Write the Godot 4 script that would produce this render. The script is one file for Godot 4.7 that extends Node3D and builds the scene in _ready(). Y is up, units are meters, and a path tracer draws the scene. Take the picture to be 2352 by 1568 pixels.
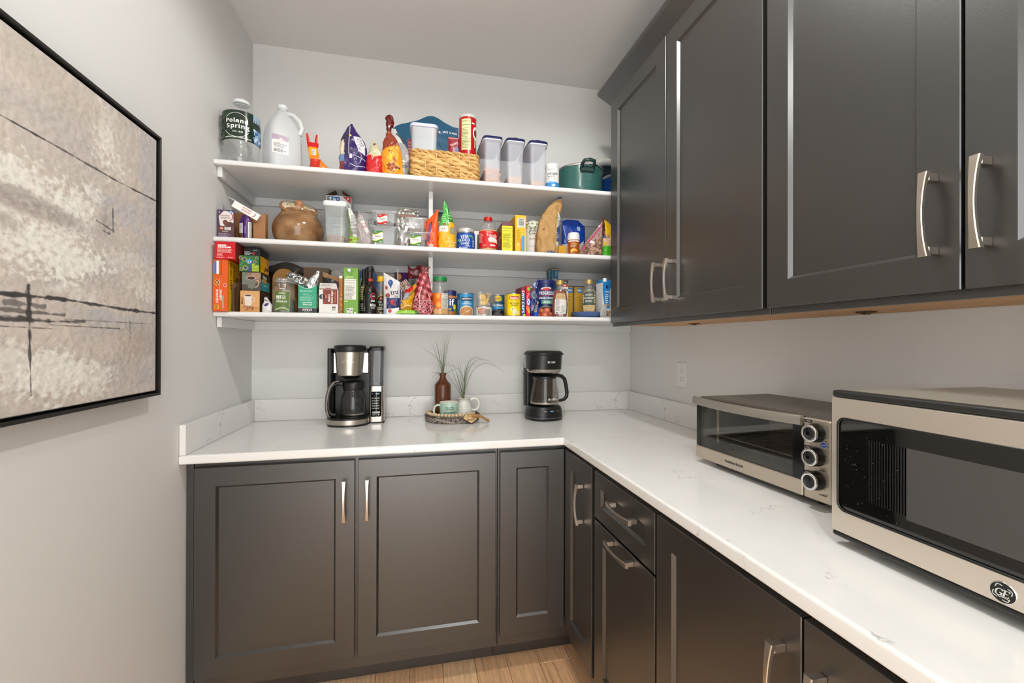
extends Node3D
# A pantry corner: open shelves of groceries over an L-shaped dark kitchen run. Metres, y up, back wall z = 0, left wall x = 0.

const ROOM_W := 1.9326
const ROOM_H := 2.688
const ROOM_D := 3.3
const TOP := 0.914          # worktop height
const SHELF_D := 0.407
const LAMP_1 := 3.0
const LAMP_2 := 2.6
const DAYLIGHT := 9.9
const EXPOSURE := 0.5
const LAMP_COLOR := Color(1.0, 1.0, 0.99)
const S1 := 1.4005
const S2 := 1.6853
const S3 := 1.9799

var mats := {}
var sans: SystemFont
var sans_bold: SystemFont
var serif_bold: SystemFont
var rng := RandomNumberGenerator.new()

func _ready() -> void:
	rng.seed = 11
	# ---- camera
	var cam := Camera3D.new(); cam.name = "camera"
	cam.fov = rad_to_deg(2.0 * atan(784.0 / 1003.14)); cam.near = 0.02; cam.far = 50.0
	add_child(cam)
	cam.position = Vector3(0.7483, 1.2849, 2.2657)
	cam.rotation = Vector3(0.0021, -0.2182, 0.0023)
	cam.current = true
	# ---- air and exposure
	var we := WorldEnvironment.new(); we.name = "environment"
	var env := Environment.new()
	env.background_mode = Environment.BG_COLOR
	env.background_color = Color(1.0, 1.0, 1.0)
	env.background_energy_multiplier = DAYLIGHT
	env.tonemap_mode = Environment.TONE_MAPPER_LINEAR
	env.tonemap_exposure = EXPOSURE
	env.sdfgi_enabled = true; env.ssao_enabled = true; env.ssil_enabled = true
	we.environment = env; add_child(we)
	# ---- lamps
	ceiling_lamp(Vector3(1.12, ROOM_H, 1.335), "round white ceiling downlight nearer the shelves, above the worktop corner", LAMP_1)
	ceiling_lamp(Vector3(0.80, ROOM_H, 2.62), "round white ceiling downlight farther from the shelves, behind the viewer", LAMP_2)
	sans = SystemFont.new(); sans.font_names = PackedStringArray(["Droid Sans"])
	sans_bold = SystemFont.new(); sans_bold.font_names = PackedStringArray(["Droid Sans"]); sans_bold.font_weight = 700
	serif_bold = SystemFont.new(); serif_bold.font_names = PackedStringArray(["Droid Serif"]); serif_bold.font_weight = 700
	build_room()
	build_cabinets()
	build_worktop()
	build_shelves()
	build_painting()
	build_counter_things()
	build_top_shelf()
	build_middle_shelf()
	build_lower_shelf()

func ceiling_lamp(at: Vector3, label: String, power: float) -> void:
	var t = thing("ceiling_light", label, "lamp", at - Vector3(0, 0.03, 0), 0, "ceiling downlights")
	var l := Loft.new([[0.0, 0.085, 0.085], [0.004, 0.095, 0.095], [0.03, 0.1, 0.1]], 40)
	part("trim_ring", l.geo(), mat("lamp_trim", Color(0.9, 0.9, 0.88), 0.4), t)
	var d := Loft.new([[-0.004, 0.066, 0.066], [-0.002, 0.075, 0.075]], 40)
	var m = mat("lamp_face", Color(1, 1, 1), 0.5)
	m.emission_enabled = true; m.emission = Color(1.0, 0.95, 0.88); m.emission_energy_multiplier = 6.0
	part("lamp_face", d.geo(), m, t)
	var o := SpotLight3D.new(); o.name = "lamp_light"
	o.light_color = LAMP_COLOR; o.light_energy = power; o.light_size = 0.055
	o.spot_range = 12.0; o.spot_attenuation = 2.0; o.spot_angle = 88.0; o.spot_angle_attenuation = 0.25; o.shadow_enabled = true
	t.add_child(o, true); o.position = Vector3(0, -0.012, 0); o.rotation.x = -PI / 2

# ------------------------------------------------------------------ helpers: materials, nodes
func mat(key: String, col: Color, rough := 0.5, metal := 0.0, alpha := 1.0) -> StandardMaterial3D:
	if mats.has(key): return mats[key]
	var m := StandardMaterial3D.new(); m.resource_name = key
	m.albedo_color = Color(col.r, col.g, col.b, alpha); m.roughness = rough; m.metallic = metal
	if alpha < 1.0: m.transparency = BaseMaterial3D.TRANSPARENCY_ALPHA
	mats[key] = m
	return m

func vcol(key: String, rough := 0.5, metal := 0.0, alpha := 1.0) -> StandardMaterial3D:
	var fresh = not mats.has(key)
	var m = mat(key, Color(1, 1, 1), rough, metal, alpha)
	if fresh: m.vertex_color_use_as_albedo = true
	return m

func noise_tex(freq: float, w := 512, h := 512, normal := false, bump := 4.0) -> NoiseTexture2D:
	var n := FastNoiseLite.new(); n.seed = 5; n.frequency = freq; n.fractal_octaves = 4
	var t := NoiseTexture2D.new(); t.width = w; t.height = h; t.seamless = true; t.noise = n
	if normal: t.as_normal_map = true; t.bump_strength = bump
	return t

var used := {}
func numbered(called: String) -> String:
	var k = used.get(called, -1) + 1
	used[called] = k
	return called if k == 0 else "%s_%03d" % [called, k]

func thing(called: String, label: String, category: String, at := Vector3.ZERO, turn := 0.0, group := "") -> Node3D:
	var o := Node3D.new(); o.name = numbered(called); add_child(o)
	o.position = at; o.rotation.y = turn
	o.set_meta("label", label); o.set_meta("category", category)
	if group: o.set_meta("group", group)
	return o

func part(called: String, g, m: Material, parent: Node3D, label := "") -> MeshInstance3D:
	var o := MeshInstance3D.new(); o.name = called
	o.mesh = g.mesh() if g is Geo else g
	o.material_override = m
	parent.add_child(o, true)
	if label: o.set_meta("label", label)
	return o

func struct(called: String, g: Geo, m: Material) -> MeshInstance3D:
	var o = part(called, g, m, self)
	o.set_meta("kind", "structure")
	return o

# ------------------------------------------------------------------ helpers: geometry
class Geo:
	var v := PackedVector3Array()
	var n := PackedVector3Array()
	var c := PackedColorArray()
	var uv := PackedVector2Array()
	var ix := PackedInt32Array()
	var t := Transform3D()
	func add(p: Vector3, nn: Vector3, col: Color, q := Vector2.ZERO) -> int:
		v.append(t * p); n.append((t.basis * nn).normalized()); c.append(col.srgb_to_linear()); uv.append(q)
		return v.size() - 1
	func face(pts: Array, col := Color.WHITE, inside = null) -> void:   # flat polygon, fan; turned away from «inside» when given
		var a: Vector3 = pts[0]
		var nn := Vector3.ZERO
		for i in range(1, pts.size() - 1): nn += (pts[i] - a).cross(pts[i + 1] - a)
		if nn.length() < 1e-14: return
		nn = nn.normalized()
		var q = pts
		if inside != null:
			var mid := Vector3.ZERO
			for p in pts: mid += p
			if (mid / pts.size() - inside).dot(nn) < 0: q = pts.duplicate(); q.reverse(); nn = -nn
		var s := v.size()
		for p in q: add(p, nn, col)
		for i in range(1, q.size() - 1): ix.append_array([s, s + i + 1, s + i])
	func box(at: Vector3, size: Vector3, b := 0.0, col := Color.WHITE) -> Geo:
		var h := size * 0.5
		b = minf(b, minf(h.x, minf(h.y, h.z)) * 0.98)
		var P = func(x, y, z, ax):
			var e = Vector3(b, b, b); e[ax] = 0.0
			return at + Vector3(x * (h.x - e.x), y * (h.y - e.y), z * (h.z - e.z))
		for ax in 3:
			var a1 = (ax + 1) % 3
			var a2 = (ax + 2) % 3
			for s in [-1, 1]:
				var q = []
				for k in [[-1, -1], [1, -1], [1, 1], [-1, 1]]:
					var g = Vector3(); g[ax] = s; g[a1] = k[0]; g[a2] = k[1]
					q.append(P.call(g.x, g.y, g.z, ax))
				face(q, col, at)
		if b <= 0.0: return self
		for ax in 3:   # the twelve edges, along ax
			var a1 = (ax + 1) % 3
			var a2 = (ax + 2) % 3
			for k in [[-1, -1], [1, -1], [1, 1], [-1, 1]]:
				var q = []
				for s in [[-1, a1], [1, a1], [1, a2], [-1, a2]]:
					var g = Vector3(); g[ax] = s[0]; g[a1] = k[0]; g[a2] = k[1]
					q.append(P.call(g.x, g.y, g.z, s[1]))
				face(q, col, at)
		for x in [-1, 1]:
			for y in [-1, 1]:
				for z in [-1, 1]: face([P.call(x, y, z, 0), P.call(x, y, z, 1), P.call(x, y, z, 2)], col, at)
		return self
	func span(a: Vector3, b: Vector3, bev := 0.0, col := Color.WHITE) -> Geo:
		return box((a + b) * 0.5, (b - a).abs(), bev, col)
	func grid(rows: Array, closed := false, cols = null, flip := false) -> Geo:   # seen from outside, columns run right and rows run up
		var R := rows.size()
		var M: int = rows[0].size()
		var s := v.size()
		var acc := PackedVector3Array(); acc.resize(R * M)
		var tr := PackedInt32Array()
		var W := M if closed else M - 1
		for i in R - 1:
			for j in W:
				var a := i * M + j
				var b := i * M + (j + 1) % M
				var d := a + M
				var e := b + M
				for q in [[a, b, e], [a, e, d]]:
					var pa: Vector3 = rows[q[0] / M][q[0] % M]
					var pb: Vector3 = rows[q[1] / M][q[1] % M]
					var pc: Vector3 = rows[q[2] / M][q[2] % M]
					var nn := (pb - pa).cross(pc - pa)
					if nn.length_squared() < 1e-24: continue
					if flip: nn = -nn
					acc[q[0]] += nn; acc[q[1]] += nn; acc[q[2]] += nn
					if flip: tr.append_array([q[0] + s, q[1] + s, q[2] + s])
					else: tr.append_array([q[0] + s, q[2] + s, q[1] + s])
		for i in R:
			for j in M:
				var col: Color = Color.WHITE
				if cols is Color: col = cols
				elif cols is Array: col = cols[i][j]
				add(rows[i][j], acc[i * M + j] if acc[i * M + j].length_squared() > 0 else Vector3.UP, col, Vector2(float(j) / maxi(1, W), float(i) / maxi(1, R - 1)))
		ix.append_array(tr)
		return self
	func tube(path: Array, r, seg := 8, col := Color.WHITE, closed := false, flat := 1.0) -> Geo:   # r: a number or one per point
		var rows := []
		var N := path.size()
		var up := Vector3.ZERO
		for i in N:
			var d: Vector3 = (path[(i + 1) % N if closed else mini(i + 1, N - 1)] - path[(i - 1 + N) % N if closed else maxi(i - 1, 0)]).normalized()
			if up == Vector3.ZERO: up = d.cross(Vector3(0.31, 0.52, 0.79)).normalized()
			up = (up - d * up.dot(d)).normalized()
			var side := d.cross(up)
			var rr: float = r[i] if r is Array else r
			var ring := PackedVector3Array()
			for k in seg:
				var a := TAU * k / seg
				ring.append(path[i] + up * cos(a) * rr + side * sin(a) * rr * flat)
			rows.append(ring)
		if closed: rows.append(rows[0])
		grid(rows, true, col)
		if not closed:
			var q = []
			for p in rows[0]: q.append(p)
			face(q, col, path[1])
			q = []
			for p in rows[N - 1]: q.append(p)
			face(q, col, path[N - 2])
		return self
	func prism(poly: PackedVector2Array, y0: float, y1: float, bev := 0.0, col := Color.WHITE, steps := 3, both := false) -> Geo:   # outline in x, z; extruded along y
		var P := poly.duplicate()
		var area := 0.0
		for i in P.size(): area += P[i].cross(P[(i + 1) % P.size()])
		if area > 0.0: P.reverse()     # counter-clockwise seen from above, where z points down the page
		var prof := []   # [inset, y]
		if both and bev > 0.0:
			for k in steps + 1: prof.append([bev * (1.0 - sin(PI * 0.5 * k / steps)), y0 + bev * (1.0 - cos(PI * 0.5 * k / steps))])
		else: prof.append([0.0, y0])
		if bev > 0.0:
			for k in steps + 1: prof.append([bev * (1.0 - cos(PI * 0.5 * k / steps)), y1 - bev * (1.0 - sin(PI * 0.5 * k / steps))])
		else: prof.append([0.0, y1])
		var rings := []
		var m := P.size()
		for q in prof:
			var o := PackedVector2Array()
			for i in m:
				var e1 := (P[i] - P[(i - 1 + m) % m]).normalized()
				var e2 := (P[(i + 1) % m] - P[i]).normalized()
				var n1 := Vector2(e1.y, -e1.x)
				var n2 := Vector2(e2.y, -e2.x)
				o.append(P[i] + (n1 + n2) / maxf(0.25, 1.0 + n1.dot(n2)) * q[0])
			rings.append(o)
		for i in m:
			var j := (i + 1) % m
			var rows := []
			for k in prof.size():
				rows.append(PackedVector3Array([Vector3(rings[k][i].x, prof[k][1], rings[k][i].y), Vector3(rings[k][j].x, prof[k][1], rings[k][j].y)]))
			grid(rows, false, col)
		for e in [[0, y0, -1.0], [prof.size() - 1, y1, 1.0]]:
			var ring: PackedVector2Array = rings[e[0]]
			var tr := Geometry2D.triangulate_polygon(ring)
			var s := v.size()
			for p in ring: add(Vector3(p.x, e[1], p.y), Vector3(0, e[2], 0), col)
			for k in range(0, tr.size(), 3):
				var a := ring[tr[k]]
				var up := (ring[tr[k + 1]] - a).cross(ring[tr[k + 2]] - a) < 0.0   # counter-clockwise seen from above
				if up == (e[2] > 0.0): ix.append_array([s + tr[k], s + tr[k + 2], s + tr[k + 1]])
				else: ix.append_array([s + tr[k], s + tr[k + 1], s + tr[k + 2]])
		return self
	func ball(at: Vector3, r: Vector3, seg := 12, rings := 8, col := Color.WHITE) -> Geo:
		var rows := []
		for i in rings + 1:
			var a := -PI / 2 + PI * i / rings
			var row := PackedVector3Array()
			for j in seg: row.append(at + Vector3(r.x * cos(a) * sin(TAU * j / seg), r.y * sin(a), r.z * cos(a) * cos(TAU * j / seg)))
			rows.append(row)
		return grid(rows, true, col)
	func mesh() -> ArrayMesh:
		var m := ArrayMesh.new()
		var a := []; a.resize(Mesh.ARRAY_MAX)
		a[Mesh.ARRAY_VERTEX] = v; a[Mesh.ARRAY_NORMAL] = n; a[Mesh.ARRAY_COLOR] = c; a[Mesh.ARRAY_TEX_UV] = uv; a[Mesh.ARRAY_INDEX] = ix
		if v.size() > 0: m.add_surface_from_arrays(Mesh.PRIMITIVE_TRIANGLES, a)
		return m

# A body of stacked cross-sections [y, half width, half depth, squareness, x offset, z offset]: bottles, tubs, bags, pots.
class Loft:
	var s: Array
	var seg: int
	var amp := 0.0
	var noise: FastNoiseLite
	var caps := true
	var smooth := 0        # rows put between given sections, on a curve
	func _init(sections: Array, segments := 32) -> void:
		s = []
		for q in sections:
			s.append([q[0], q[1], q[2] if q.size() > 2 else q[1], q[3] if q.size() > 3 else 2.0, q[4] if q.size() > 4 else 0.0, q[5] if q.size() > 5 else 0.0])
		seg = segments
	func crumple(a: float, freq: float, sd := 1) -> Loft:
		amp = a; noise = FastNoiseLite.new(); noise.seed = sd; noise.frequency = freq
		noise.noise_type = FastNoiseLite.TYPE_CELLULAR; noise.cellular_return_type = FastNoiseLite.RETURN_DISTANCE2_SUB; noise.fractal_type = FastNoiseLite.FRACTAL_FBM; noise.fractal_octaves = 2
		return self
	func sec(y: float) -> Array:
		if y <= s[0][0]: return s[0]
		for i in s.size() - 1:
			if y <= s[i + 1][0]:
				var k: float = (y - s[i][0]) / maxf(1e-9, s[i + 1][0] - s[i][0])
				if smooth:
					var o := []
					var p = s[maxi(i - 1, 0)]
					var nx = s[mini(i + 2, s.size() - 1)]
					for j in 6: o.append(cubic_interpolate(s[i][j], s[i + 1][j], p[j], nx[j], k))
					o[0] = y; o[1] = maxf(o[1], 0.0004); o[2] = maxf(o[2], 0.0004)
					return o
				var o2 := []
				for j in 6: o2.append(lerpf(s[i][j], s[i + 1][j], k))
				return o2
		return s[-1]
	func bent(p: Vector3, q: Array, h: float) -> Vector3:
		var dir := Vector3((p.x - q[4]) / maxf(q[1] * q[1], 1e-6), 0, (p.z - q[5]) / maxf(q[2] * q[2], 1e-6)).normalized()
		if amp > 0.0: h -= amp * (noise.get_noise_3d(p.x + p.y * 0.3, p.y * 0.6, p.z) + 0.6)
		return p + dir * h
	func ring_point(q: Array, a: float) -> Vector3:
		var e: float = 2.0 / q[3]
		var x := sin(a)
		var z := cos(a)
		return Vector3(q[4] + q[1] * signf(x) * pow(absf(x), e), q[0], q[5] + q[2] * signf(z) * pow(absf(z), e))
	func front(x: float, y: float, h: float) -> Vector3:
		var q := sec(y)
		var u := clampf((x - q[4]) / maxf(q[1], 1e-5), -1, 1)
		var z: float = q[5] + q[2] * pow(maxf(0.0, 1.0 - pow(absf(u), q[3])), 1.0 / q[3])
		return bent(Vector3(q[4] + u * q[1], y, z), q, h)
	func wrap(x: float, y: float, h: float) -> Vector3:      # x is measured round the body from its front
		var q := sec(y)
		return bent(ring_point(q, x / maxf(q[1], 1e-5)), q, h)
	func sections() -> Array:
		if not smooth: return s
		var o := []
		for i in s.size() - 1:
			for k in smooth + 1: o.append(sec(lerpf(s[i][0], s[i + 1][0], float(k) / (smooth + 1))) if s[i + 1][0] > s[i][0] else s[i])
		o.append(s[-1])
		return o
	func geo(col = Color.WHITE, into: Geo = null) -> Geo:      # col: a colour, or a function of (point, angle)
		var g := into if into else Geo.new()
		var rows := []
		var cols := []
		for q in sections():
			var row := PackedVector3Array()
			var cr := []
			for j in seg:
				var a := TAU * (j + 0.5) / seg - PI
				var p := ring_point(q, a)
				cr.append(col.call(p, a) if col is Callable else col)
				row.append(bent(p, q, 0.0))
			rows.append(row); cols.append(cr)
		g.grid(rows, true, cols)
		if caps:
			for e in [[0, -1.0], [rows.size() - 1, 1.0]]:
				var mid := Vector3.ZERO
				for p in rows[e[0]]: mid += p / seg
				var st := g.v.size()
				g.add(mid, Vector3(0, e[1], 0), cols[e[0]][0])
				for j in seg: g.add(rows[e[0]][j], Vector3(0, e[1], 0), cols[e[0]][j])
				for j in seg:
					if e[1] > 0: g.ix.append_array([st, st + 1 + (j + 1) % seg, st + 1 + j])
					else: g.ix.append_array([st, st + 1 + j, st + 1 + (j + 1) % seg])
		return g

# Flat print laid on a surface: f(x, y, lift) gives the point; every later mark lies a hair above the earlier ones.
class Ink:
	var g := Geo.new()
	var f: Callable
	var step := 0.05
	var lay := 0.0
	var lift := 0.0003
	var host
	func _init(owner_node, surface: Callable, fine := 0.05) -> void:
		host = owner_node; f = surface; step = fine
	func to(surface: Callable) -> Ink:
		f = surface
		return self
	func tri(a: Vector2, b: Vector2, c: Vector2, col: Color, depth := 0) -> void:
		var l := [a.distance_to(b), b.distance_to(c), c.distance_to(a)]
		var m: float = l.max()
		if m > step and depth < 9:
			if l[0] == m: tri(a, (a + b) / 2, c, col, depth + 1); tri((a + b) / 2, b, c, col, depth + 1)
			elif l[1] == m: tri(a, b, (b + c) / 2, col, depth + 1); tri(a, (b + c) / 2, c, col, depth + 1)
			else: tri(a, b, (c + a) / 2, col, depth + 1); tri((c + a) / 2, b, c, col, depth + 1)
			return
		var s := g.v.size()
		var up := lift + lay * 0.00006
		for p in [a, b, c]:
			var q: Vector3 = f.call(p.x, p.y, up)
			g.add(q, f.call(p.x, p.y, up + 0.001) - q, col)
		if (b - a).cross(c - a) > 0: g.ix.append_array([s, s + 2, s + 1])
		else: g.ix.append_array([s, s + 1, s + 2])
	func rect(x0: float, y0: float, x1: float, y1: float, col: Color) -> Ink:
		lay += 1
		tri(Vector2(x0, y0), Vector2(x1, y0), Vector2(x1, y1), col); tri(Vector2(x0, y0), Vector2(x1, y1), Vector2(x0, y1), col)
		return self
	func poly(pts: PackedVector2Array, col: Color) -> Ink:
		lay += 1
		var t := Geometry2D.triangulate_polygon(pts)
		for k in range(0, t.size(), 3): tri(pts[t[k]], pts[t[k + 1]], pts[t[k + 2]], col)
		return self
	func ell(x: float, y: float, rx: float, ry: float, col: Color, turn := 0.0, n := 18) -> Ink:
		lay += 1
		var c := Vector2(x, y)
		for i in n:
			tri(c, c + Vector2(rx * cos(TAU * i / n), ry * sin(TAU * i / n)).rotated(turn), c + Vector2(rx * cos(TAU * (i + 1) / n), ry * sin(TAU * (i + 1) / n)).rotated(turn), col)
		return self
	func dots(x0: float, y0: float, x1: float, y1: float, count: int, r: float, cols: Array, long := 1.0) -> Ink:   # a picture of many small pieces
		for i in count:
			lay += 0.3 - 1.0
			var k: float = r * host.rng.randf_range(0.7, 1.2)
			ell(host.rng.randf_range(x0 + k, x1 - k), host.rng.randf_range(y0 + k, y1 - k), k * long, k, cols[host.rng.randi() % cols.size()], host.rng.randf() * PI, 8)
		lay += 1.0
		return self
	func line(pts: PackedVector2Array, w: float, col: Color) -> Ink:
		lay += 1
		for i in pts.size() - 1:
			var d := (pts[i + 1] - pts[i]).normalized().orthogonal() * w * 0.5
			tri(pts[i] - d, pts[i + 1] - d, pts[i + 1] + d, col); tri(pts[i] - d, pts[i + 1] + d, pts[i] + d, col)
		return self
	func rows(x0: float, y0: float, x1: float, y1: float, n: int, col: Color, fill := 0.45) -> Ink:   # small print too fine to read
		lay += 1
		for i in n:
			var h := (y1 - y0) / n
			var y := y1 - h * (i + 0.5)
			var x := x0
			var end: float = lerpf(x0, x1, host.rng.randf_range(0.65, 1.0))
			while x < end:
				var l: float = (x1 - x0) * host.rng.randf_range(0.08, 0.26)
				var e := minf(x + l, end)
				tri(Vector2(x, y - h * fill * 0.5), Vector2(e, y - h * fill * 0.5), Vector2(e, y + h * fill * 0.5), col)
				tri(Vector2(x, y - h * fill * 0.5), Vector2(e, y + h * fill * 0.5), Vector2(x, y + h * fill * 0.5), col)
				x = e + (x1 - x0) * 0.03
		return self
	func text(s: String, x: float, y: float, h: float, col: Color, o := {}) -> Ink:   # centred on x, y; h is the height of a capital
		lay += 1
		var face: Font = o.get("font", host.sans_bold)
		var key := s + str(face.get_instance_id())
		if not host.letters.has(key):
			var tm := TextMesh.new(); tm.font = face; tm.font_size = 32; tm.pixel_size = 0.01; tm.depth = 0.0; tm.curve_step = 2.0; tm.text = s
			tm.horizontal_alignment = HORIZONTAL_ALIGNMENT_CENTER
			host.letters[key] = tm.get_mesh_arrays()
		var a: Array = host.letters[key]
		if a.size() == 0 or a[0] == null: return self
		var V: PackedVector3Array = a[Mesh.ARRAY_VERTEX]
		var N: PackedVector3Array = a[Mesh.ARRAY_NORMAL]
		var I = a[Mesh.ARRAY_INDEX]
		if I == null or I.size() == 0: I = range(V.size())
		var lo := Vector2(1e9, 1e9)
		var hi := -lo
		for p in V: lo = lo.min(Vector2(p.x, p.y)); hi = hi.max(Vector2(p.x, p.y))
		var k: float = h / 0.2285     # capital height of the face at this size
		var kx: float = k * o.get("wide", 1.0)
		if o.has("fit"): kx = o.fit / (hi.x - lo.x)
		var mid := Vector2((lo.x + hi.x) / 2, (lo.y + hi.y) / 2)
		if o.has("base"): mid.y = lo.y
		var turn: float = o.get("turn", 0.0)
		var arc: float = o.get("arc", 0.0)
		var put = func(p: Vector3):
			var q := Vector2((p.x - mid.x) * kx + (p.y - mid.y) * k * o.get("slant", 0.0), (p.y - mid.y) * k)
			if arc != 0.0:
				var an := q.x / arc
				q = Vector2(sin(an) * (arc + q.y), cos(an) * (arc + q.y) - arc)
			return q.rotated(turn) + Vector2(x, y)
		for i in range(0, I.size(), 3):
			if N[I[i]].z < 0.5: continue
			tri(put.call(V[I[i]]), put.call(V[I[i + 1]]), put.call(V[I[i + 2]]), col, 4)
		return self

var letters := {}

# surfaces of an upright box w x h x d with its base at the origin
static func fr(d: float) -> Callable: return func(x, y, up): return Vector3(x, y, d * 0.5 + up)
static func rt(w: float) -> Callable: return func(x, y, up): return Vector3(w * 0.5 + up, y, -x)
static func lf(w: float) -> Callable: return func(x, y, up): return Vector3(-w * 0.5 - up, y, x)
static func tp(h: float) -> Callable: return func(x, y, up): return Vector3(x, h + up, -y)
static func cy(r: float) -> Callable: return func(x, y, up): return Vector3(sin(x / r) * (r + up), y, cos(x / r) * (r + up))

func ink_part(called: String, k: Ink, parent: Node3D, m: Material = null) -> MeshInstance3D:
	return part(called, k.g, m if m else vcol("print", 0.5), parent)

# ------------------------------------------------------------------ the room
func build_room() -> void:
	var wall = mat("wall_paint", Color(0.855, 0.852, 0.84), 0.75)
	var nt = noise_tex(0.05, 256, 256, true, 1.2)
	wall.normal_enabled = true; wall.normal_texture = nt; wall.normal_scale = 0.12; wall.uv1_triplanar = true; wall.uv1_world_triplanar = true; wall.uv1_scale = Vector3(3, 3, 3)
	var ceil = mat("ceiling_paint", Color(0.86, 0.855, 0.845), 0.9)
	struct("wall_left", Geo.new().span(Vector3(-0.1, -0.1, -0.1), Vector3(0, ROOM_H + 0.1, ROOM_D + 0.1)), wall)
	struct("wall_right", Geo.new().span(Vector3(ROOM_W, -0.1, -0.1), Vector3(ROOM_W + 0.1, ROOM_H + 0.1, ROOM_D + 0.1)), wall)
	struct("wall_back", Geo.new().span(Vector3(0, -0.1, -0.1), Vector3(ROOM_W, ROOM_H + 0.1, 0)), wall)
	# the wall behind the viewer has a wide cased opening to the bright room next door
	var fw := Geo.new()
	fw.span(Vector3(0, -0.1, ROOM_D), Vector3(0.12, ROOM_H + 0.1, ROOM_D + 0.1))
	fw.span(Vector3(1.42, -0.1, ROOM_D), Vector3(ROOM_W, ROOM_H + 0.1, ROOM_D + 0.1))
	fw.span(Vector3(0.12, 2.25, ROOM_D), Vector3(1.42, ROOM_H + 0.1, ROOM_D + 0.1))
	struct("wall_front", fw, wall)
	struct("ceiling", Geo.new().span(Vector3(0, ROOM_H, 0), Vector3(ROOM_W, ROOM_H + 0.1, ROOM_D)), ceil)
	# floor of separate boards running towards the back wall
	var floor_node = struct("floor", Geo.new().span(Vector3(0, -0.1, 0), Vector3(ROOM_W, -0.012, ROOM_D)), mat("subfloor", Color(0.3, 0.22, 0.16), 0.9))
	var woods := []
	for k in 5:
		var tone: Color = [Color(0.93, 0.76, 0.58), Color(0.96, 0.81, 0.64), Color(0.88, 0.69, 0.51), Color(0.95, 0.78, 0.60), Color(0.91, 0.72, 0.54)][k]
		var m = mat("oak_board_%d" % k, Color(1, 1, 1), 0.42)
		m.albedo_texture = wood_image(tone, 20 + k, 96, 512)
		woods.append(m)
	var bw := 0.127
	for i in 16:
		var x0 := -0.03 + i * bw
		var x1 := minf(x0 + bw - 0.0012, ROOM_W)
		x0 = maxf(x0, 0.0)
		if x1 - x0 < 0.01: continue
		var z: float = -[0.35, 0.9, 0.1, 0.62, 1.05, 0.3, 0.75][i % 7]
		while z < ROOM_D:
			var a := maxf(z, 0.0)
			var b := minf(z + 1.2 - 0.0012, ROOM_D)
			if b - a > 0.02:
				var g := Geo.new()
				g.box(Vector3.ZERO, Vector3(x1 - x0, 0.012, b - a), 0.0012)
				for j in g.v.size(): g.uv[j] = Vector2(g.v[j].x / bw + 0.5, (g.v[j].z + i * 0.37) / 1.2)
				var o = part("floorboard", g, woods[rng.randi() % 5], floor_node)
				o.position = Vector3((x0 + x1) / 2, -0.006, (a + b) / 2)
			z += 1.2
	var white = mat("trim_white", Color(0.9, 0.9, 0.885), 0.35)
	var bb := PackedVector2Array([Vector2(0, 0), Vector2(0.014, 0), Vector2(0.014, 0.085), Vector2(0.009, 0.1), Vector2(0, 0.105)])
	var g := Geo.new()
	for i in bb.size():
		var p := bb[i]
		var q := bb[(i + 1) % bb.size()]
		g.face([Vector3(p.x, p.y, 0.615), Vector3(q.x, q.y, 0.615), Vector3(q.x, q.y, ROOM_D), Vector3(p.x, p.y, ROOM_D)], Color.WHITE, Vector3(0.004, 0.05, 1.5))
	for z in [0.615, ROOM_D]:
		var f := []
		for p in bb: f.append(Vector3(p.x, p.y, z))
		g.face(f, Color.WHITE, Vector3(0, 0, 1.5))
	struct("baseboard_left", g, white)
	outlet(Vector3(ROOM_W, 1.083, 0.498), -PI / 2, "white duplex wall outlet on the side wall left of the toaster oven")
	outlet(Vector3(1.312, 1.089, 0.0), 0.0, "white wall outlet on the back wall half hidden behind the small black coffee maker")

func outlet(at: Vector3, turn: float, label: String) -> void:
	var t = thing("wall_outlet", label, "outlet", at, turn)
	var w = mat("outlet_white", Color(0.88, 0.88, 0.87), 0.35)
	part("cover_plate", Geo.new().box(Vector3(0, 0.057, 0.0025), Vector3(0.071, 0.114, 0.005), 0.002), w, t)
	for s in [-1, 1]:
		var l := Loft.new([[0, 0.0165, 0.014, 3.0], [0.0015, 0.0165, 0.014, 3.0]], 24)
		var g := Geo.new(); g.t = Transform3D(Basis(Vector3.RIGHT, PI / 2), Vector3(0, 0.057 + s * 0.02, 0.005))
		l.geo(Color.WHITE, g)
		var rcp = part("receptacle", g, w, t)
		var k := Ink.new(self, func(x, y, up): return Vector3(x, 0.057 + s * 0.02 + y, 0.0066 + up))
		k.rect(-0.0075, 0.0, -0.0055, 0.008, Color(0.12, 0.12, 0.12)).rect(0.0055, 0.0, 0.0075, 0.007, Color(0.12, 0.12, 0.12)).ell(0, -0.007, 0.0024, 0.0026, Color(0.12, 0.12, 0.12))
		ink_part("slots", k, rcp)

func wood_image(tone: Color, sd: int, w: int, h: int) -> ImageTexture:
	var n := FastNoiseLite.new(); n.seed = sd; n.frequency = 0.012; n.fractal_octaves = 3
	var im := Image.create(w, h, false, Image.FORMAT_RGB8)
	for y in h:
		for x in w:
			var a := n.get_noise_2d(x * 6.0, y * 0.4)
			var b := n.get_noise_2d(x * 1.6 + 300, y * 0.35)
			var ring := 0.5 + 0.5 * sin((b * 26.0 + x * 0.05))
			var v := 1.0 + 0.10 * a - 0.07 * pow(ring, 5.0)
			if a < -0.5: v -= 0.07
			im.set_pixel(x, y, Color(tone.r * v, tone.g * (v * 1.04 - 0.04), tone.b * (v * 1.1 - 0.1)))
	return ImageTexture.create_from_image(im)

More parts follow.
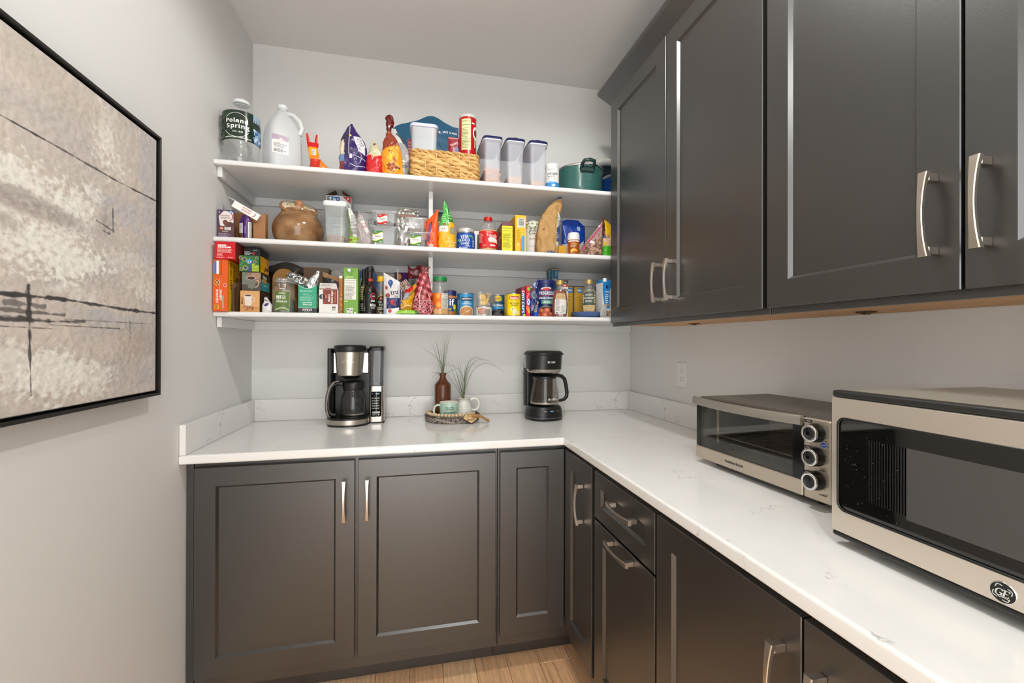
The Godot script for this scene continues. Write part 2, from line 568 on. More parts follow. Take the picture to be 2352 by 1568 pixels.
# ------------------------------------------------------------------ dark fitted cabinets
func shaker(w: float, h: float, parent: Node3D, at: Vector3, called := "door", rail := 0.064) -> MeshInstance3D:
	var dark = mats.cabinet
	var g := Geo.new()
	var d := 0.02
	var b := 0.0015
	var R = func(i: float, z: float): return [Vector3(-w / 2 + i, i, z), Vector3(w / 2 - i, i, z), Vector3(w / 2 - i, h - i, z), Vector3(-w / 2 + i, h - i, z)]
	var rings := [R.call(0, 0), R.call(0, d - b), R.call(b, d), R.call(rail, d), R.call(rail + 0.007, d - 0.0085)]
	for k in rings.size() - 1:
		for i in 4:
			var j := (i + 1) % 4
			g.face([rings[k][i], rings[k][j], rings[k + 1][j], rings[k + 1][i]])
	g.face([rings[0][3], rings[0][2], rings[0][1], rings[0][0]])
	var o = part(called, g, dark, parent)
	o.position = at
	var p := Geo.new()
	p.face(R.call(rail + 0.0069, d - 0.0083))
	part("panel", p, dark, o)
	return o

func pull(parent: Node3D, at: Vector3, flat := false) -> MeshInstance3D:   # arched bar pull with flared ends, 143 mm
	var g := Geo.new()
	var rows := []
	var L := 0.0715
	for i in 23:
		var u := -1.0 + 2.0 * i / 22.0
		var y := u * L
		var hw := 0.0042 + 0.0034 * u * u
		var z := 0.034 - 0.007 * u * u
		var th := 0.005 + 0.0035 * u * u * u * u
		rows.append(PackedVector3Array([Vector3(-hw, y, z), Vector3(-hw * 0.75, y, z + 0.0012), Vector3(hw * 0.75, y, z + 0.0012), Vector3(hw, y, z), Vector3(hw, y, z - th), Vector3(-hw, y, z - th)]))
	# each long face gets its own normals
	for k in 6:
		var strip := []
		for r in rows: strip.append(PackedVector3Array([r[k], r[(k + 1) % 6]]))
		g.grid(strip)
	for e in [0, 22]:
		var f := []
		for p in rows[e]: f.append(p)
		g.face(f, Color.WHITE, Vector3(0, 0, 0.03))
	for s in [-1, 1]:
		g.span(Vector3(-0.0065, s * (L - 0.0095) - 0.0055, 0), Vector3(0.0065, s * (L - 0.0095) + 0.0075, 0.022), 0.001)
	var o = part("handle", g, mats.nickel, parent, "brushed nickel arched bar handle")
	o.position = at
	if flat: o.rotation.z = PI / 2
	return o

func build_cabinets() -> void:
	var dark = mat("cabinet", Color(0.125, 0.115, 0.102), 0.34)
	dark.metallic_specular = 1.0; dark.clearcoat_enabled = true; dark.clearcoat = 0.6; dark.clearcoat_roughness = 0.42
	dark.normal_enabled = true; dark.normal_texture = noise_tex(0.12, 256, 256, true, 2.0); dark.normal_scale = 0.06
	dark.uv1_triplanar = true; dark.uv1_world_triplanar = true; dark.uv1_scale = Vector3(5, 5, 5)
	var nickel = mat("nickel", Color(0.78, 0.74, 0.69), 0.3, 1.0)
	var maple = mat("maple", Color(1, 1, 1), 0.5)
	maple.albedo_texture = wood_image(Color(0.80, 0.60, 0.38), 44, 128, 256); maple.uv1_triplanar = true; maple.uv1_world_triplanar = true; maple.uv1_scale = Vector3(2, 2, 2)
	var zf := 0.60            # face-frame plane of the back run; doors stand 20 mm proud of it
	var xf := 1.348           # the same of the right run
	# back run: two-door cabinet
	var c = thing("base_cabinet", "dark base cabinet with two shaker doors under the left end of the worktop", "cabinet", Vector3(0.542, 0, 0.0))
	part("carcass", Geo.new().span(Vector3(-0.516, 0.11, 0.03), Vector3(0.518, 0.876, zf), 0.001), dark, c)
	for q in [[0.032, 0.539, 1], [0.550, 1.0515, -1]]:
		var w: float = q[1] - q[0]
		var d = shaker(w, 0.706, c, Vector3((q[0] + q[1]) / 2 - 0.542, 0.158, zf))
		pull(d, Vector3(q[2] * (w / 2 - 0.0335), 0.567, 0.02))
	part("toe_kick", Geo.new().span(Vector3(-0.516, 0.0, 0.4), Vector3(0.518, 0.1095, 0.498), 0.001), dark, c)
	# filler strip at the left wall
	var f = thing("filler_panel", "narrow dark filler strip between the left wall and the base cabinet", "panel", Vector3(0.0135, 0, 0.0))
	part("strip", Geo.new().span(Vector3(-0.011, 0.002, 0.4), Vector3(0.0115, 0.876, zf + 0.003), 0.001), dark, f)
	# corner cabinet, doors on both runs
	c = thing("corner_cabinet", "dark corner base cabinet with two narrow doors meeting at the inside corner", "cabinet", Vector3(1.4, 0, 0.3))
	var poly := PackedVector2Array([Vector2(-0.338, -0.27), Vector2(0.51, -0.27), Vector2(0.51, 0.603), Vector2(xf - 1.4, 0.603), Vector2(xf - 1.4, 0.3), Vector2(-0.338, 0.3)])
	part("carcass", Geo.new().prism(poly, 0.11, 0.876), dark, c)
	var d3 = shaker(0.258, 0.706, c, Vector3(1.068 + 0.129 - 1.4, 0.158, zf - 0.3))
	var d4 = shaker(0.268, 0.706, c, Vector3(xf - 1.4, 0.158, 0.623 + 0.134 - 0.3), "door", 0.064)
	d4.rotation.y = -PI / 2
	pull(d4, Vector3(0.134 - 0.079, 0.557, 0.02))
	part("toe_kick", Geo.new().prism(PackedVector2Array([Vector2(-0.338, 0.05), Vector2(0.1, 0.05), Vector2(0.1, 0.603), Vector2(0.06, 0.603), Vector2(0.06, 0.198), Vector2(-0.338, 0.198)]), 0.0, 0.1095), dark, c)
	# right run
	run_unit("drawer_cabinet", "dark narrow base cabinet with a drawer over a pull-out door, right of the inside corner", 0.907, 1.289, xf)
	run_unit("base_cabinet", "dark base cabinet with two shaker doors below the toaster oven and microwave", 1.291, 2.126, xf)
	# wall cabinets
	wall_unit("dark two-door wall cabinet hanging next to the open shelves", 0.412, 1.3225, [[0.4325, 0.874], [0.878, 1.3165]])
	wall_unit("dark two-door wall cabinet hanging above the microwave, nearest the viewer", 1.3255, 2.146, [[1.3305, 1.7315], [1.7365, 2.14]])
	# crown moulding with a mitred return
	var cr = thing("crown_moulding", "sloping dark crown moulding along the top of the wall cabinets", "moulding", Vector3(1.7, 2.37, 1.2))
	var g := Geo.new()
	var prof := [[0.0, -0.004], [-0.006, -0.004], [-0.012, 0.006], [-0.052, 0.062], [-0.056, 0.074], [-0.056, 0.08], [0.0, 0.08]]   # outwards, up
	var lines := []
	for q in prof:
		var o: float = q[0]
		var x: float = 1.634 + o - 1.7
		lines.append([Vector3(1.93 - 1.7, q[1], 0.414 + o - 1.2), Vector3(x, q[1], 0.414 + o - 1.2), Vector3(x, q[1], 2.2 - 1.2)])
	for i in prof.size() - 1:
		for k in 2:
			g.face([lines[i][k], lines[i][k + 1], lines[i + 1][k + 1], lines[i + 1][k]], Color.WHITE, Vector3(0.1, 0.04, 0.0))
	g.face([lines[6][0], lines[6][1], lines[6][2], Vector3(0.23, 0.08, 1.0)], Color.WHITE, Vector3(0.1, 0.0, 0))
	part("moulding", g, dark, cr)

func run_unit(called: String, label: String, z0: float, z1: float, xf: float) -> void:
	var dark = mats.cabinet
	var zc := (z0 + z1) / 2
	var c = thing(called, label, "cabinet", Vector3(1.6, 0, zc))
	part("carcass", Geo.new().span(Vector3(xf - 1.6, 0.11, z0 - zc), Vector3(0.31, 0.876, z1 - zc), 0.001), dark, c)
	part("toe_kick", Geo.new().span(Vector3(xf + 0.112 - 1.6, 0.0, z0 - zc), Vector3(0.0, 0.1095, z1 - zc), 0.001), dark, c)
	if called == "drawer_cabinet":
		var a := 0.9155
		var b := 1.286
		var dr = shaker(b - a, 0.152, c, Vector3(xf - 1.6, 0.711, (a + b) / 2 - zc), "drawer", 0.0475)
		dr.rotation.y = -PI / 2
		pull(dr, Vector3(0.03, 0.095, 0.02), true)
		var d = shaker(b - a, 0.545, c, Vector3(xf - 1.6, 0.158, (a + b) / 2 - zc))
		d.rotation.y = -PI / 2
		pull(d, Vector3(0.014, 0.527, 0.02), true)
	else:
		for q in [[1.2945, 1.7065, 1], [1.7105, 2.123, -1]]:
			var w: float = q[1] - q[0]
			var d = shaker(w, 0.706, c, Vector3(xf - 1.6, 0.158, (q[0] + q[1]) / 2 - zc))
			d.rotation.y = -PI / 2
			pull(d, Vector3(q[2] * (w / 2 - 0.034), 0.577, 0.02))

func wall_unit(label: String, z0: float, z1: float, doors: Array) -> void:
	var dark = mats.cabinet
	var zc := (z0 + z1) / 2
	var c = thing("wall_cabinet", label, "cabinet", Vector3(1.78, 1.358, zc))
	var x := 1.632 - 1.78
	part("carcass", Geo.new().span(Vector3(x + 0.019, 0.03, z0 - zc + 0.001), Vector3(0.151, 1.008, z1 - zc - 0.001), 0.001), dark, c)
	part("face_frame", Geo.new().span(Vector3(x, 0.0, z0 - zc), Vector3(x + 0.018, 1.008, z1 - zc), 0.001), dark, c)
	var bp = part("bottom_panel", Geo.new().span(Vector3(x + 0.0185, 0.004, z0 - zc + 0.001), Vector3(0.151, 0.029, z1 - zc - 0.001), 0.001), mats.maple, c, "unpainted maple underside")
	for q in [[0.33 + zc - z0 if z0 < 1 else 1.418 - z0]]:
		var zz: float = (0.75 if z0 < 1 else 1.418) - zc
		var g := Geo.new()
		g.span(Vector3(0.022, 0.0, zz - 0.016), Vector3(0.05, 0.0045, zz + 0.016), 0.001)
		g.span(Vector3(0.031, -0.004, zz - 0.006), Vector3(0.041, 0.001, zz + 0.006), 0.001)
		for s in [-1, 1]: g.ball(Vector3(0.036, -0.001, zz + s * 0.011), Vector3(0.003, 0.0015, 0.003))
		part("fixing_plate", g, mat("dull_brass", Color(0.42, 0.36, 0.27), 0.4, 0.9), bp)
	for i in 2:
		var w: float = doors[i][1] - doors[i][0]
		var d = shaker(w, 1.0, c, Vector3(x, 0.0145, (doors[i][0] + doors[i][1]) / 2 - zc))
		d.rotation.y = -PI / 2
		var hz: float = (doors[i][1] - 0.0555 - 0.022) if i == 0 else doors[i][0] + 0.03
		if z0 < 1: hz = [0.8345, 0.9155][i]
		else: hz = [1.695, 1.7655][i]
		pull(d, Vector3(hz - (doors[i][0] + doors[i][1]) / 2, 0.13, 0.02))

# ------------------------------------------------------------------ white quartz worktop
func build_worktop() -> void:
	var q = mat("quartz", Color(1, 1, 1), 0.13)
	q.albedo_texture = vein_image(); q.uv1_triplanar = true; q.uv1_world_triplanar = true; q.uv1_scale = Vector3(0.9, 0.9, 0.9); q.uv1_triplanar_sharpness = 6.0
	var t = thing("worktop", "L-shaped white quartz worktop with faint grey veins", "countertop", Vector3(0.97, TOP - 0.03, 0.3))
	var o := Vector2(0.97, 0.3)
	var poly := PackedVector2Array()
	for p in [Vector2(0.001, 0.001), Vector2(ROOM_W - 0.001, 0.001), Vector2(ROOM_W - 0.001, 2.14), Vector2(1.3135, 2.14), Vector2(1.3135, 0.648), Vector2(0.001, 0.648)]: poly.append(p - o)
	part("slab", Geo.new().prism(poly, 0.0, 0.03, 0.006, Color.WHITE, 4, true), q, t)
	var names := ["low white quartz splashback along the left wall", "long low white quartz splashback along the back wall", "low white quartz splashback along the right wall behind the ovens"]
	var i := 0
	for s in [[Vector3(0.001, 0, 0.0215), Vector3(0.02, 0.1, 0.648)], [Vector3(0.001, 0, 0.001), Vector3(ROOM_W - 0.001, 0.1, 0.021)], [Vector3(ROOM_W - 0.02, 0, 0.0215), Vector3(ROOM_W - 0.001, 0.1, 2.14)]]:
		var mid: Vector3 = (s[0] + s[1]) / 2; mid.y = TOP + 0.0002
		var sb = thing("splashback", names[i], "splashback", mid, 0, "quartz splashbacks")
		part("strip", Geo.new().span(s[0] - Vector3(mid.x, 0, mid.z), s[1] - Vector3(mid.x, 0, mid.z), 0.0015), q, sb)
		i += 1

func vein_image() -> ImageTexture:
	var N := 1024
	var n := FastNoiseLite.new(); n.seed = 8; n.frequency = 0.0035; n.fractal_octaves = 5
	var w := FastNoiseLite.new(); w.seed = 21; w.frequency = 0.02; w.fractal_octaves = 4
	var im := Image.create(N, N, false, Image.FORMAT_RGB8)
	for y in N:
		for x in N:
			var ox := w.get_noise_2d(x, y) * 26.0
			var oy := w.get_noise_2d(x + 900, y) * 26.0
			var a := absf(n.get_noise_2d((x + ox) * 0.8, (y + oy) * 0.8))
			var m := clampf(n.get_noise_2d(x * 0.9 + 4000, y * 0.9) * 3.0 - 0.25, 0.0, 1.0)
			var vein := clampf(1.0 - a / 0.012, 0.0, 1.0) * m
			var cloud := w.get_noise_2d(x * 0.35, y * 0.35 + 500) * 0.012
			var v := 0.89 + cloud - vein * 0.3
			im.set_pixel(x, y, Color(v, v * 0.994, v * 0.98))
	return ImageTexture.create_from_image(im)

# ------------------------------------------------------------------ white shelves
func build_shelves() -> void:
	var w = mat("shelf_white", Color(0.88, 0.88, 0.875), 0.3)
	var names := {S3: "topmost of the three long white wall shelves, holding jugs and cereal tubs", S2: "middle of the three long white wall shelves, holding a stoneware jar and tubs", S1: "lowest of the three long white wall shelves, right above the worktop"}
	for y in [S3, S2, S1]:
		var t = thing("wall_shelf", names[y], "shelf", Vector3(0.966, y - 0.019, 0.2), 0, "white wall shelves")
		var g := Geo.new()
		var prof := []   # rounded nosing
		for k in 7: prof.append(Vector2(SHELF_D - 0.2 - 0.0055 + 0.0055 * sin(PI * k / 6.0), 0.0095 - 0.0095 * cos(PI * k / 6.0)))
		var rows := []
		for p in prof: rows.append(PackedVector3Array([Vector3(-0.965, p.y, p.x), Vector3(0.965, p.y, p.x)]))
		g.grid(rows)
		var ze: float = prof[0].x
		g.face([Vector3(-0.965, 0.019, ze), Vector3(0.965, 0.019, ze), Vector3(0.965, 0.019, -0.199), Vector3(-0.965, 0.019, -0.199)])
		g.face([Vector3(-0.965, 0, -0.199), Vector3(0.965, 0, -0.199), Vector3(0.965, 0, ze), Vector3(-0.965, 0, ze)])
		g.face([Vector3(-0.965, 0, -0.199), Vector3(-0.965, 0, ze), Vector3(-0.965, 0.019, ze), Vector3(-0.965, 0.019, -0.199)])
		g.face([Vector3(0.965, 0, ze), Vector3(0.965, 0, -0.199), Vector3(0.965, 0.019, -0.199), Vector3(0.965, 0.019, ze)])
		part("board", g, w, t)
		part("back_cleat", Geo.new().span(Vector3(-0.9645, -0.038, -0.199), Vector3(0.9645, -0.0005, -0.181), 0.0015), w, t)
		part("side_cleat", Geo.new().span(Vector3(-0.9645, -0.04, -0.1805), Vector3(-0.947, -0.0005, 0.178), 0.0015), w, t)
	for y in [[S2, S3], [S1, S2]]:
		var t = thing("shelf_post", ["white upright board between the top and middle shelves", "white upright board between the middle and lowest shelves"][0 if y[0] == S2 else 1], "post", Vector3(0.8155, y[0], 0.15))
		part("board", Geo.new().span(Vector3(-0.0095, 0.0003, -0.13), Vector3(0.0095, y[1] - y[0] - 0.0195, 0.13), 0.0015), w, t)

# ------------------------------------------------------------------ the painting
func build_painting() -> void:
	var t = thing("painting", "large abstract painting in beige, white and charcoal strokes with a thin black frame", "painting", Vector3(0.002, 1.133, 1.331), PI / 2)
	var W := 1.0
	var H := 0.734
	var fm = mat("painting_frame", Color(0.07, 0.065, 0.06), 0.35)
	var e := 0.008
	for q in [[Vector3(-W / 2, 0, 0), Vector3(W / 2, e, 0.038)], [Vector3(-W / 2, H - e, 0), Vector3(W / 2, H, 0.038)], [Vector3(-W / 2, e, 0), Vector3(-W / 2 + e, H - e, 0.038)], [Vector3(W / 2 - e, e, 0), Vector3(W / 2, H - e, 0.038)]]:
		part("frame_rail", Geo.new().span(q[0], q[1], 0.001), fm, t)
	part("backing", Geo.new().span(Vector3(-W / 2 + e, e, 0.001), Vector3(W / 2 - e, H - e, 0.006)), fm, t)
	var g := Geo.new()
	var a := e + 0.006
	g.box(Vector3(0, H / 2, 0.019), Vector3(W - 2 * a, H - 2 * a, 0.026), 0.002)
	for i in g.v.size(): g.uv[i] = Vector2(g.v[i].x / (W - 2 * a) + 0.5, 0.5 - (g.v[i].y - H / 2) / (H - 2 * a))
	var m = mat("canvas", Color(1, 1, 1), 0.75)
	m.albedo_texture = painting_image()
	m.normal_enabled = true; m.normal_texture = noise_tex(0.06, 512, 512, true, 5.0); m.normal_scale = 0.22; m.uv1_triplanar = false
	part("canvas", g, m, t)

func painting_image() -> ImageTexture:
	var w := 840
	var h := 617
	var n := FastNoiseLite.new(); n.seed = 3; n.frequency = 0.004; n.fractal_octaves = 5
	var f := FastNoiseLite.new(); f.seed = 14; f.frequency = 0.05; f.fractal_octaves = 4
	var st := FastNoiseLite.new(); st.seed = 9; st.frequency = 0.02; st.fractal_octaves = 3
	var im := Image.create(w, h, false, Image.FORMAT_RGB8)
	var base := Color(0.80, 0.755, 0.715)
	var white := Color(0.91, 0.90, 0.865)
	var blue := Color(0.71, 0.71, 0.735)
	var dark := Color(0.24, 0.23, 0.23)
	# patches: u, v, ru, rv, colour, strength
	var P := [[0.55, 0.36, 0.16, 0.07, white, 1.0], [0.70, 0.385, 0.10, 0.05, white, 0.9], [0.79, 0.13, 0.05, 0.13, white, 0.75], [0.83, 0.20, 0.06, 0.05, white, 0.6], [0.755, 0.34, 0.04, 0.045, white, 0.8], [0.50, 0.53, 0.22, 0.10, white, 1.0], [0.64, 0.52, 0.12, 0.09, white, 1.0], [0.88, 0.52, 0.12, 0.05, white, 0.45], [0.94, 0.60, 0.10, 0.05, white, 0.5],
		[0.64, 0.90, 0.09, 0.10, white, 0.95], [0.73, 0.93, 0.08, 0.08, white, 0.7], [0.54, 0.86, 0.05, 0.10, white, 0.7], [0.72, 0.66, 0.12, 0.03, white, 0.5], [0.80, 0.72, 0.10, 0.03, blue, 0.5], [0.97, 0.2, 0.06, 0.3, blue, 0.55], [0.87, 0.36, 0.10, 0.06, blue, 0.6], [0.98, 0.9, 0.05, 0.12, blue, 0.4],
		[0.57, 0.44, 0.13, 0.035, Color(0.58, 0.54, 0.51), 0.7], [0.52, 0.50, 0.05, 0.03, Color(0.6, 0.56, 0.53), 0.6], [0.79, 0.40, 0.05, 0.06, Color(0.6, 0.58, 0.57), 0.7], [0.6, 0.06, 0.3, 0.06, Color(0.76, 0.71, 0.65), 0.6], [0.2, 0.3, 0.2, 0.12, white, 0.9], [0.25, 0.8, 0.2, 0.1, white, 0.8], [0.3, 0.55, 0.2, 0.05, Color(0.52, 0.48, 0.45), 0.7], [0.90, 0.82, 0.12, 0.06, Color(0.69, 0.63, 0.58), 0.6]]
	# strokes: u0, v0, u1, v1, half width, strength
	var L := [[0.0, 0.235, 0.64, 0.241, 0.0022, 0.85], [0.64, 0.241, 0.82, 0.247, 0.0030, 0.7], [0.82, 0.247, 1.0, 0.243, 0.0026, 0.8], [0.571, 0.655, 0.574, 0.80, 0.0075, 0.95], [0.574, 0.80, 0.578, 0.95, 0.0035, 0.8], [0.0, 0.70, 0.56, 0.683, 0.004, 0.8], [0.50, 0.684, 0.66, 0.680, 0.005, 0.95], [0.66, 0.680, 0.86, 0.689, 0.004, 0.9], [0.86, 0.689, 1.0, 0.691, 0.005, 0.95], [0.3, 0.748, 0.62, 0.747, 0.007, 0.9], [0.62, 0.747, 0.72, 0.742, 0.004, 0.7], [0.45, 0.722, 0.66, 0.727, 0.0045, 0.6], [0.62, 0.757, 0.84, 0.759, 0.0016, 0.6], [0.46, 0.765, 0.63, 0.768, 0.0025, 0.6], [0.66, 0.738, 0.98, 0.735, 0.0014, 0.4], [0.52, 0.703, 0.61, 0.708, 0.006, 0.55], [0.755, 0.41, 0.812, 0.425, 0.0025, 0.6], [0.812, 0.35, 0.814, 0.43, 0.0025, 0.6], [0.775, 0.435, 0.80, 0.44, 0.003, 0.6], [0.88, 0.735, 0.884, 0.79, 0.006, 0.3]]
	for y in h:
		for x in w:
			var u := float(x) / w
			var v := float(y) / h
			var k := n.get_noise_2d(x * 0.8 - y * 0.15, y * 2.2)
			var fine := f.get_noise_2d(x, y * 1.3)
			var c := base.lerp(Color(0.745, 0.715, 0.69), clampf(0.5 + k * 1.4, 0, 1))
			for p in P:
				var du: float = (u - p[0]) / p[2]
				var dv: float = (v - p[1] - du * 0.012) / p[3]
				var q := 1.0 - sqrt(du * du + dv * dv)
				if q < -0.6: continue
				var a: float = clampf((q + fine * 0.75 + k * 0.9) * 2.2, 0.0, 1.0) * p[5] * 0.85
				c = c.lerp(p[4], a)
			for s in L:
				var ab := Vector2(s[2] - s[0], (s[3] - s[1]) * 0.734)
				var ap := Vector2(u - s[0], (v - s[1]) * 0.734)
				var tt := clampf(ap.dot(ab) / ab.length_squared(), 0, 1)
				var d := (ap - ab * tt).length()
				if d > s[4] * 2.5: continue
				var wv: float = s[4] * (0.75 + 0.9 * st.get_noise_2d(x, y))
				var a: float = clampf((wv - d) / (s[4] * 0.55) + 0.35 + fine * 0.9, 0.0, 1.0) * s[5]
				c = c.lerp(dark, a)
			var g := 1.0 + fine * 0.035 + st.get_noise_2d(x * 3.0, y * 3.0) * 0.03
			im.set_pixel(x, y, Color(c.r * g, c.g * g, c.b * g))
	return ImageTexture.create_from_image(im)

# ------------------------------------------------------------------ things on the worktop
const BLACK := Color(0.045, 0.045, 0.04)
const WHITE := Color(0.93, 0.93, 0.91)

func common_mats() -> void:
	mat("steel", Color(0.74, 0.71, 0.67), 0.3, 1.0)
	mat("black_plastic", Color(0.07, 0.07, 0.062), 0.38)
	mat("black_gloss", Color(0.02, 0.02, 0.02), 0.08)
	mat("chrome", Color(0.9, 0.9, 0.9), 0.07, 1.0)
	mat("clear_glass", Color(0.82, 0.84, 0.82), 0.03, 0.0, 0.07)
	mat("smoke_glass", Color(0.10, 0.09, 0.07), 0.04, 0.0, 0.30)
	mat("clear_plastic", Color(0.86, 0.88, 0.88), 0.1, 0.0, 0.085)
	mat("milky_plastic", Color(0.90, 0.91, 0.92), 0.4, 0.0, 0.55)
	vcol("print", 0.5)
	vcol("gloss_print", 0.16)
	vcol("film", 0.28)

func soft_rect(w: float, d: float, r: float, x := 0.0, z := 0.0, n := 6) -> PackedVector2Array:
	var o := PackedVector2Array()
	for q in [[1, 1, 0.0], [-1, 1, PI / 2], [-1, -1, PI], [1, -1, PI * 1.5]]:
		for k in n + 1:
			var a: float = q[2] + PI * 0.5 * k / n
			o.append(Vector2(x + q[0] * (w / 2 - r) + cos(a) * r, z + q[1] * (d / 2 - r) + sin(a) * r))
	return o

func build_counter_things() -> void:
	common_mats()
	big_coffee_maker()
	small_coffee_maker()
	tray_group()
	toaster_oven()
	microwave()

func big_coffee_maker() -> void:
	var t = thing("coffee_maker", "large stainless steel and black drip coffee maker with a side water tank and glass carafe", "coffee maker", Vector3(0.486, TOP, 0.0))
	var steel = mats.steel
	var black = mats.black_plastic
	# base: rounded front
	var pts := PackedVector2Array()
	for k in 49:
		var a := PI * k / 48.0
		pts.append(Vector2(-0.03 + 0.089 * cos(a), 0.175 + 0.085 * pow(sin(a), 0.8)))
	pts.append(Vector2(-0.119, 0.065)); pts.append(Vector2(0.059, 0.065))
	part("base", Geo.new().prism(pts, 0.0, 0.036, 0.003), black, t)
	var band := Geo.new()
	var r0 := PackedVector3Array()
	var r1 := PackedVector3Array()
	for k in 47:
		var a := PI - PI * (k + 1) / 48.0
		var p := Vector3(-0.03 + 0.0896 * cos(a), 0.009, 0.1752 + 0.0858 * pow(sin(a), 0.8))
		r0.append(p); r1.append(p + Vector3(0, 0.02, 0))
	band.grid([r0, r1])
	part("base_band", band, steel, t)
	part("hot_plate", Loft.new([[0.0362, 0.056], [0.039, 0.058], [0.041, 0.054]].map(func(q): return [q[0], q[1], q[1], 2.0, -0.011, 0.178]), 32).geo(), black, t)
	# back column, left post and roof
	var col := Geo.new().span(Vector3(-0.103, 0.03, 0.065), Vector3(0.056, 0.33, 0.105), 0.004)
	col.prism(soft_rect(0.018, 0.11, 0.006, -0.1125, 0.125), 0.0, 0.342, 0.004)
	part("back_column", col, black, t)
	part("side_trim", Geo.new().span(Vector3(-0.1025, 0.226, 0.106), Vector3(-0.07, 0.325, 0.15), 0.004), mats.chrome, t)
	part("side_trim", Geo.new().span(Vector3(0.024, 0.226, 0.106), Vector3(0.0535, 0.325, 0.15), 0.004), mats.chrome, t)
	part("shoulder", Geo.new().prism(soft_rect(0.158, 0.1, 0.012, -0.0245, 0.115), 0.3255, 0.341, 0.004), black, t)
	var o := [2.0, -0.026, 0.16]
	var bk := Loft.new([[0.221, 0.054, 0.062, 2.2, -0.026, 0.165], [0.225, 0.0565, 0.066, 2.2, -0.026, 0.165], [0.326, 0.0635, 0.075, 2.2, -0.026, 0.165]], 48)
	var basket = part("brew_basket", bk.geo(), steel, t)
	var k := Ink.new(self, bk.front, 0.02)
	k.text("NINJA", -0.026, 0.283, 0.0105, Color(0.92, 0.9, 0.87), {"font": sans, "wide": 1.35})
	ink_part("lettering", k, basket, vcol("metal_print", 0.25, 0.8))
	part("lid", Loft.new([[0.3263, 0.064, 0.076, 2.2, -0.026, 0.165], [0.329, 0.0675, 0.079, 2.2, -0.026, 0.165], [0.350, 0.069, 0.08, 2.2, -0.026, 0.165], [0.355, 0.0655, 0.076, 2.2, -0.026, 0.165], [0.358, 0.05, 0.06, 2.2, -0.026, 0.165]], 48).geo(), black, t)
	part("basket_floor", Loft.new([[0.205, 0.03, 0.03, 2, -0.02, 0.165], [0.2208, 0.045, 0.05, 2, -0.024, 0.165]], 32).geo(), black, t)
	# water tank over the control tower
	var tank := Loft.new([[0.169, 0.031, 0.062, 5.0, 0.0885, 0.115], [0.175, 0.0325, 0.064, 5.0, 0.0885, 0.115], [0.332, 0.0335, 0.066, 5.0, 0.089, 0.115]], 40)
	part("water_tank", tank.geo(), mat("tank_plastic", Color(0.42, 0.42, 0.44), 0.08, 0.0, 0.32), t, "smoky clear water tank")
	part("tank_back", Geo.new().span(Vector3(0.06, 0.172, 0.058), Vector3(0.118, 0.33, 0.068), 0.003), mat("grey_plastic", Color(0.30, 0.30, 0.31), 0.4), t)
	part("fill_tube", Geo.new().tube([Vector3(0.082, 0.18, 0.135), Vector3(0.082, 0.322, 0.135)], 0.0028, 8), black, t)
	var km := Ink.new(self, tank.front, 0.03)
	for i in 8: km.rect(0.094, 0.196 + i * 0.015, 0.1 + (i % 2) * 0.004, 0.1968 + i * 0.015, Color(0.1, 0.1, 0.1))
	km.rect(0.0915, 0.19, 0.0922, 0.312, Color(0.1, 0.1, 0.1))
	ink_part("fill_marks", km, t)
	part("tank_lid", Loft.new([[0.3325, 0.034, 0.067, 5.0, 0.089, 0.115], [0.345, 0.0345, 0.068, 5.0, 0.089, 0.115], [0.3505, 0.0315, 0.064, 5.0, 0.089, 0.115]], 40).geo(), black, t)
	part("tower_foot", Geo.new().prism(soft_rect(0.071, 0.13, 0.01, 0.089, 0.115), 0.0, 0.0065, 0.001), black, t)
	var tw := Loft.new([[0.0067, 0.0355, 0.066, 6.0, 0.089, 0.115], [0.1685, 0.0315, 0.061, 6.0, 0.0885, 0.115]], 40)
	var tower = part("control_tower", tw.geo(), steel, t)
	var kp := Ink.new(self, tw.front, 0.02)
	kp.poly(soft_rect(0.045, 0.115, 0.006, 0.0885, 0.087), Color(0.05, 0.055, 0.065))
	kp.text("4:40", 0.094, 0.1345, 0.0062, Color(0.75, 0.86, 1.0), {"slant": 0.15})
	kp.rect(0.071, 0.133, 0.075, 0.1345, Color(0.8, 0.85, 0.95)).rect(0.071, 0.137, 0.073, 0.138, Color(0.8, 0.85, 0.95))
	for i in 5:
		kp.rows(0.07, 0.111 - i * 0.0115, 0.108, 0.117 - i * 0.0115, 2, Color(0.82, 0.82, 0.82), 0.5)
	kp.rect(0.0725, 0.0455, 0.1045, 0.0535, Color(0.85, 0.85, 0.83)); kp.rows(0.075, 0.047, 0.102, 0.052, 1, Color(0.15, 0.15, 0.15))
	kp.rows(0.0725, 0.036, 0.088, 0.042, 2, Color(0.8, 0.8, 0.8)).ell(0.0995, 0.0385, 0.003, 0.003, Color(0.9, 0.9, 0.9))
	ink_part("control_panel", kp, tower, vcol("gloss_print", 0.16))
	# carafe
	var cx := -0.011
	var cz := 0.178
	var S = func(a): return a.map(func(q): return [q[0], q[1], q[1], 2.0, cx, cz])
	var caf := Loft.new(S.call([[0.0415, 0.046], [0.044, 0.051], [0.060, 0.0545], [0.085, 0.0545], [0.115, 0.0525], [0.137, 0.047], [0.15, 0.0405], [0.155, 0.0395], [0.178, 0.0425]]), 48); caf.caps = false
	var cg = part("carafe", caf.geo(), mats.smoke_glass, t, "glass carafe with steel and black handle")
	part("carafe_band", Loft.new(S.call([[0.0445, 0.0522], [0.0445, 0.0528], [0.0525, 0.0546], [0.0525, 0.054]]), 40).geo(), steel, cg)
	part("carafe_lid", Loft.new(S.call([[0.155, 0.040], [0.158, 0.0432], [0.182, 0.0455], [0.19, 0.043], [0.194, 0.034]]), 40).geo(), black, cg)
	part("stem", Geo.new().tube([Vector3(cx, 0.05, cz), Vector3(cx, 0.158, cz)], 0.004, 8), black, cg)
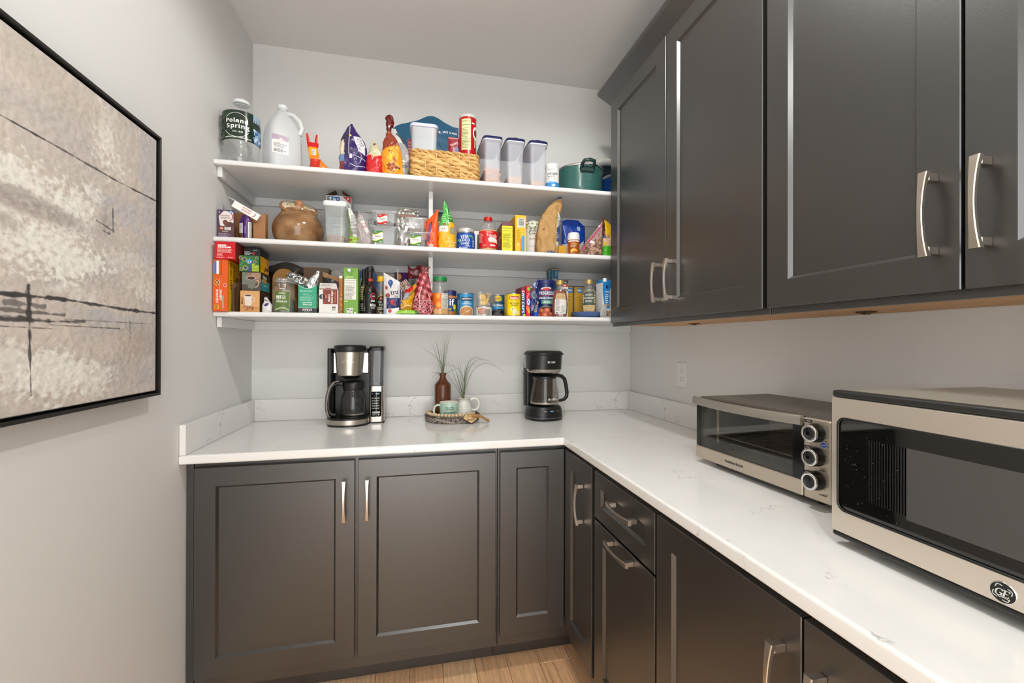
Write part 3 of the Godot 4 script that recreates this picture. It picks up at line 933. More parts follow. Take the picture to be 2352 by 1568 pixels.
	var hp := []
	for q in [[-0.052, 0.186], [-0.072, 0.19], [-0.095, 0.18], [-0.109, 0.155], [-0.114, 0.115], [-0.113, 0.075], [-0.106, 0.053], [-0.094, 0.046], [-0.08, 0.048]]: hp.append(Vector3(q[0], q[1], cz + 0.02))
	part("carafe_handle", Geo.new().tube(hp, 0.012, 10, Color.WHITE, false, 0.85), black, cg)
	var hb := []
	for q in [[-0.074, 0.2005], [-0.094, 0.195], [-0.113, 0.173], [-0.1225, 0.14], [-0.1265, 0.105], [-0.1255, 0.07], [-0.119, 0.048], [-0.108, 0.036]]: hb.append(Vector3(q[0], q[1], cz + 0.02))
	var hg := Geo.new()
	var ra := PackedVector3Array()
	var rb := PackedVector3Array()
	for p in hb: ra.append(p + Vector3(0.001, 0, -0.013)); rb.append(p + Vector3(0.001, 0, 0.013))
	var rc := PackedVector3Array()
	for p in hb: rc.append(p + Vector3(0.011, -0.002, 0.0135))
	hg.grid([ra, rb, rc])
	part("handle_band", hg, steel, cg)

func small_coffee_maker() -> void:
	var t = thing("coffee_maker", "small all-black drip coffee maker with a glass carafe near the corner", "coffee maker", Vector3(1.361, TOP, 0.215), 0.18)
	var black = mats.black_plastic
	part("base", Loft.new([[0.0, 0.084, 0.085, 2.4], [0.004, 0.0875, 0.0885, 2.4], [0.012, 0.0885, 0.0895, 2.4], [0.05, 0.084, 0.086, 2.4], [0.064, 0.079, 0.08, 2.4], [0.066, 0.074, 0.075, 2.4]], 48).geo(), black, t)
	part("base_rim", Loft.new([[0.0125, 0.0888, 0.0898, 2.4], [0.0145, 0.0892, 0.0902, 2.4], [0.016, 0.0885, 0.0895, 2.4]], 48).geo(), mat("grey_plastic", Color(0.3, 0.3, 0.31), 0.4), t)
	var bs := Loft.new([[0.0, 0.084, 0.085, 2.4], [0.012, 0.0885, 0.0895, 2.4], [0.05, 0.084, 0.086, 2.4], [0.066, 0.078, 0.079, 2.4]], 48)
	var kp := Ink.new(self, bs.front, 0.015)
	kp.rect(-0.045, 0.041, 0.045, 0.053, Color(0.02, 0.02, 0.02)).rect(-0.013, 0.0425, 0.013, 0.0515, Color(0.05, 0.2, 0.35)).text("10:25", 0, 0.047, 0.0052, Color(0.65, 0.9, 1.0))
	for x in [-0.034, -0.025, 0.026, 0.036]: kp.rows(x - 0.004, 0.045, x + 0.004, 0.05, 2, Color(0.6, 0.6, 0.6))
	ink_part("display_panel", kp, t, vcol("gloss_print", 0.16))
	part("back_column", Geo.new().prism(soft_rect(0.15, 0.045, 0.012, 0, -0.058), 0.06, 0.245, 0.0), black, t)
	var hs := Loft.new([[0.243, 0.0815, 0.083, 2.4], [0.31, 0.0845, 0.086, 2.4]], 48)
	var h = part("brew_housing", hs.geo(), black, t)
	var k := Ink.new(self, hs.front, 0.02)
	k.text("Mr. Coffee", 0.0, 0.278, 0.0085, WHITE, {"fit": 0.040, "slant": 0.2, "font": serif_bold})
	ink_part("lettering", k, h)
	var cl := Loft.new([[0.224, 0.066, 0.067, 2.4], [0.229, 0.077, 0.079, 2.4], [0.2428, 0.0812, 0.0828, 2.4]], 48)
	part("basket_rim", cl.geo(), mats.steel, t)
	part("lid", Loft.new([[0.3102, 0.0865, 0.088, 2.4], [0.3125, 0.0925, 0.094, 2.4], [0.318, 0.0915, 0.093, 2.4], [0.327, 0.083, 0.085, 2.4], [0.3305, 0.076, 0.078, 2.4], [0.3275, 0.06, 0.062, 2.4]], 48).geo(), black, t)
	part("lid_tab", Geo.new().prism(PackedVector2Array([Vector2(0.085, -0.02), Vector2(0.099, -0.012), Vector2(0.099, 0.004), Vector2(0.088, 0.012)]), 0.312, 0.316, 0.001), black, t)
	part("side_button", Geo.new().ball(Vector3(-0.083, 0.243, 0.02), Vector3(0.006, 0.008, 0.008)), black, t)
	# carafe
	var S = func(a): return a.map(func(q): return [q[0], q[1], q[1], 2.0, 0.0, 0.012])
	var caf := Loft.new(S.call([[0.068, 0.055], [0.071, 0.064], [0.078, 0.069], [0.092, 0.0705], [0.12, 0.068], [0.16, 0.0605], [0.19, 0.0555], [0.201, 0.0565]]), 48); caf.caps = false
	var cg = part("carafe", caf.geo(), mat("amber_glass", Color(0.30, 0.24, 0.18), 0.04, 0.0, 0.24), t, "clear glass carafe with black handle")
	part("carafe_lid", Loft.new(S.call([[0.197, 0.0555], [0.201, 0.0585], [0.208, 0.0575], [0.213, 0.045]]), 40).geo(), black, cg)
	part("spout", Geo.new().tube([Vector3(-0.052, 0.197, 0.02), Vector3(-0.066, 0.203, 0.022)], [0.012, 0.006], 10), mats.amber_glass, cg)
	var hp := []
	for q in [[0.03, 0.212], [0.062, 0.212], [0.085, 0.206], [0.1, 0.192], [0.108, 0.165], [0.114, 0.125], [0.112, 0.106], [0.098, 0.092], [0.073, 0.087]]: hp.append(Vector3(q[0], q[1], 0.03))
	part("carafe_handle", Geo.new().tube(hp, [0.007, 0.009, 0.0095, 0.0095, 0.009, 0.009, 0.009, 0.0085, 0.007], 10), black, cg)
	part("carafe_ring", Loft.new(S.call([[0.078, 0.0694], [0.08, 0.0702], [0.085, 0.0712], [0.087, 0.071]]), 40).geo(), mats.steel, cg)
	var kc := Ink.new(self, caf.front, 0.02)
	kc.text("Mr. Coffee", 0.006, 0.103, 0.009, WHITE, {"fit": 0.042, "slant": 0.2, "font": serif_bold})
	for i in 5: kc.rect(0.040 + (4 - i) * 0.001, 0.096 + i * 0.021, 0.047 + (4 - i) * 0.001, 0.0985 + i * 0.021, WHITE)
	ink_part("carafe_print", kc, cg)

func blades(t: Node3D, base: Vector3, list: Array, called := "grass_blade") -> void:   # each: bend x, bend z, height, spread of the tip
	for q in list:
		var tip := Vector3(q[0], q[1], q[2])
		var mid := Vector3(q[3], q[4], q[2] * 0.25)
		var path := []
		var rad := []
		for i in 13:
			var u := i / 12.0
			var a := Vector3(rng.randf_range(-0.004, 0.004) if i == 0 else 0.0, 0, 0)
			path.append(base + a * (1 - u) + 2 * u * (1 - u) * mid + u * u * tip)
			rad.append(lerpf(0.0014, 0.00035, u))
		part(called, Geo.new().tube(path, rad, 5), mats.grass_green, t)

func tray_group() -> void:
	mat("grass_green", Color(0.34, 0.40, 0.25), 0.6)
	var C := Vector3(0.924, TOP, 0.1545)
	var t = thing("tray", "round wooden tray carved with swirling pale lines, holding a vase, a mug and a jug", "tray", C)
	var lt := Loft.new([[0.0, 0.122], [0.002, 0.127], [0.026, 0.1315], [0.0285, 0.1305], [0.0285, 0.1225], [0.026, 0.1205], [0.0085, 0.1175]], 72)
	part("body", lt.geo(func(p, a): return Color(0.36, 0.31, 0.27) if p.y < 0.0095 or p.y > 0.025 else Color(0.30, 0.27, 0.25)), vcol("carved_wood", 0.6), t)
	var k := Ink.new(self, lt.wrap, 0.02)
	for i in 46:
		var x := -0.40 + i * 0.0178
		var d := 1.0 if (i / 6) % 2 == 0 else -1.0
		for j in 2:
			k.lay = 0
			var p := PackedVector2Array()
			for s in 7:
				var u := s / 6.0
				p.append(Vector2(x + j * 0.007 + d * 0.018 * (u - 0.5) + 0.006 * sin(u * 5.0 + i), 0.003 + u * 0.022))
			k.line(p, 0.0019, Color(0.74, 0.71, 0.67))
	ink_part("carving", k, t)
	var fl := 0.0088
	# stoneware bottle with grass
	var v = thing("bottle_vase", "brown stoneware bottle holding tall grass blades at the back of the tray", "vase", Vector3(0.880, TOP + fl, 0.119))
	var lv := Loft.new([[0.0, 0.036], [0.003, 0.0385], [0.15, 0.0395], [0.157, 0.0385], [0.166, 0.032], [0.178, 0.021], [0.188, 0.0155], [0.197, 0.0135], [0.199, 0.0135], [0.201, 0.0163], [0.210, 0.0163], [0.213, 0.0145], [0.213, 0.0105], [0.19, 0.010]], 40)
	var vb = part("bottle", lv.geo(), mat("brown_glaze", Color(0.40, 0.22, 0.10), 0.22), v)
	mats.brown_glaze.albedo_texture = mottle(Color(0.44, 0.25, 0.12), Color(0.30, 0.15, 0.07), 3)
	mats.brown_glaze.albedo_color = Color(1, 1, 1); mats.brown_glaze.uv1_scale = Vector3(2, 2, 1)
	var base := Vector3(0, 0.2, 0)
	blades(v, base, [[-0.055, 0.0, 0.16, -0.02, 0.0], [-0.035, 0.01, 0.17, -0.014, 0.0], [-0.028, -0.02, 0.155, -0.012, -0.01], [0.0, 0.0, 0.185, 0.0, 0.0], [0.012, 0.01, 0.20, 0.004, 0.0], [0.026, -0.01, 0.20, 0.004, 0.0], [0.034, 0.0, 0.195, 0.012, 0.0], [-0.1, 0.02, 0.135, 0.02, 0.0], [0.02, 0.02, 0.15, 0.012, 0.0], [-0.012, 0.0, 0.13, -0.004, 0.0]].map(func(q): return [q[0], q[2], q[1], q[3], q[2] * 0.5]))
	blades(v, Vector3(0, 0.2, 0), [[-0.06, 0.01, 0.01, -0.03, 0.03], [-0.05, -0.01, 0.0, -0.03, 0.025], [0.07, 0.035, 0.01, 0.03, 0.02]])
	# mug
	var m = thing("mug", "pale green mug printed with black lettering in the front of the tray", "mug", Vector3(0.9035, TOP + fl, 0.2085), 0.0)
	var lm := Loft.new([[0.0, 0.036], [0.003, 0.0405], [0.010, 0.0425], [0.082, 0.0435], [0.084, 0.043], [0.084, 0.0405], [0.08, 0.040], [0.008, 0.037]], 48)
	part("body", lm.geo(func(p, a): return Color(0.66, 0.77, 0.70) if p.y < 0.0825 and Vector2(p.x, p.z).length() > 0.0404 else Color(0.90, 0.89, 0.84)), vcol("mug_glaze", 0.18), m)
	var hp := []
	for q in [[-0.040, 0.070], [-0.054, 0.072], [-0.066, 0.063], [-0.070, 0.045], [-0.066, 0.024], [-0.054, 0.012], [-0.040, 0.012]]: hp.append(Vector3(q[0], q[1], 0.006))
	part("handle", Geo.new().tube(hp, 0.0052, 10), mat("mug_handle", Color(0.78, 0.82, 0.76), 0.18), m)
	var km := Ink.new(self, lm.wrap, 0.01)
	var dk := Color(0.10, 0.13, 0.12)
	km.text("I REALLY NEED", 0.0, 0.062, 0.0048, dk, {"font": sans_bold, "fit": 0.046}).text("A DAY BETWEEN", 0.0, 0.054, 0.0048, dk, {"fit": 0.046}).rect(-0.026, 0.0482, 0.026, 0.0488, dk)
	km.text("SATURDAY", 0, 0.0395, 0.0088, dk, {"fit": 0.06}).text("& SUNDAY", 0, 0.0265, 0.0088, dk, {"fit": 0.056})
	ink_part("lettering", km, m)
	# jug
	var j = thing("jug_vase", "small white ribbed ceramic jug with a ring handle holding arching grass", "vase", Vector3(0.978, TOP + fl, 0.152))
	var prof := [[0.0, 0.040], [0.002, 0.044]]
	for i in 13:
		var y := 0.006 + i * 0.0055
		prof.append([y, 0.0455 - 0.0165 * pow(i / 12.0, 1.6) + (0.0009 if i % 2 else -0.0006)])
	prof.append_array([[0.077, 0.0275], [0.086, 0.0275], [0.091, 0.031], [0.093, 0.0325], [0.0945, 0.032], [0.094, 0.0285], [0.07, 0.025]])
	var lj := Loft.new(prof, 48); lj.smooth = 1
	part("body", lj.geo(), mat("cream_glaze", Color(0.86, 0.85, 0.81), 0.25), j)
	var ring := []
	for i in 17:
		var a := -2.2 + 4.5 * i / 16.0
		ring.append(Vector3(0.05 + 0.0235 * cos(a), 0.062 + 0.029 * sin(a), 0.008))
	part("handle", Geo.new().tube(ring, 0.0068, 10), mats.cream_glaze, j)
	blades(j, Vector3(0, 0.085, 0), [[-0.055, 0.18, 0.0, -0.02, 0.1], [-0.075, 0.185, 0.01, -0.045, 0.11], [-0.095, 0.145, 0.0, -0.05, 0.09], [-0.02, 0.185, 0.0, -0.005, 0.1], [-0.03, 0.19, -0.01, -0.012, 0.1], [0.005, 0.15, 0.0, 0.0, 0.1], [0.075, 0.2, 0.0, 0.0, 0.24], [0.105, 0.185, 0.01, 0.0, 0.26], [0.16, 0.16, 0.0, 0.02, 0.28], [0.20, 0.13, -0.01, 0.04, 0.26], [0.06, 0.16, 0.01, 0.012, 0.22], [-0.1, 0.17, 0.01, 0.02, 0.18], [0.02, 0.16, 0.02, 0.006, 0.12], [-0.04, 0.14, 0.01, -0.02, 0.08], [0.012, 0.19, 0.0, 0.0, 0.11]])
	# beads, tag and tassel
	var b = thing("bead_garland", "string of small pale wooden beads lying round the mug in the tray", "garland", Vector3(0.924, TOP + 0.0302, 0.1545))
	var wood = mat("pale_wood", Color(0.80, 0.70, 0.56), 0.55)
	var ball := Geo.new().ball(Vector3.ZERO, Vector3.ONE * 0.0082, 14, 10).mesh()
	var cord := []
	for i in 22:
		var a := -2.05 + i * 0.142
		var r := 0.1165
		var p := Vector3(r * sin(a), 0.0075, r * cos(a))
		cord.append(p)
		var o = part("bead", ball, wood, b); o.position = p
	part("string", Geo.new().tube(cord, 0.0011, 6), mat("twine", Color(0.62, 0.50, 0.34), 0.8), b)
	var tg = thing("wooden_tag", "small house-shaped wooden tag lettered Home leaning on the tray", "tag", Vector3(0.9975, TOP + 0.001, 0.2935), 0.22)
	tg.rotation.x = -0.62
	var P := PackedVector2Array([Vector2(-0.039, 0.016), Vector2(-0.026, 0.042), Vector2(0.02, 0.042), Vector2(0.044, 0.022), Vector2(-0.004, -0.002)])
	P = PackedVector2Array([Vector2(-0.036, 0.028), Vector2(-0.022, 0.047), Vector2(0.022, 0.045), Vector2(0.037, 0.024), Vector2(0.0, 0.0)])
	var g := Geo.new(); g.t = Transform3D(Basis(Vector3.RIGHT, PI / 2), Vector3.ZERO)
	var Pf := PackedVector2Array()
	for p in P: Pf.append(Vector2(p.x, -p.y))
	g.prism(Pf, 0.0, 0.004, 0.0004)
	part("board", g, mat("burnt_edge", Color(0.16, 0.11, 0.07), 0.7), tg)
	var kt := Ink.new(self, func(x, y, up): return Vector3(x, y, 0.004 + up), 0.05)
	var inner := PackedVector2Array()
	for p in P: inner.append(Vector2(p.x * 0.94, 0.0015 + p.y * 0.94))
	kt.poly(inner, Color(0.82, 0.68, 0.48)).text("Home", 0.001, 0.02, 0.0095, Color(0.1, 0.07, 0.05), {"font": serif_bold, "slant": 0.35, "turn": 0.1})
	kt.line(PackedVector2Array([Vector2(-0.012, 0.034), Vector2(-0.012, 0.041), Vector2(-0.006, 0.044), Vector2(0.0, 0.041), Vector2(0.0, 0.034), Vector2(-0.012, 0.034)]), 0.0009, Color(0.15, 0.1, 0.07))
	kt.rect(-0.0065, 0.034, -0.0056, 0.043, Color(0.15, 0.1, 0.07)).rect(-0.012, 0.0375, 0.0, 0.0383, Color(0.15, 0.1, 0.07))
	ink_part("face_print", kt, tg)
	var ts = thing("tassel", "tan jute tassel lying on the worktop beside the wooden tag", "tassel", Vector3(1.0, TOP + 0.034, 0.27))
	var jute = mat("jute", Color(0.66, 0.49, 0.29), 0.8)
	part("knot", Geo.new().tube([Vector3(0.0, 0.002, 0.004), Vector3(0.022, 0.0, 0.006)], [0.0085, 0.009], 10), jute, ts)
	for i in 26:
		var a := i * 2.4
		var r := 0.002 + 0.0055 * sqrt(i / 26.0)
		var s := Vector3(0.02, sin(a) * r, 0.006 + cos(a) * r)
		var e := Vector3(0.078 + rng.randf_range(-0.008, 0.006), -0.027 + absf(sin(a)) * r * 1.6, 0.016 + cos(a) * r * 3.4)
		part("strand", Geo.new().tube([s, s.lerp(e, 0.45) + Vector3(0, 0.006, 0.0), e], [0.002, 0.0017, 0.0012], 5), jute, ts)

func mottle(a: Color, b: Color, sd: int, f := 0.03) -> ImageTexture:
	var n := FastNoiseLite.new(); n.seed = sd; n.frequency = f; n.fractal_octaves = 4
	var im := Image.create(128, 128, false, Image.FORMAT_RGB8)
	for y in 128:
		for x in 128: im.set_pixel(x, y, a.lerp(b, clampf(0.5 + n.get_noise_2d(x, y) * 1.1, 0, 1)))
	return ImageTexture.create_from_image(im)

func toaster_oven() -> void:
	var t = thing("toaster_oven", "countertop toaster oven with a wide glass door and three black knobs", "oven", Vector3(1.765, TOP, 1.264), -PI / 2 + 0.05)
	var steel = mat("champagne_steel", Color(0.78, 0.735, 0.67), 0.36, 0.8)
	var black = mats.black_plastic
	var W := 0.2175
	var D := 0.135
	for x in [-0.165, 0.165]:
		for z in [-0.1, 0.1]: part("foot", Loft.new([[0, 0.011], [0.012, 0.013], [0.0165, 0.013]].map(func(q): return [q[0], q[1], q[1], 2.0, x, z]), 20).geo(), black, t)
	# hollow body
	var dk = mat("oven_top", Color(0.36, 0.335, 0.30), 0.38, 0.4)
	var g := Geo.new()
	g.span(Vector3(-W, 0.19, -D), Vector3(W, 0.204, D - 0.002), 0.004)
	g.span(Vector3(-W, 0.0165, -D), Vector3(W, 0.026, D - 0.002), 0.002)
	g.span(Vector3(-W, 0.024, -D), Vector3(-W + 0.012, 0.192, D - 0.002), 0.002)
	g.span(Vector3(0.15, 0.024, -D), Vector3(W, 0.192, D - 0.004), 0.002)
	g.span(Vector3(-W, 0.024, -D), Vector3(W, 0.192, -D + 0.01), 0.002)
	part("body", g, dk, t)
	part("oven_lining", Geo.new().span(Vector3(-W + 0.013, 0.027, -D + 0.011), Vector3(0.149, 0.188, -D + 0.013)).span(Vector3(-W + 0.013, 0.027, -D + 0.013), Vector3(0.149, 0.029, D - 0.02)), mat("oven_liner", Color(0.66, 0.62, 0.53), 0.45, 0.3), t)
	var wires := Geo.new()
	for i in 22: wires.tube([Vector3(-0.19 + i * 0.0158, 0.092, -D + 0.02), Vector3(-0.19 + i * 0.0158, 0.092, D - 0.03)], 0.0013, 5)
	for z in [-D + 0.02, D - 0.03]: wires.tube([Vector3(-0.2, 0.09, z), Vector3(0.147, 0.09, z)], 0.0018, 5)
	part("wire_rack", wires, mats.steel, t)
	for y in [0.05, 0.165]: part("heating_element", Geo.new().tube([Vector3(-0.2, y, 0.03), Vector3(0.147, y, 0.03)], 0.0035, 8), mat("element_grey", Color(0.45, 0.42, 0.36), 0.5), t)
	for x in [-0.196, 0.143]: part("side_support", Geo.new().span(Vector3(x - 0.003, 0.06, 0.08), Vector3(x + 0.003, 0.17, 0.086), 0.001), mat("support_cream", Color(0.68, 0.62, 0.48), 0.4), t)
	# door
	var door = part("door", Geo.new().span(Vector3(-W - 0.002, 0.0165, D), Vector3(0.151, 0.052, D + 0.012), 0.003), steel, t)
	part("door_glass", Geo.new().span(Vector3(-W, 0.0523, D + 0.002), Vector3(0.151, 0.186, D + 0.0075), 0.001), mat("oven_glass", Color(0.06, 0.06, 0.05), 0.03, 0.0, 0.2), door)
	var kb := Ink.new(self, func(x, y, up): return Vector3(x, y, D + 0.0078 + up), 0.5)
	var bd := Color(0.03, 0.03, 0.028)
	kb.rect(0.122, 0.0525, 0.151, 0.1855, bd).rect(-W, 0.0525, -0.198, 0.1855, bd)
	ink_part("glass_border", kb, door, vcol("gloss_print", 0.16))
	var arc := []
	var rows := []
	for i in 21:
		var u := -1.0 + i * 0.1
		var x := -0.033 + u * 0.187
		var z := D + 0.018 + 0.022 * (1.0 - u * u)
		var y := 0.192
		rows.append(PackedVector3Array([Vector3(x, y - 0.011, z - 0.004), Vector3(x, y - 0.011, z + 0.002), Vector3(x, y - 0.008, z + 0.005), Vector3(x, y + 0.009, z + 0.004), Vector3(x, y + 0.012, z), Vector3(x, y + 0.012, z - 0.006)]))
	var hg := Geo.new()
	hg.grid(rows, true)
	for e in [0, 20]:
		var f := []
		for p in rows[e]: f.append(p)
		hg.face(f, Color.WHITE, Vector3(-0.03, 0.192, D))
	hg.span(Vector3(-0.219, 0.183, D + 0.006), Vector3(-0.203, 0.201, D + 0.022), 0.002); hg.span(Vector3(0.137, 0.183, D + 0.006), Vector3(0.153, 0.201, D + 0.022), 0.002)
	part("door_handle", hg, mat("handle_silver", Color(0.66, 0.64, 0.60), 0.36, 0.75), door)
	var kl := Ink.new(self, func(x, y, up): return Vector3(x, y, D + 0.0122 + up), 0.5)
	kl.text("Hamilton Beach", -0.060, 0.0355, 0.0066, Color(0.08, 0.07, 0.06), {"fit": 0.066})
	ink_part("lettering", kl, door)
	# control panel
	var pn = part("control_panel", Geo.new().span(Vector3(0.1525, 0.0165, D - 0.003), Vector3(W, 0.2, D + 0.011), 0.003), steel, t)
	var kp := Ink.new(self, func(x, y, up): return Vector3(x, y, D + 0.0112 + up), 0.5)
	var ink := Color(0.12, 0.11, 0.1)
	for i in 3:
		var y := 0.196 - i * 0.0565 - (0.006 if i else 0.003)
		kp.poly(soft_rect(0.019, 0.0065, 0.003, 0.166, y), ink).text(["Temp", "Function", "Timer"][i], 0.166, y, 0.0022, WHITE, {"fit": 0.011})
		var cy_ := 0.170 - i * 0.0535
		for a in 16:
			var an := -0.6 + a * 0.29
			kp.ell(0.186 + 0.0255 * cos(an), cy_ + 0.0255 * sin(an), 0.0008, 0.0008, ink, 0, 6)
		kp.rows(0.195, cy_ - 0.03, 0.213, cy_ - 0.025, 1, ink)
	kp.ell(0.205, 0.1465, 0.0085, 0.0062, Color(0.75, 0.78, 0.8)).ell(0.205, 0.1465, 0.0078, 0.0054, Color(0.06, 0.22, 0.55)).text("Convection", 0.205, 0.1465, 0.0018, WHITE, {"fit": 0.011})
	kp.rows(0.195, 0.0915, 0.214, 0.096, 2, ink).text("On", 0.187, 0.0955, 0.002, ink, {"font": sans}).text("Toast", 0.171, 0.0905, 0.002, ink, {"font": sans})
	ink_part("control_print", kp, pn)
	for i in 3:
		var kn := Geo.new(); kn.t = Transform3D(Basis(Vector3.RIGHT, PI / 2), Vector3(0.186, 0.170 - i * 0.0535, D + 0.0112))
		Loft.new([[0, 0.0205], [0.002, 0.0215], [0.02, 0.0195], [0.022, 0.0185]], 32).geo(Color.WHITE, kn)
		var kk = part("knob", kn, black, pn)
		kn = Geo.new(); kn.t = Transform3D(Basis(Vector3.RIGHT, PI / 2), Vector3(0.186, 0.170 - i * 0.0535, D + 0.0112))
		var rg := Loft.new([[0.0205, 0.0178], [0.0205, 0.0196], [0.0235, 0.019], [0.0245, 0.0165], [0.0235, 0.014]], 32); rg.caps = false
		rg.geo(Color.WHITE, kn)
		part("knob_ring", kn, mats.chrome, t)
		kn = Geo.new(); kn.t = Transform3D(Basis(Vector3.RIGHT, PI / 2), Vector3(0.186, 0.170 - i * 0.0535, D + 0.0112))
		Loft.new([[0.0222, 0.0142], [0.0255, 0.010], [0.0265, 0.004]], 24).geo(Color.WHITE, kn)
		part("knob_cap", kn, mats.black_gloss, t)

func microwave() -> void:
	var t = thing("microwave", "large stainless steel microwave with a dark glass door at the near end of the worktop", "microwave", Vector3(1.6955, TOP, 1.855), -PI / 2)
	var steel = mat("brushed_steel", Color(0.86, 0.82, 0.765), 0.36, 0.85)
	steel.normal_enabled = true; var nt = noise_tex(0.03, 512, 512, true, 3.0); steel.normal_texture = nt; steel.normal_scale = 0.06
	steel.uv1_triplanar = true; steel.uv1_scale = Vector3(1.5, 26, 1.5)
	var dark = mat("microwave_grey", Color(0.13, 0.13, 0.125), 0.4)
	var W := 0.2575
	var y0 := 0.016
	var y1 := 0.284
	var D := 0.168
	for x in [-0.2, 0.2]:
		for z in [-0.12, 0.12]: part("foot", Loft.new([[0, 0.012], [0.017, 0.014]].map(func(q): return [q[0], q[1], q[1], 2.0, x, z]), 20).geo(), mats.black_plastic, t)
	part("body", Geo.new().span(Vector3(-W + 0.003, y0, -0.185), Vector3(W - 0.003, y1 - 0.0015, D - 0.004), 0.004), mat("microwave_case", Color(0.66, 0.64, 0.59), 0.36, 0.4), t)
	# bezel: dark rounded rim at top and bottom of the front
	var bz := Geo.new()
	for q in [[y1 - 0.012, y1], [y0, y0 + 0.008]]: bz.prism(soft_rect(2 * W, 0.024, 0.007, 0, D + 0.008), q[0], q[1], 0.004, Color.WHITE, 3, true)
	part("bezel", bz, dark, t)
	# steel door with an opening for the glass: a loft of the outline round the window
	var wx0 := -0.2445
	var wx1 := 0.13
	var wy0 := 0.0665
	var wy1 := 0.2345
	var zf := D + 0.020
	var g := Geo.new()
	var outer := PackedVector3Array()
	var inner := PackedVector3Array()
	var sunk := PackedVector3Array()
	var back := PackedVector3Array()
	var win := soft_rect(wx1 - wx0, wy1 - wy0, 0.014, (wx0 + wx1) / 2, (wy0 + wy1) / 2, 6)
	var ocx := W
	var oy0 := y0 + 0.0085
	var oy1 := y1 - 0.0125
	var out := soft_rect(W + 0.152, oy1 - oy0, 0.002, (0.152 - W) / 2, (oy0 + oy1) / 2, 6)
	var wing := soft_rect(W + 0.152 - 0.004, oy1 - oy0 - 0.004, 0.002, (0.152 - W) / 2, (oy0 + oy1) / 2, 6)
	for i in win.size():
		back.append(Vector3(out[i].x, out[i].y, D + 0.004)); outer.append(Vector3(out[i].x, out[i].y, zf - 0.003)); inner.append(Vector3(wing[i].x, wing[i].y, zf))
		sunk.append(Vector3(win[i].x, win[i].y, zf))
	var lip := PackedVector3Array()
	for p in sunk: lip.append(Vector3(p.x, p.y, zf - 0.004))
	for pr in [[back, outer], [outer, inner], [inner, sunk], [sunk, lip]]: g.grid(pr, true)
	var door = part("door", g, steel, t)
	# dark seal round the window, glass, perforated screen behind it
	var seal := Geo.new()
	var sp := []
	for p in lip: sp.append(Vector3(p.x, p.y, zf - 0.001))
	seal.tube(sp, 0.0022, 6, Color.WHITE, true)
	part("window_seal", seal, mats.black_plastic, door)
	var gl := Geo.new(); gl.t = Transform3D(Basis(Vector3.RIGHT, PI / 2), Vector3.ZERO)
	var wf := PackedVector2Array()
	for p in win: wf.append(Vector2(p.x, -p.y))
	gl.prism(wf, zf - 0.009, zf - 0.003)
	part("door_glass", gl, mat("microwave_glass", Color(0.012, 0.012, 0.011), 0.04), door)
	mats.microwave_glass.metallic_specular = 0.65
	var ks := Ink.new(self, func(x, y, up): return Vector3(x, y, zf - 0.0031 + up), 0.5)
	ks.rect(-0.131, wy0 + 0.024, wx1 - 0.006, wy1 - 0.03, Color(0.28, 0.275, 0.26))
	for i in 14: ks.rect(-0.19 + i * 0.0043, wy0 + 0.03, -0.1885 + i * 0.0043, wy1 - 0.03, Color(0.15, 0.148, 0.14))
	ks.dots(wx0 + 0.01, wy0 + 0.012, -0.14, wy1 - 0.02, 60, 0.0006, [Color(0.32, 0.32, 0.32), Color(0.2, 0.2, 0.2)], 1.8)
	ink_part("window_screen", ks, door, vcol("gloss_print", 0.16))
	# maker's round badge
	var lg := Geo.new(); lg.t = Transform3D(Basis(Vector3.RIGHT, PI / 2), Vector3(-0.012, 0.0425, zf))
	Loft.new([[0.0, 0.0140], [0.0016, 0.0138], [0.002, 0.0132], [0.0018, 0.0126]], 36).geo(Color.WHITE, lg)
	var badge = part("badge", lg, mats.chrome, door)
	var kg := Ink.new(self, func(x, y, up): return Vector3(-0.012 + x, 0.0425 + y, zf + 0.0021 + up), 0.5)
	kg.ell(0, 0, 0.0128, 0.0128, Color(0.07, 0.07, 0.07), 0, 32)
	var si := Color(0.80, 0.79, 0.76)
	for s in 4:
		var sw := PackedVector2Array()
		for i in 7:
			var a := PI * 0.5 * s + i * 0.16
			sw.append(Vector2(cos(a), sin(a)) * (0.0112 - 0.0022 * absf(i - 3) / 3.0))
		kg.line(sw, 0.0011, si)
	kg.text("G", -0.0032, 0.0, 0.009, si, {"font": serif_bold, "slant": 0.25}).text("E", 0.0038, 0.0, 0.009, si, {"font": serif_bold, "slant": 0.25})
	kg.line(PackedVector2Array([Vector2(-0.007, -0.003), Vector2(-0.003, -0.0062), Vector2(0.002, -0.0055), Vector2(0.007, -0.0065)]), 0.0009, si)
	ink_part("badge_print", kg, badge)
	# control panel beyond the door
	part("control_panel", Geo.new().span(Vector3(0.1535, oy0, D + 0.004), Vector3(W, oy1, zf), 0.002), steel, t)
	part("open_button", Geo.new().box(Vector3(0.205, 0.045, zf + 0.002), Vector3(0.07, 0.026, 0.005), 0.002), steel, t)

# ------------------------------------------------------------------ groceries: shared builders
func facing(x: float, z: float) -> float:
	return atan2(0.76 - x, 2.2 - z)

func carton(called: String, label: String, cat: String, x: float, zf: float, y: float, w: float, h: float, d: float, col: Color, turn := 0.0, group := "") -> Dictionary:
	var c := Vector3(x, y, zf) - Vector3(sin(turn), 0, cos(turn)) * d * 0.5
	var t = thing(called, label, cat, c, turn, group)
	part("body", Geo.new().box(Vector3(0, h / 2, 0), Vector3(w, h, d), 0.0012, col), vcol("card", 0.45), t)
	return {"t": t, "w": w, "h": h, "d": d, "k": Ink.new(self, fr(d), 1.0)}

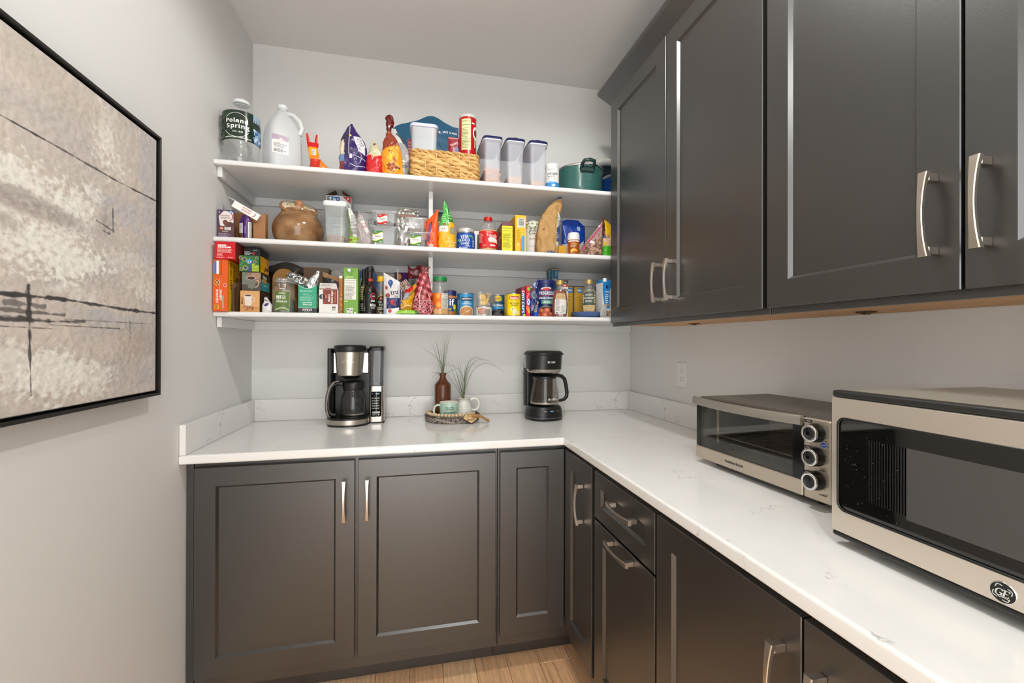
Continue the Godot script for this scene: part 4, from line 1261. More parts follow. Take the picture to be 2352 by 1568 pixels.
func can(called: String, label: String, cat: String, x: float, z: float, y: float, r: float, h: float, col: Color, extra := 0.0, group := "") -> Dictionary:
	var t = thing(called, label, cat, Vector3(x, y, z), facing(x, z) + extra, group)
	var l := Loft.new([[0.003, r * 0.985], [0.005, r * 0.97], [h - 0.005, r * 0.97], [h - 0.003, r * 0.985]], 40)
	part("label_sleeve", l.geo(col), vcol("gloss_label", 0.3), t)
	var m := Loft.new([[0.0, r * 0.96], [0.001, r], [0.003, r * 0.99], [0.0031, r * 0.9]], 40); m.caps = true
	part("bottom_rim", m.geo(), mats.steel, t)
	var n := Loft.new([[h - 0.003, r * 0.97], [h - 0.0025, r], [h - 0.0005, r], [h, r * 0.98], [h - 0.0002, r * 0.95], [h - 0.0035, r * 0.94]], 40)
	part("top_rim", n.geo(), mats.steel, t)
	return {"t": t, "r": r, "h": h, "k": Ink.new(self, cy(r * 0.97), 0.005)}

func pouch(called: String, label: String, cat: String, at: Vector3, turn: float, sections: Array, col, amp := 0.004, freq := 22.0, group := "", m: Material = null) -> Dictionary:
	var t = thing(called, label, cat, at, turn, group)
	var l := Loft.new(sections, 84); l.smooth = 9; l.crumple(amp * 1.5, freq * 1.5, letters.size() + int(at.x * 1000.0))
	part("wrapper", l.geo(col), m if m else mats.film, t)
	var k := Ink.new(self, l.front, 0.004); k.lift = 0.0009
	return {"t": t, "l": l, "k": k}

# a flat bag: u runs -1..1 across, height(u) is its top edge
func pillow(called: String, label: String, cat: String, at: Vector3, turn: float, w: float, height: Callable, depth: float, col, amp := 0.004, freq := 20.0, group := "", m: Material = null, tilt := 0.0) -> Dictionary:
	var t = thing(called, label, cat, at, turn, group)
	t.rotation.x = tilt
	amp *= 1.4
	var n := FastNoiseLite.new(); n.seed = int(at.x * 1000.0); n.frequency = freq * 1.5; n.noise_type = FastNoiseLite.TYPE_CELLULAR; n.cellular_return_type = FastNoiseLite.RETURN_DISTANCE2_SUB; n.fractal_type = FastNoiseLite.FRACTAL_FBM; n.fractal_octaves = 2
	var f = func(x: float, y: float, up: float) -> Vector3:
		var u := clampf(x / (w * 0.5), -1, 1)
		var H: float = height.call(u)
		var v := clampf(y / H, 0.0, 1.0)
		var b := sqrt(maxf(0.0, 1.0 - pow(absf(u), 3.0))) * (1.0 - pow(v, 2.6)) * (0.55 + 0.45 * sin(minf(v * 2.6, PI / 2)))
		return Vector3(u * w * 0.5, v * H, depth * 0.5 * b + 0.0008 - amp * (n.get_noise_3d(x + y * 0.3, y * 0.7, 0) + 0.6) * (0.2 + b) + up)
	var fb = func(x: float, y: float, up: float) -> Vector3:
		var p: Vector3 = f.call(x, y, 0.0)
		var q: float = p.z
		return Vector3(p.x, p.y, minf(-q, p.z - 0.0006))
	var g := Geo.new()
	var NX := 52
	var NY := 56
	for side in 2:
		var rows := []
		var cols := []
		for i in NY + 1:
			var row := PackedVector3Array()
			var cr := []
			for j in NX + 1:
				var u := -1.0 + 2.0 * j / NX
				var x := u * w * 0.5
				var y: float = height.call(u) * i / NY
				row.append(f.call(x, y, 0.0) if side == 0 else fb.call(x, y, 0.0))
				cr.append(col.call(Vector3(x, y, 0.0), 0.0) if col is Callable else col)
			rows.append(row); cols.append(cr)
		g.grid(rows, false, cols, side == 1)
	part("wrapper", g, m if m else mats.film, t)
	var k := Ink.new(self, f, 0.004); k.lift = 0.0009
	return {"t": t, "k": k}

func put(d: Dictionary, m: Material = null, called := "printed_label") -> void:
	if d.k.g.v.size(): ink_part(called, d.k, d.t, m)

func C(h: String) -> Color: return Color.html(h)

func nutrition(k: Ink, x0: float, y0: float, x1: float, y1: float, paper: Color, ink: Color, title := true) -> void:
	k.rect(x0, y0, x1, y1, paper)
	var w := x1 - x0
	var h := y1 - y0
	if title: k.text("Nutrition Facts", (x0 + x1) / 2, y1 - h * 0.07, h * 0.045, ink, {"fit": w * 0.9})
	k.rect(x0 + w * 0.05, y1 - h * 0.2, x1 - w * 0.05, y1 - h * 0.185, ink).rect(x0 + w * 0.05, y1 - h * 0.31, x1 - w * 0.05, y1 - h * 0.3, ink)
	k.rows(x0 + w * 0.06, y1 - h * 0.6, x1 - w * 0.06, y1 - h * 0.33, 6, ink, 0.4).rect(x0 + w * 0.05, y1 - h * 0.64, x1 - w * 0.05, y1 - h * 0.625, ink).rows(x0 + w * 0.06, y0 + h * 0.04, x1 - w * 0.06, y1 - h * 0.67, 6, ink, 0.4)

func barcode(k: Ink, x0: float, y0: float, x1: float, y1: float, flat := false) -> void:
	k.rect(x0, y0, x1, y1, WHITE)
	var n := 14
	for i in n:
		var a := (i + 0.2) / n
		var b := a + rng.randf_range(0.25, 0.7) / n
		if flat: k.rect(x0 + (x1 - x0) * 0.1, lerpf(y0, y1, a), x1 - (x1 - x0) * 0.1, lerpf(y0, y1, b), BLACK)
		else: k.rect(lerpf(x0, x1, a), y0 + (y1 - y0) * 0.15, lerpf(x0, x1, b), y1 - (y1 - y0) * 0.1, BLACK)

func grains(called: String, t: Node3D, shape: ArrayMesh, m: Material, n: int, lo: Vector3, hi: Vector3) -> void:   # loose pieces nobody could count
	var mm := MultiMesh.new(); mm.transform_format = MultiMesh.TRANSFORM_3D; mm.mesh = shape; mm.instance_count = n
	for i in n:
		var b := Basis.from_euler(Vector3(rng.randf() * TAU, rng.randf() * TAU, rng.randf() * TAU))
		mm.set_instance_transform(i, Transform3D(b, Vector3(rng.randf_range(lo.x, hi.x), rng.randf_range(lo.y, hi.y), rng.randf_range(lo.z, hi.z))))
	var o := MultiMeshInstance3D.new(); o.name = called; o.multimesh = mm; o.material_override = m
	t.add_child(o, true); o.set_meta("kind", "stuff")

# ------------------------------------------------------------------ top shelf
func build_top_shelf() -> void:
	var Y := S3
	# water jug
	var t = thing("water_jug", "clear round water jug with dark green label, at left end of the top shelf", "jug", Vector3(0.0705, Y, 0.336), 0.22)
	var lj := Loft.new([[0.0, 0.056], [0.004, 0.061], [0.03, 0.0635], [0.055, 0.0615], [0.062, 0.064], [0.085, 0.065], [0.2, 0.065], [0.208, 0.0655], [0.218, 0.062], [0.23, 0.048], [0.236, 0.034], [0.239, 0.027], [0.246, 0.0255]], 48); lj.caps = false
	part("bottle", lj.geo(), mats.clear_plastic, t, "clear ribbed plastic")
	var pd := Geo.new()
	for i in 5:
		var a := i * TAU / 5
		pd.ball(Vector3(0.038 * sin(a), 0.02, 0.038 * cos(a)), Vector3(0.02, 0.018, 0.02), 12, 8)
	part("moulded_base", pd, mat("wet_plastic", Color(0.62, 0.63, 0.62), 0.06, 0.0, 0.3), t)
	part("cap", Loft.new([[0.2462, 0.029], [0.2475, 0.0305], [0.257, 0.03], [0.2595, 0.027]], 32).geo(), mat("white_cap", Color(0.85, 0.86, 0.86), 0.4), t)
	var k := Ink.new(self, lj.wrap, 0.006)
	k.rect(-0.125, 0.083, 0.105, 0.196, C("263229")).rect(0.05, 0.165, 0.105, 0.196, C("9db4cc"))
	for i in 26: k.poly(PackedVector2Array([Vector2(0.03 + i * 0.003, 0.14), Vector2(0.042 + i * 0.003, 0.14), Vector2(0.036 + i * 0.003, 0.165 + 0.014 * sin(i * 2.3))]), [C("24382b"), C("31492f"), C("1c2d28")][i % 3])
	for i in 30: k.lay -= 0.75; k.ell(-0.10 + (i % 10) * 0.014, 0.10 + (i / 10) * 0.034 + 0.008 * sin(i * 1.9), 0.007, 0.011, [C("2d4a2d"), C("213626"), C("3a5537")][i % 3], i)
	k.rect(0.055, 0.083, 0.105, 0.14, C("5f86b0")).dots(0.05, 0.085, 0.105, 0.14, 26, 0.006, [C("8fb2d2"), C("3f6c9c"), C("c7d9e6")], 1.8).ell(0.1, 0.09, 0.012, 0.009, C("8c3038"))
	k.ell(-0.008, 0.138, 0.046, 0.047, WHITE, 0, 30).ell(-0.008, 0.138, 0.0445, 0.0455, C("263229"), 0, 30).rect(-0.06, 0.116, 0.045, 0.166, C("263229"))
	k.text("Poland", -0.008, 0.155, 0.0155, WHITE, {"fit": 0.074}).text("Spring", -0.004, 0.131, 0.0155, WHITE, {"fit": 0.076}).text("EST. 1845", -0.004, 0.112, 0.0055, WHITE).text("100% NATURAL SPRING WATER", -0.004, 0.09, 0.0052, WHITE, {"fit": 0.09})
	k.rect(-0.11, 0.098, -0.085, 0.135, WHITE).rows(-0.107, 0.1, -0.088, 0.133, 6, BLACK)
	ink_part("printed_label", k, t, vcol("gloss_print", 0.16))
	# plastic gallon jug
	t = thing("milk_jug", "translucent white gallon jug with a moulded handle and a distilled water label", "jug", Vector3(0.2065, Y, 0.285), 0.62)
	var lm := Loft.new([[0.0, 0.05, 0.05, 5], [0.004, 0.058, 0.058, 5], [0.012, 0.062, 0.062, 5], [0.15, 0.063, 0.063, 4.5], [0.185, 0.058, 0.058, 3.5], [0.215, 0.046, 0.046, 2.8], [0.245, 0.028, 0.028, 2.2], [0.258, 0.0195, 0.0195, 2], [0.262, 0.0185, 0.0185, 2], [0.27, 0.0185, 0.0185, 2]], 56); lm.smooth = 2
	part("bottle", lm.geo(), mats.milky_plastic, t)
	part("cap", Loft.new([[0.2702, 0.0195], [0.272, 0.0205], [0.283, 0.0205], [0.285, 0.019]], 32).geo(), mats.white_cap, t)
	part("handle", Geo.new().tube([Vector3(0.012, 0.252, 0.012), Vector3(0.032, 0.246, 0.034), Vector3(0.050, 0.222, 0.050), Vector3(0.057, 0.19, 0.056), Vector3(0.05, 0.165, 0.05)], 0.0095, 12), mat("milky_handle", Color(0.84, 0.85, 0.85), 0.35), t)
	k = Ink.new(self, lm.front, 0.006)
	k.rect(-0.058, 0.062, 0.0, 0.135, WHITE).rect(-0.058, 0.115, 0.0, 0.135, C("b9a3b4")).poly(PackedVector2Array([Vector2(-0.05, 0.105), Vector2(-0.028, 0.126), Vector2(-0.008, 0.105)]), C("ded9d4"))
	k.text("Distilled Water", -0.029, 0.099, 0.0066, C("3b3540"), {"font": serif_bold, "fit": 0.05}).rows(-0.053, 0.084, -0.006, 0.094, 2, C("6a6470")).rows(-0.053, 0.066, -0.006, 0.08, 3, C("6a6470"), 0.6)
	ink_part("printed_label", k, t)
	# torn snack bag
	var tr := func(p, a): return C("c81a12") if p.y > 0.1 else (C("f0a21c") if p.y > 0.062 and p.x < 0.0 else (C("c42a16") if p.y < 0.05 and p.x < 0.0 else C("ec7f22")))
	var d = pouch("snack_bag", "torn red and orange snack bag slumped to one side on the top shelf", "snack bag", Vector3(0.365, Y, 0.335), 0.12, [[0.0, 0.048, 0.022, 2.2, 0.008, 0.0], [0.008, 0.05, 0.026, 2.2, 0.006, 0.0], [0.03, 0.032, 0.026, 2.2, -0.008, 0.0], [0.055, 0.02, 0.022, 2.2, -0.020, 0.0], [0.09, 0.017, 0.014, 2.2, -0.028, 0.0], [0.112, 0.02, 0.008, 2.2, -0.03, 0.0], [0.122, 0.021, 0.004, 2.2, -0.031, 0.0]], tr, 0.005, 26)
	d.k.rect(-0.032, 0.065, -0.018, 0.09, C("dcd8cc")).rows(-0.031, 0.067, -0.019, 0.088, 5, BLACK).text("V", -0.005, 0.055, 0.009, WHITE)
	put(d)
	for q in [[-0.047, -0.2], [-0.017, 0.14]]:
		part("torn_flap", Loft.new([[0.112, 0.004, 0.0025, 2, q[0] + 0.002, 0], [0.13, 0.006, 0.002, 2, q[0], 0], [0.158, 0.0035, 0.0015, 2, q[0] + q[1] * 0.02, 0]], 16).geo(C("c01c14")), mats.film, d.t)
	# purple bag
	var pu := func(p, a):
		if p.y < 0.135 and p.x < -0.034: return C("d9cbb0") if p.y > 0.075 else (C("6a8fc0") if p.y > 0.045 else C("8a3a34"))
		if p.x < -0.012 and p.y > 0.06: return C("3d3450")
		return C("33205e")
	d = pouch("snack_bag", "tall dark purple snack bag with a pointed rolled top", "snack bag", Vector3(0.4945, Y, 0.345), 0.1, [[0.0, 0.042, 0.028, 2.6], [0.006, 0.049, 0.034, 2.6], [0.05, 0.053, 0.037, 2.4], [0.1, 0.052, 0.034, 2.3], [0.14, 0.044, 0.026, 2.2, -0.002], [0.17, 0.028, 0.014, 2.1, -0.006], [0.198, 0.011, 0.006, 2.0, -0.009], [0.212, 0.003, 0.002, 2.0, -0.006]], pu, 0.007, 20)
	d.k.poly(PackedVector2Array([Vector2(0.0, 0.152), Vector2(0.03, 0.155), Vector2(0.044, 0.12), Vector2(0.046, 0.078), Vector2(0.02, 0.09)]), C("d6d4d6")).rows(0.012, 0.095, 0.04, 0.15, 8, C("4a4556"))
	d.k.line(PackedVector2Array([Vector2(-0.012, 0.2), Vector2(-0.016, 0.12), Vector2(-0.016, 0.075), Vector2(0.01, 0.07), Vector2(0.046, 0.055)]), 0.0022, C("cfcbd8")).line(PackedVector2Array([Vector2(-0.014, 0.036), Vector2(0.01, 0.024), Vector2(0.045, 0.03)]), 0.002, C("cfcbd8")).ell(-0.01, 0.155, 0.004, 0.005, C("d8c83a")).rect(-0.013, 0.055, -0.004, 0.07, WHITE)
	put(d)
	# red and cream
	var rc := func(p, a): return C("c5bd9a") if p.y > 0.082 + 0.45 * absf(p.x) - 0.01 else C("c41f24")
	d = pouch("snack_bag", "small red and cream snack bag between the purple and orange bags", "snack bag", Vector3(0.581, Y, 0.352), 0.05, [[0.0, 0.029, 0.022, 2.5], [0.006, 0.032, 0.028, 2.5], [0.05, 0.033, 0.03, 2.4], [0.085, 0.03, 0.024, 2.3], [0.115, 0.018, 0.014, 2.2], [0.14, 0.007, 0.005, 2.0, -0.003], [0.15, 0.003, 0.002, 2.0, -0.004]], rc, 0.008, 24)
	d.k.text("Ginger", 0.004, 0.078, 0.008, C("efd9a0"), {"font": serif_bold, "turn": 0.55, "fit": 0.034}).line(PackedVector2Array([Vector2(-0.03, 0.075), Vector2(0.0, 0.096), Vector2(0.03, 0.08)]), 0.002, WHITE).ell(-0.002, 0.132, 0.005, 0.006, C("6a2418"))
	put(d)
	# orange with twisted neck
	var orr := func(p, a): return C("5e1512") if p.y > 0.188 else (C("8d3b28") if p.y > 0.118 + 0.4 * p.x else C("ee9a26"))
	d = pouch("snack_bag", "orange snack bag with its dark red top twisted shut, tallest in the row", "snack bag", Vector3(0.6525, Y, 0.362), 0.1, [[0.0, 0.033, 0.026, 2.6, 0.004], [0.006, 0.039, 0.032, 2.6, 0.003], [0.05, 0.039, 0.033, 2.4, -0.001], [0.1, 0.036, 0.03, 2.3, -0.003], [0.14, 0.029, 0.024, 2.2, -0.006], [0.17, 0.015, 0.013, 2.1, -0.010], [0.19, 0.0055, 0.0055, 2.0, -0.014], [0.2, 0.0075, 0.006, 2.0, -0.014], [0.214, 0.0135, 0.010, 2.2, -0.012], [0.235, 0.015, 0.011, 2.2, -0.012], [0.252, 0.011, 0.008, 2.1, -0.013], [0.258, 0.006, 0.004, 2.0, -0.014]], orr, 0.009, 26)
	d.k.ell(-0.008, 0.07, 0.007, 0.016, C("d9b92a"), -0.2).ell(0.006, 0.062, 0.005, 0.012, C("a8461c"), 0.3).poly(PackedVector2Array([Vector2(-0.016, 0.098), Vector2(-0.009, 0.098), Vector2(-0.0125, 0.09)]), C("6a2c18")).dots(-0.02, 0.008, 0.026, 0.05, 26, 0.0035, [C("8a3a1c"), C("5e2412"), C("b8541f")], 1.6)
	put(d)
	# white bag with black lettering behind it
	d = pouch("snack_bag", "white bag with fine dark print standing behind the orange one, beside the basket", "snack bag", Vector3(0.6835, Y, 0.272), 0.0, [[0.0, 0.03, 0.022, 2.6], [0.006, 0.035, 0.027, 2.6], [0.08, 0.037, 0.027, 2.4], [0.15, 0.033, 0.02, 2.3, -0.004], [0.2, 0.022, 0.01, 2.2, -0.014], [0.232, 0.012, 0.004, 2.0, -0.028], [0.245, 0.009, 0.0015, 2.0, -0.034]], C("cfcfcb"), 0.006, 24)
	d.k.rows(-0.006, 0.1, 0.03, 0.18, 16, C("6b6b6a")).line(PackedVector2Array([Vector2(-0.02, 0.224), Vector2(0.0, 0.205), Vector2(0.014, 0.18)]), 0.008, C("38383a")).ell(0.0, 0.075, 0.005, 0.006, C("2a3c74")).rows(0.006, 0.066, 0.03, 0.08, 2, C("2a3c74")).rect(-0.03, 0.088, 0.034, 0.09, C("b5895a"))
	put(d)
	# big blue bag at the back
	var bh := func(u): return 0.402 + 0.018 * sin(u * 5.2 + 0.6) - 0.075 * pow(maxf(0.0, -u - 0.35), 1.5) * 2.2 - 0.04 * pow(maxf(0.0, u - 0.7), 1.2) * 2.0
	d = pillow("shopping_bag", "large blue reusable bag with white lettering standing behind the wicker basket", "bag", Vector3(0.796, Y, 0.078), 0.0, 0.322, bh, 0.07, C("215878"), 0.006, 9.0, "", vcol("woven_plastic", 0.42))
	d.k.text("R, WE CAN A", 0.116, 0.342, 0.0105, WHITE, {"arc": 0.2, "fit": 0.108}).line(PackedVector2Array([Vector2(-0.098, 0.02), Vector2(-0.1, 0.2), Vector2(-0.1, 0.352)]), 0.002, C("163c52"))
	d.k.ell(0.035, 0.2, 0.04, 0.045, C("c2472c")).ell(0.05, 0.19, 0.03, 0.03, C("d98a66"))
	put(d)
	wicker_basket(Vector3(0.874, Y, 0.262))
	# things in the basket
	t = thing("plastic_tub", "frosted plastic tub with a pale lid sticking out of the basket", "tub", Vector3(0.785, Y + 0.013, 0.245))
	var lt := Loft.new([[0.0, 0.05, 0.046, 6], [0.004, 0.052, 0.048, 6], [0.244, 0.057, 0.053, 6]], 48)
	part("tub", lt.geo(), mats.milky_plastic, t)
	part("lid", Loft.new([[0.2442, 0.060, 0.056, 6], [0.246, 0.0625, 0.0585, 6], [0.255, 0.0625, 0.0585, 6], [0.2595, 0.059, 0.055, 6]], 48).geo(), mat("lavender_lid", Color(0.80, 0.80, 0.88), 0.35), t)
	d = pillow("snack_packet", "dark red packet with pale script tucked in the basket beside the red canister", "packet", Vector3(0.918, Y + 0.013, 0.272), 0.0, 0.05, func(u): return 0.222, 0.02, C("8c1420"), 0.002, 20.0)
	d.k.text("Variety", 0.002, 0.19, 0.011, C("e8c9c4"), {"font": serif_bold, "turn": 0.5, "fit": 0.04}).ell(0.014, 0.16, 0.008, 0.02, C("6a6d96")).rect(-0.025, 0.215, 0.025, 0.219, C("c88a86"))
	put(d)
	d = pillow("snack_packet", "small pink packet at the left end of the basket", "packet", Vector3(0.705 + 0.03, Y + 0.013, 0.17), 0.1, 0.05, func(u): return 0.24, 0.012, C("b8606a"), 0.003, 20.0)
	d.k.rows(-0.02, 0.17, 0.02, 0.23, 4, C("e2b4b4")); put(d)
	t = thing("snack_canister", "tall red canister with a yellow nutrition panel and white lid standing in the basket", "canister", Vector3(0.9785, Y + 0.013, 0.288), facing(0.97, 0.29))
	part("tube", Loft.new([[0.0, 0.0375], [0.003, 0.0385], [0.298, 0.0385]], 40).geo(C("b5121b")), vcol("gloss_label", 0.3), t)
	part("lid", Loft.new([[0.2982, 0.039], [0.3, 0.0405], [0.309, 0.0405], [0.312, 0.038], [0.3115, 0.034]], 40).geo(), mat("frosted_lid", Color(0.86, 0.87, 0.86), 0.3, 0.0, 0.6), t)
	k = Ink.new(self, cy(0.0385), 0.005)
	nutrition(k, -0.03, 0.15, 0.014, 0.288, C("e3dba0"), C("4a4630"))
	k.rect(0.019, 0.268, 0.034, 0.274, WHITE).ell(0.042, 0.23, 0.018, 0.03, WHITE).ell(0.042, 0.23, 0.012, 0.018, C("7a1c14")).text("PRINGLES", 0.036, 0.19, 0.007, WHITE, {"turn": PI / 2, "fit": 0.05})
	ink_part("printed_label", k, t)
	# three cereal keepers
	var navy = mat("navy_lid", Color(0.07, 0.10, 0.30), 0.3)
	var lip = mat("pale_lip", Color(0.80, 0.81, 0.86), 0.35)
	var what := ["tall frosted container with navy lid holding ring cereal, next to the basket", "middle one of three frosted navy-lidded containers, holding fine pale cereal", "rightmost of three frosted navy-lidded containers, beside the small white canister"]
	for i in 3:
		t = thing("cereal_container", what[i], "container", Vector3([1.0765, 1.179, 1.2835][i], Y, 0.287), 0.02, "cereal containers")
		var hw := 0.0395
		var lc := Loft.new([[0.0, hw * 0.86, 0.09, 8], [0.004, hw * 0.9, 0.093, 8], [0.178, hw, 0.099, 8], [0.181, hw * 1.1, 0.104, 8], [0.188, hw * 1.12, 0.105, 8]], 56)
		part("tub", lc.geo(), mat("frosted_tub", Color(0.83, 0.84, 0.88), 0.35, 0.0, 0.42), t)
		part("lip", Loft.new([[0.1882, hw * 1.13, 0.106, 8], [0.193, hw * 1.13, 0.106, 8]], 56).geo(), lip, t)
		var lid = part("lid", Loft.new([[0.1932, hw * 1.16, 0.108, 8], [0.203, hw * 1.15, 0.107, 8], [0.2075, hw * 1.0, 0.099, 8]], 56).geo(), navy, t)
		if i: part("pour_flap", Loft.new([[0.206, 0.018, 0.03, 4, 0, 0.07], [0.212, 0.015, 0.027, 4, 0, 0.068], [0.218, 0.008, 0.012, 3, 0, 0.06]], 24).geo(), navy, lid)
		var hh: float = [0.066, 0.042, 0.03][i]
		var tint: Color = [C("c99c80"), C("d9b99a"), C("ddb48a")][i]
		part("cereal", Loft.new([[0.006, hw * 0.86, 0.086, 8], [hh, hw * 0.88, 0.09, 8]], 40).geo(), mat("cereal_%d" % i, tint, 0.8), t)
		if i == 0:
			var ring := Geo.new()
			var c := []
			for a in 12: c.append(Vector3(0.0052 * cos(TAU * a / 12), 0.0052 * sin(TAU * a / 12), 0))
			ring.tube(c, 0.002, 6, Color.WHITE, true)
			grains("ring_cereal", t, ring.mesh(), mat("ring_cereal", C("e2b594"), 0.8), 90, Vector3(-hw * 0.78, 0.01, 0.0865), Vector3(hw * 0.78, hh + 0.004, 0.0885))
	# collagen canister
	t = thing("powder_canister", "small white powder canister with a blue band at the bottom, beside the green pot", "canister", Vector3(1.3575, Y, 0.36), facing(1.3575, 0.36))
	part("tub", Loft.new([[0.0, 0.0295], [0.002, 0.0305], [0.096, 0.0305]], 40).geo(C("e0dfdb")), vcol("gloss_label", 0.3), t)
	part("lid", Loft.new([[0.0962, 0.0312], [0.098, 0.0318], [0.11, 0.0315], [0.113, 0.029]], 40).geo(), mats.white_cap, t)
	k = Ink.new(self, cy(0.0305), 0.005)
	k.text("K essential", -0.006, 0.085, 0.0042, BLACK).text("collagen", 0.0, 0.064, 0.011, C("1c2a33"), {"fit": 0.05}).text("PEPTIDES", -0.006, 0.052, 0.0055, C("1c2a33"), {"fit": 0.032}).rect(-0.022, 0.0765, 0.02, 0.077, C("888888")).rows(-0.022, 0.04, 0.022, 0.046, 2, C("9a9a98"))
	k.rect(-0.06, 0.0, 0.06, 0.026, C("3b86c4")).poly(PackedVector2Array([Vector2(-0.04, 0.026), Vector2(-0.008, 0.034), Vector2(0.024, 0.026)]), C("8fbde0")).ell(0.006, 0.012, 0.008, 0.005, WHITE, 0.4)
	ink_part("printed_label", k, t)
	# green pot
	t = thing("cooking_pot", "dark green speckled cooking pot with a steel-rimmed glass lid", "pot", Vector3(1.516, Y, 0.29), -0.3)
	var gp = mat("green_enamel", Color(0.15, 0.29, 0.27), 0.22)
	gp.albedo_texture = mottle(Color(0.22, 0.40, 0.37), Color(0.15, 0.31, 0.29), 31, 0.2); gp.albedo_color = Color(1, 1, 1); gp.uv1_scale = Vector3(4, 2, 1)
	part("body", Loft.new([[0.0, 0.099], [0.004, 0.105], [0.02, 0.1085], [0.112, 0.1095], [0.115, 0.1085]], 64).geo(), gp, t)
	part("lid_rim", Loft.new([[0.1152, 0.109], [0.117, 0.112], [0.123, 0.112], [0.126, 0.106]], 64).geo(), mats.chrome, t)
	part("lid_glass", Loft.new([[0.1255, 0.1005], [0.132, 0.085], [0.138, 0.05], [0.14, 0.012]], 48).geo(), mats.smoke_glass, t)
	var hd := mat("green_handle", Color(0.08, 0.19, 0.17), 0.35)
	for s in [0.25, 0.25 + PI]:
		var hp := []
		for q in [[-0.026, 0.106, 0.095], [-0.028, 0.128, 0.112], [-0.024, 0.142, 0.12], [0.0, 0.147, 0.123], [0.024, 0.142, 0.12], [0.028, 0.128, 0.112], [0.026, 0.106, 0.095]]:
			hp.append(Vector3(q[0], q[2], q[1]).rotated(Vector3.UP, s))
		part("handle", Geo.new().tube(hp, 0.008, 10), hd, t)
		var g := Geo.new(); g.t = Transform3D(Basis(Vector3.UP, s), Vector3.ZERO)
		part("handle_mount", g.box(Vector3(0, 0.092, 0.112), Vector3(0.066, 0.024, 0.012), 0.005), hd, t)
	# blue enamel roaster and plate
	t = thing("enamel_pot", "speckled blue enamel stockpot at the right end of the top shelf, behind the cabinet corner", "pot", Vector3(1.755, Y, 0.235))
	var be = mat("blue_speckle", Color(1, 1, 1), 0.2)
	var im := Image.create(256, 256, false, Image.FORMAT_RGB8); im.fill(Color(0.07, 0.19, 0.38))
	for i in 1500: im.set_pixel(rng.randi() % 256, rng.randi() % 256, Color(0.45, 0.58, 0.75))
	be.albedo_texture = ImageTexture.create_from_image(im); be.uv1_scale = Vector3(3, 1.4, 1)
	part("body", Loft.new([[0.0, 0.112], [0.005, 0.12], [0.09, 0.123], [0.094, 0.126], [0.098, 0.125]], 56).geo(), be, t)
	part("lid", Loft.new([[0.0985, 0.125], [0.104, 0.122], [0.125, 0.1], [0.14, 0.06], [0.145, 0.01]], 56).geo(), mat("navy_enamel", Color(0.03, 0.06, 0.13), 0.15), t)
	t = thing("enamel_plate", "navy enamel plate with broad white rim leaning on wall behind the blue pot", "plate", Vector3(1.775, Y + 0.004, 0.082))
	var g2 := Geo.new(); g2.t = Transform3D(Basis(Vector3.RIGHT, PI / 2 - 0.14), Vector3(0.015, 0.16, -0.045))
	Loft.new([[0.0, 0.1], [0.004, 0.115], [0.014, 0.15], [0.018, 0.158], [0.0175, 0.148], [0.008, 0.115], [0.005, 0.09]], 72).geo(func(p, a): return C("e4e2da") if Vector2(p.x, p.z).length() > 0.13 else C("15202e"), g2)
	part("plate", g2, vcol("gloss_label", 0.3), t)

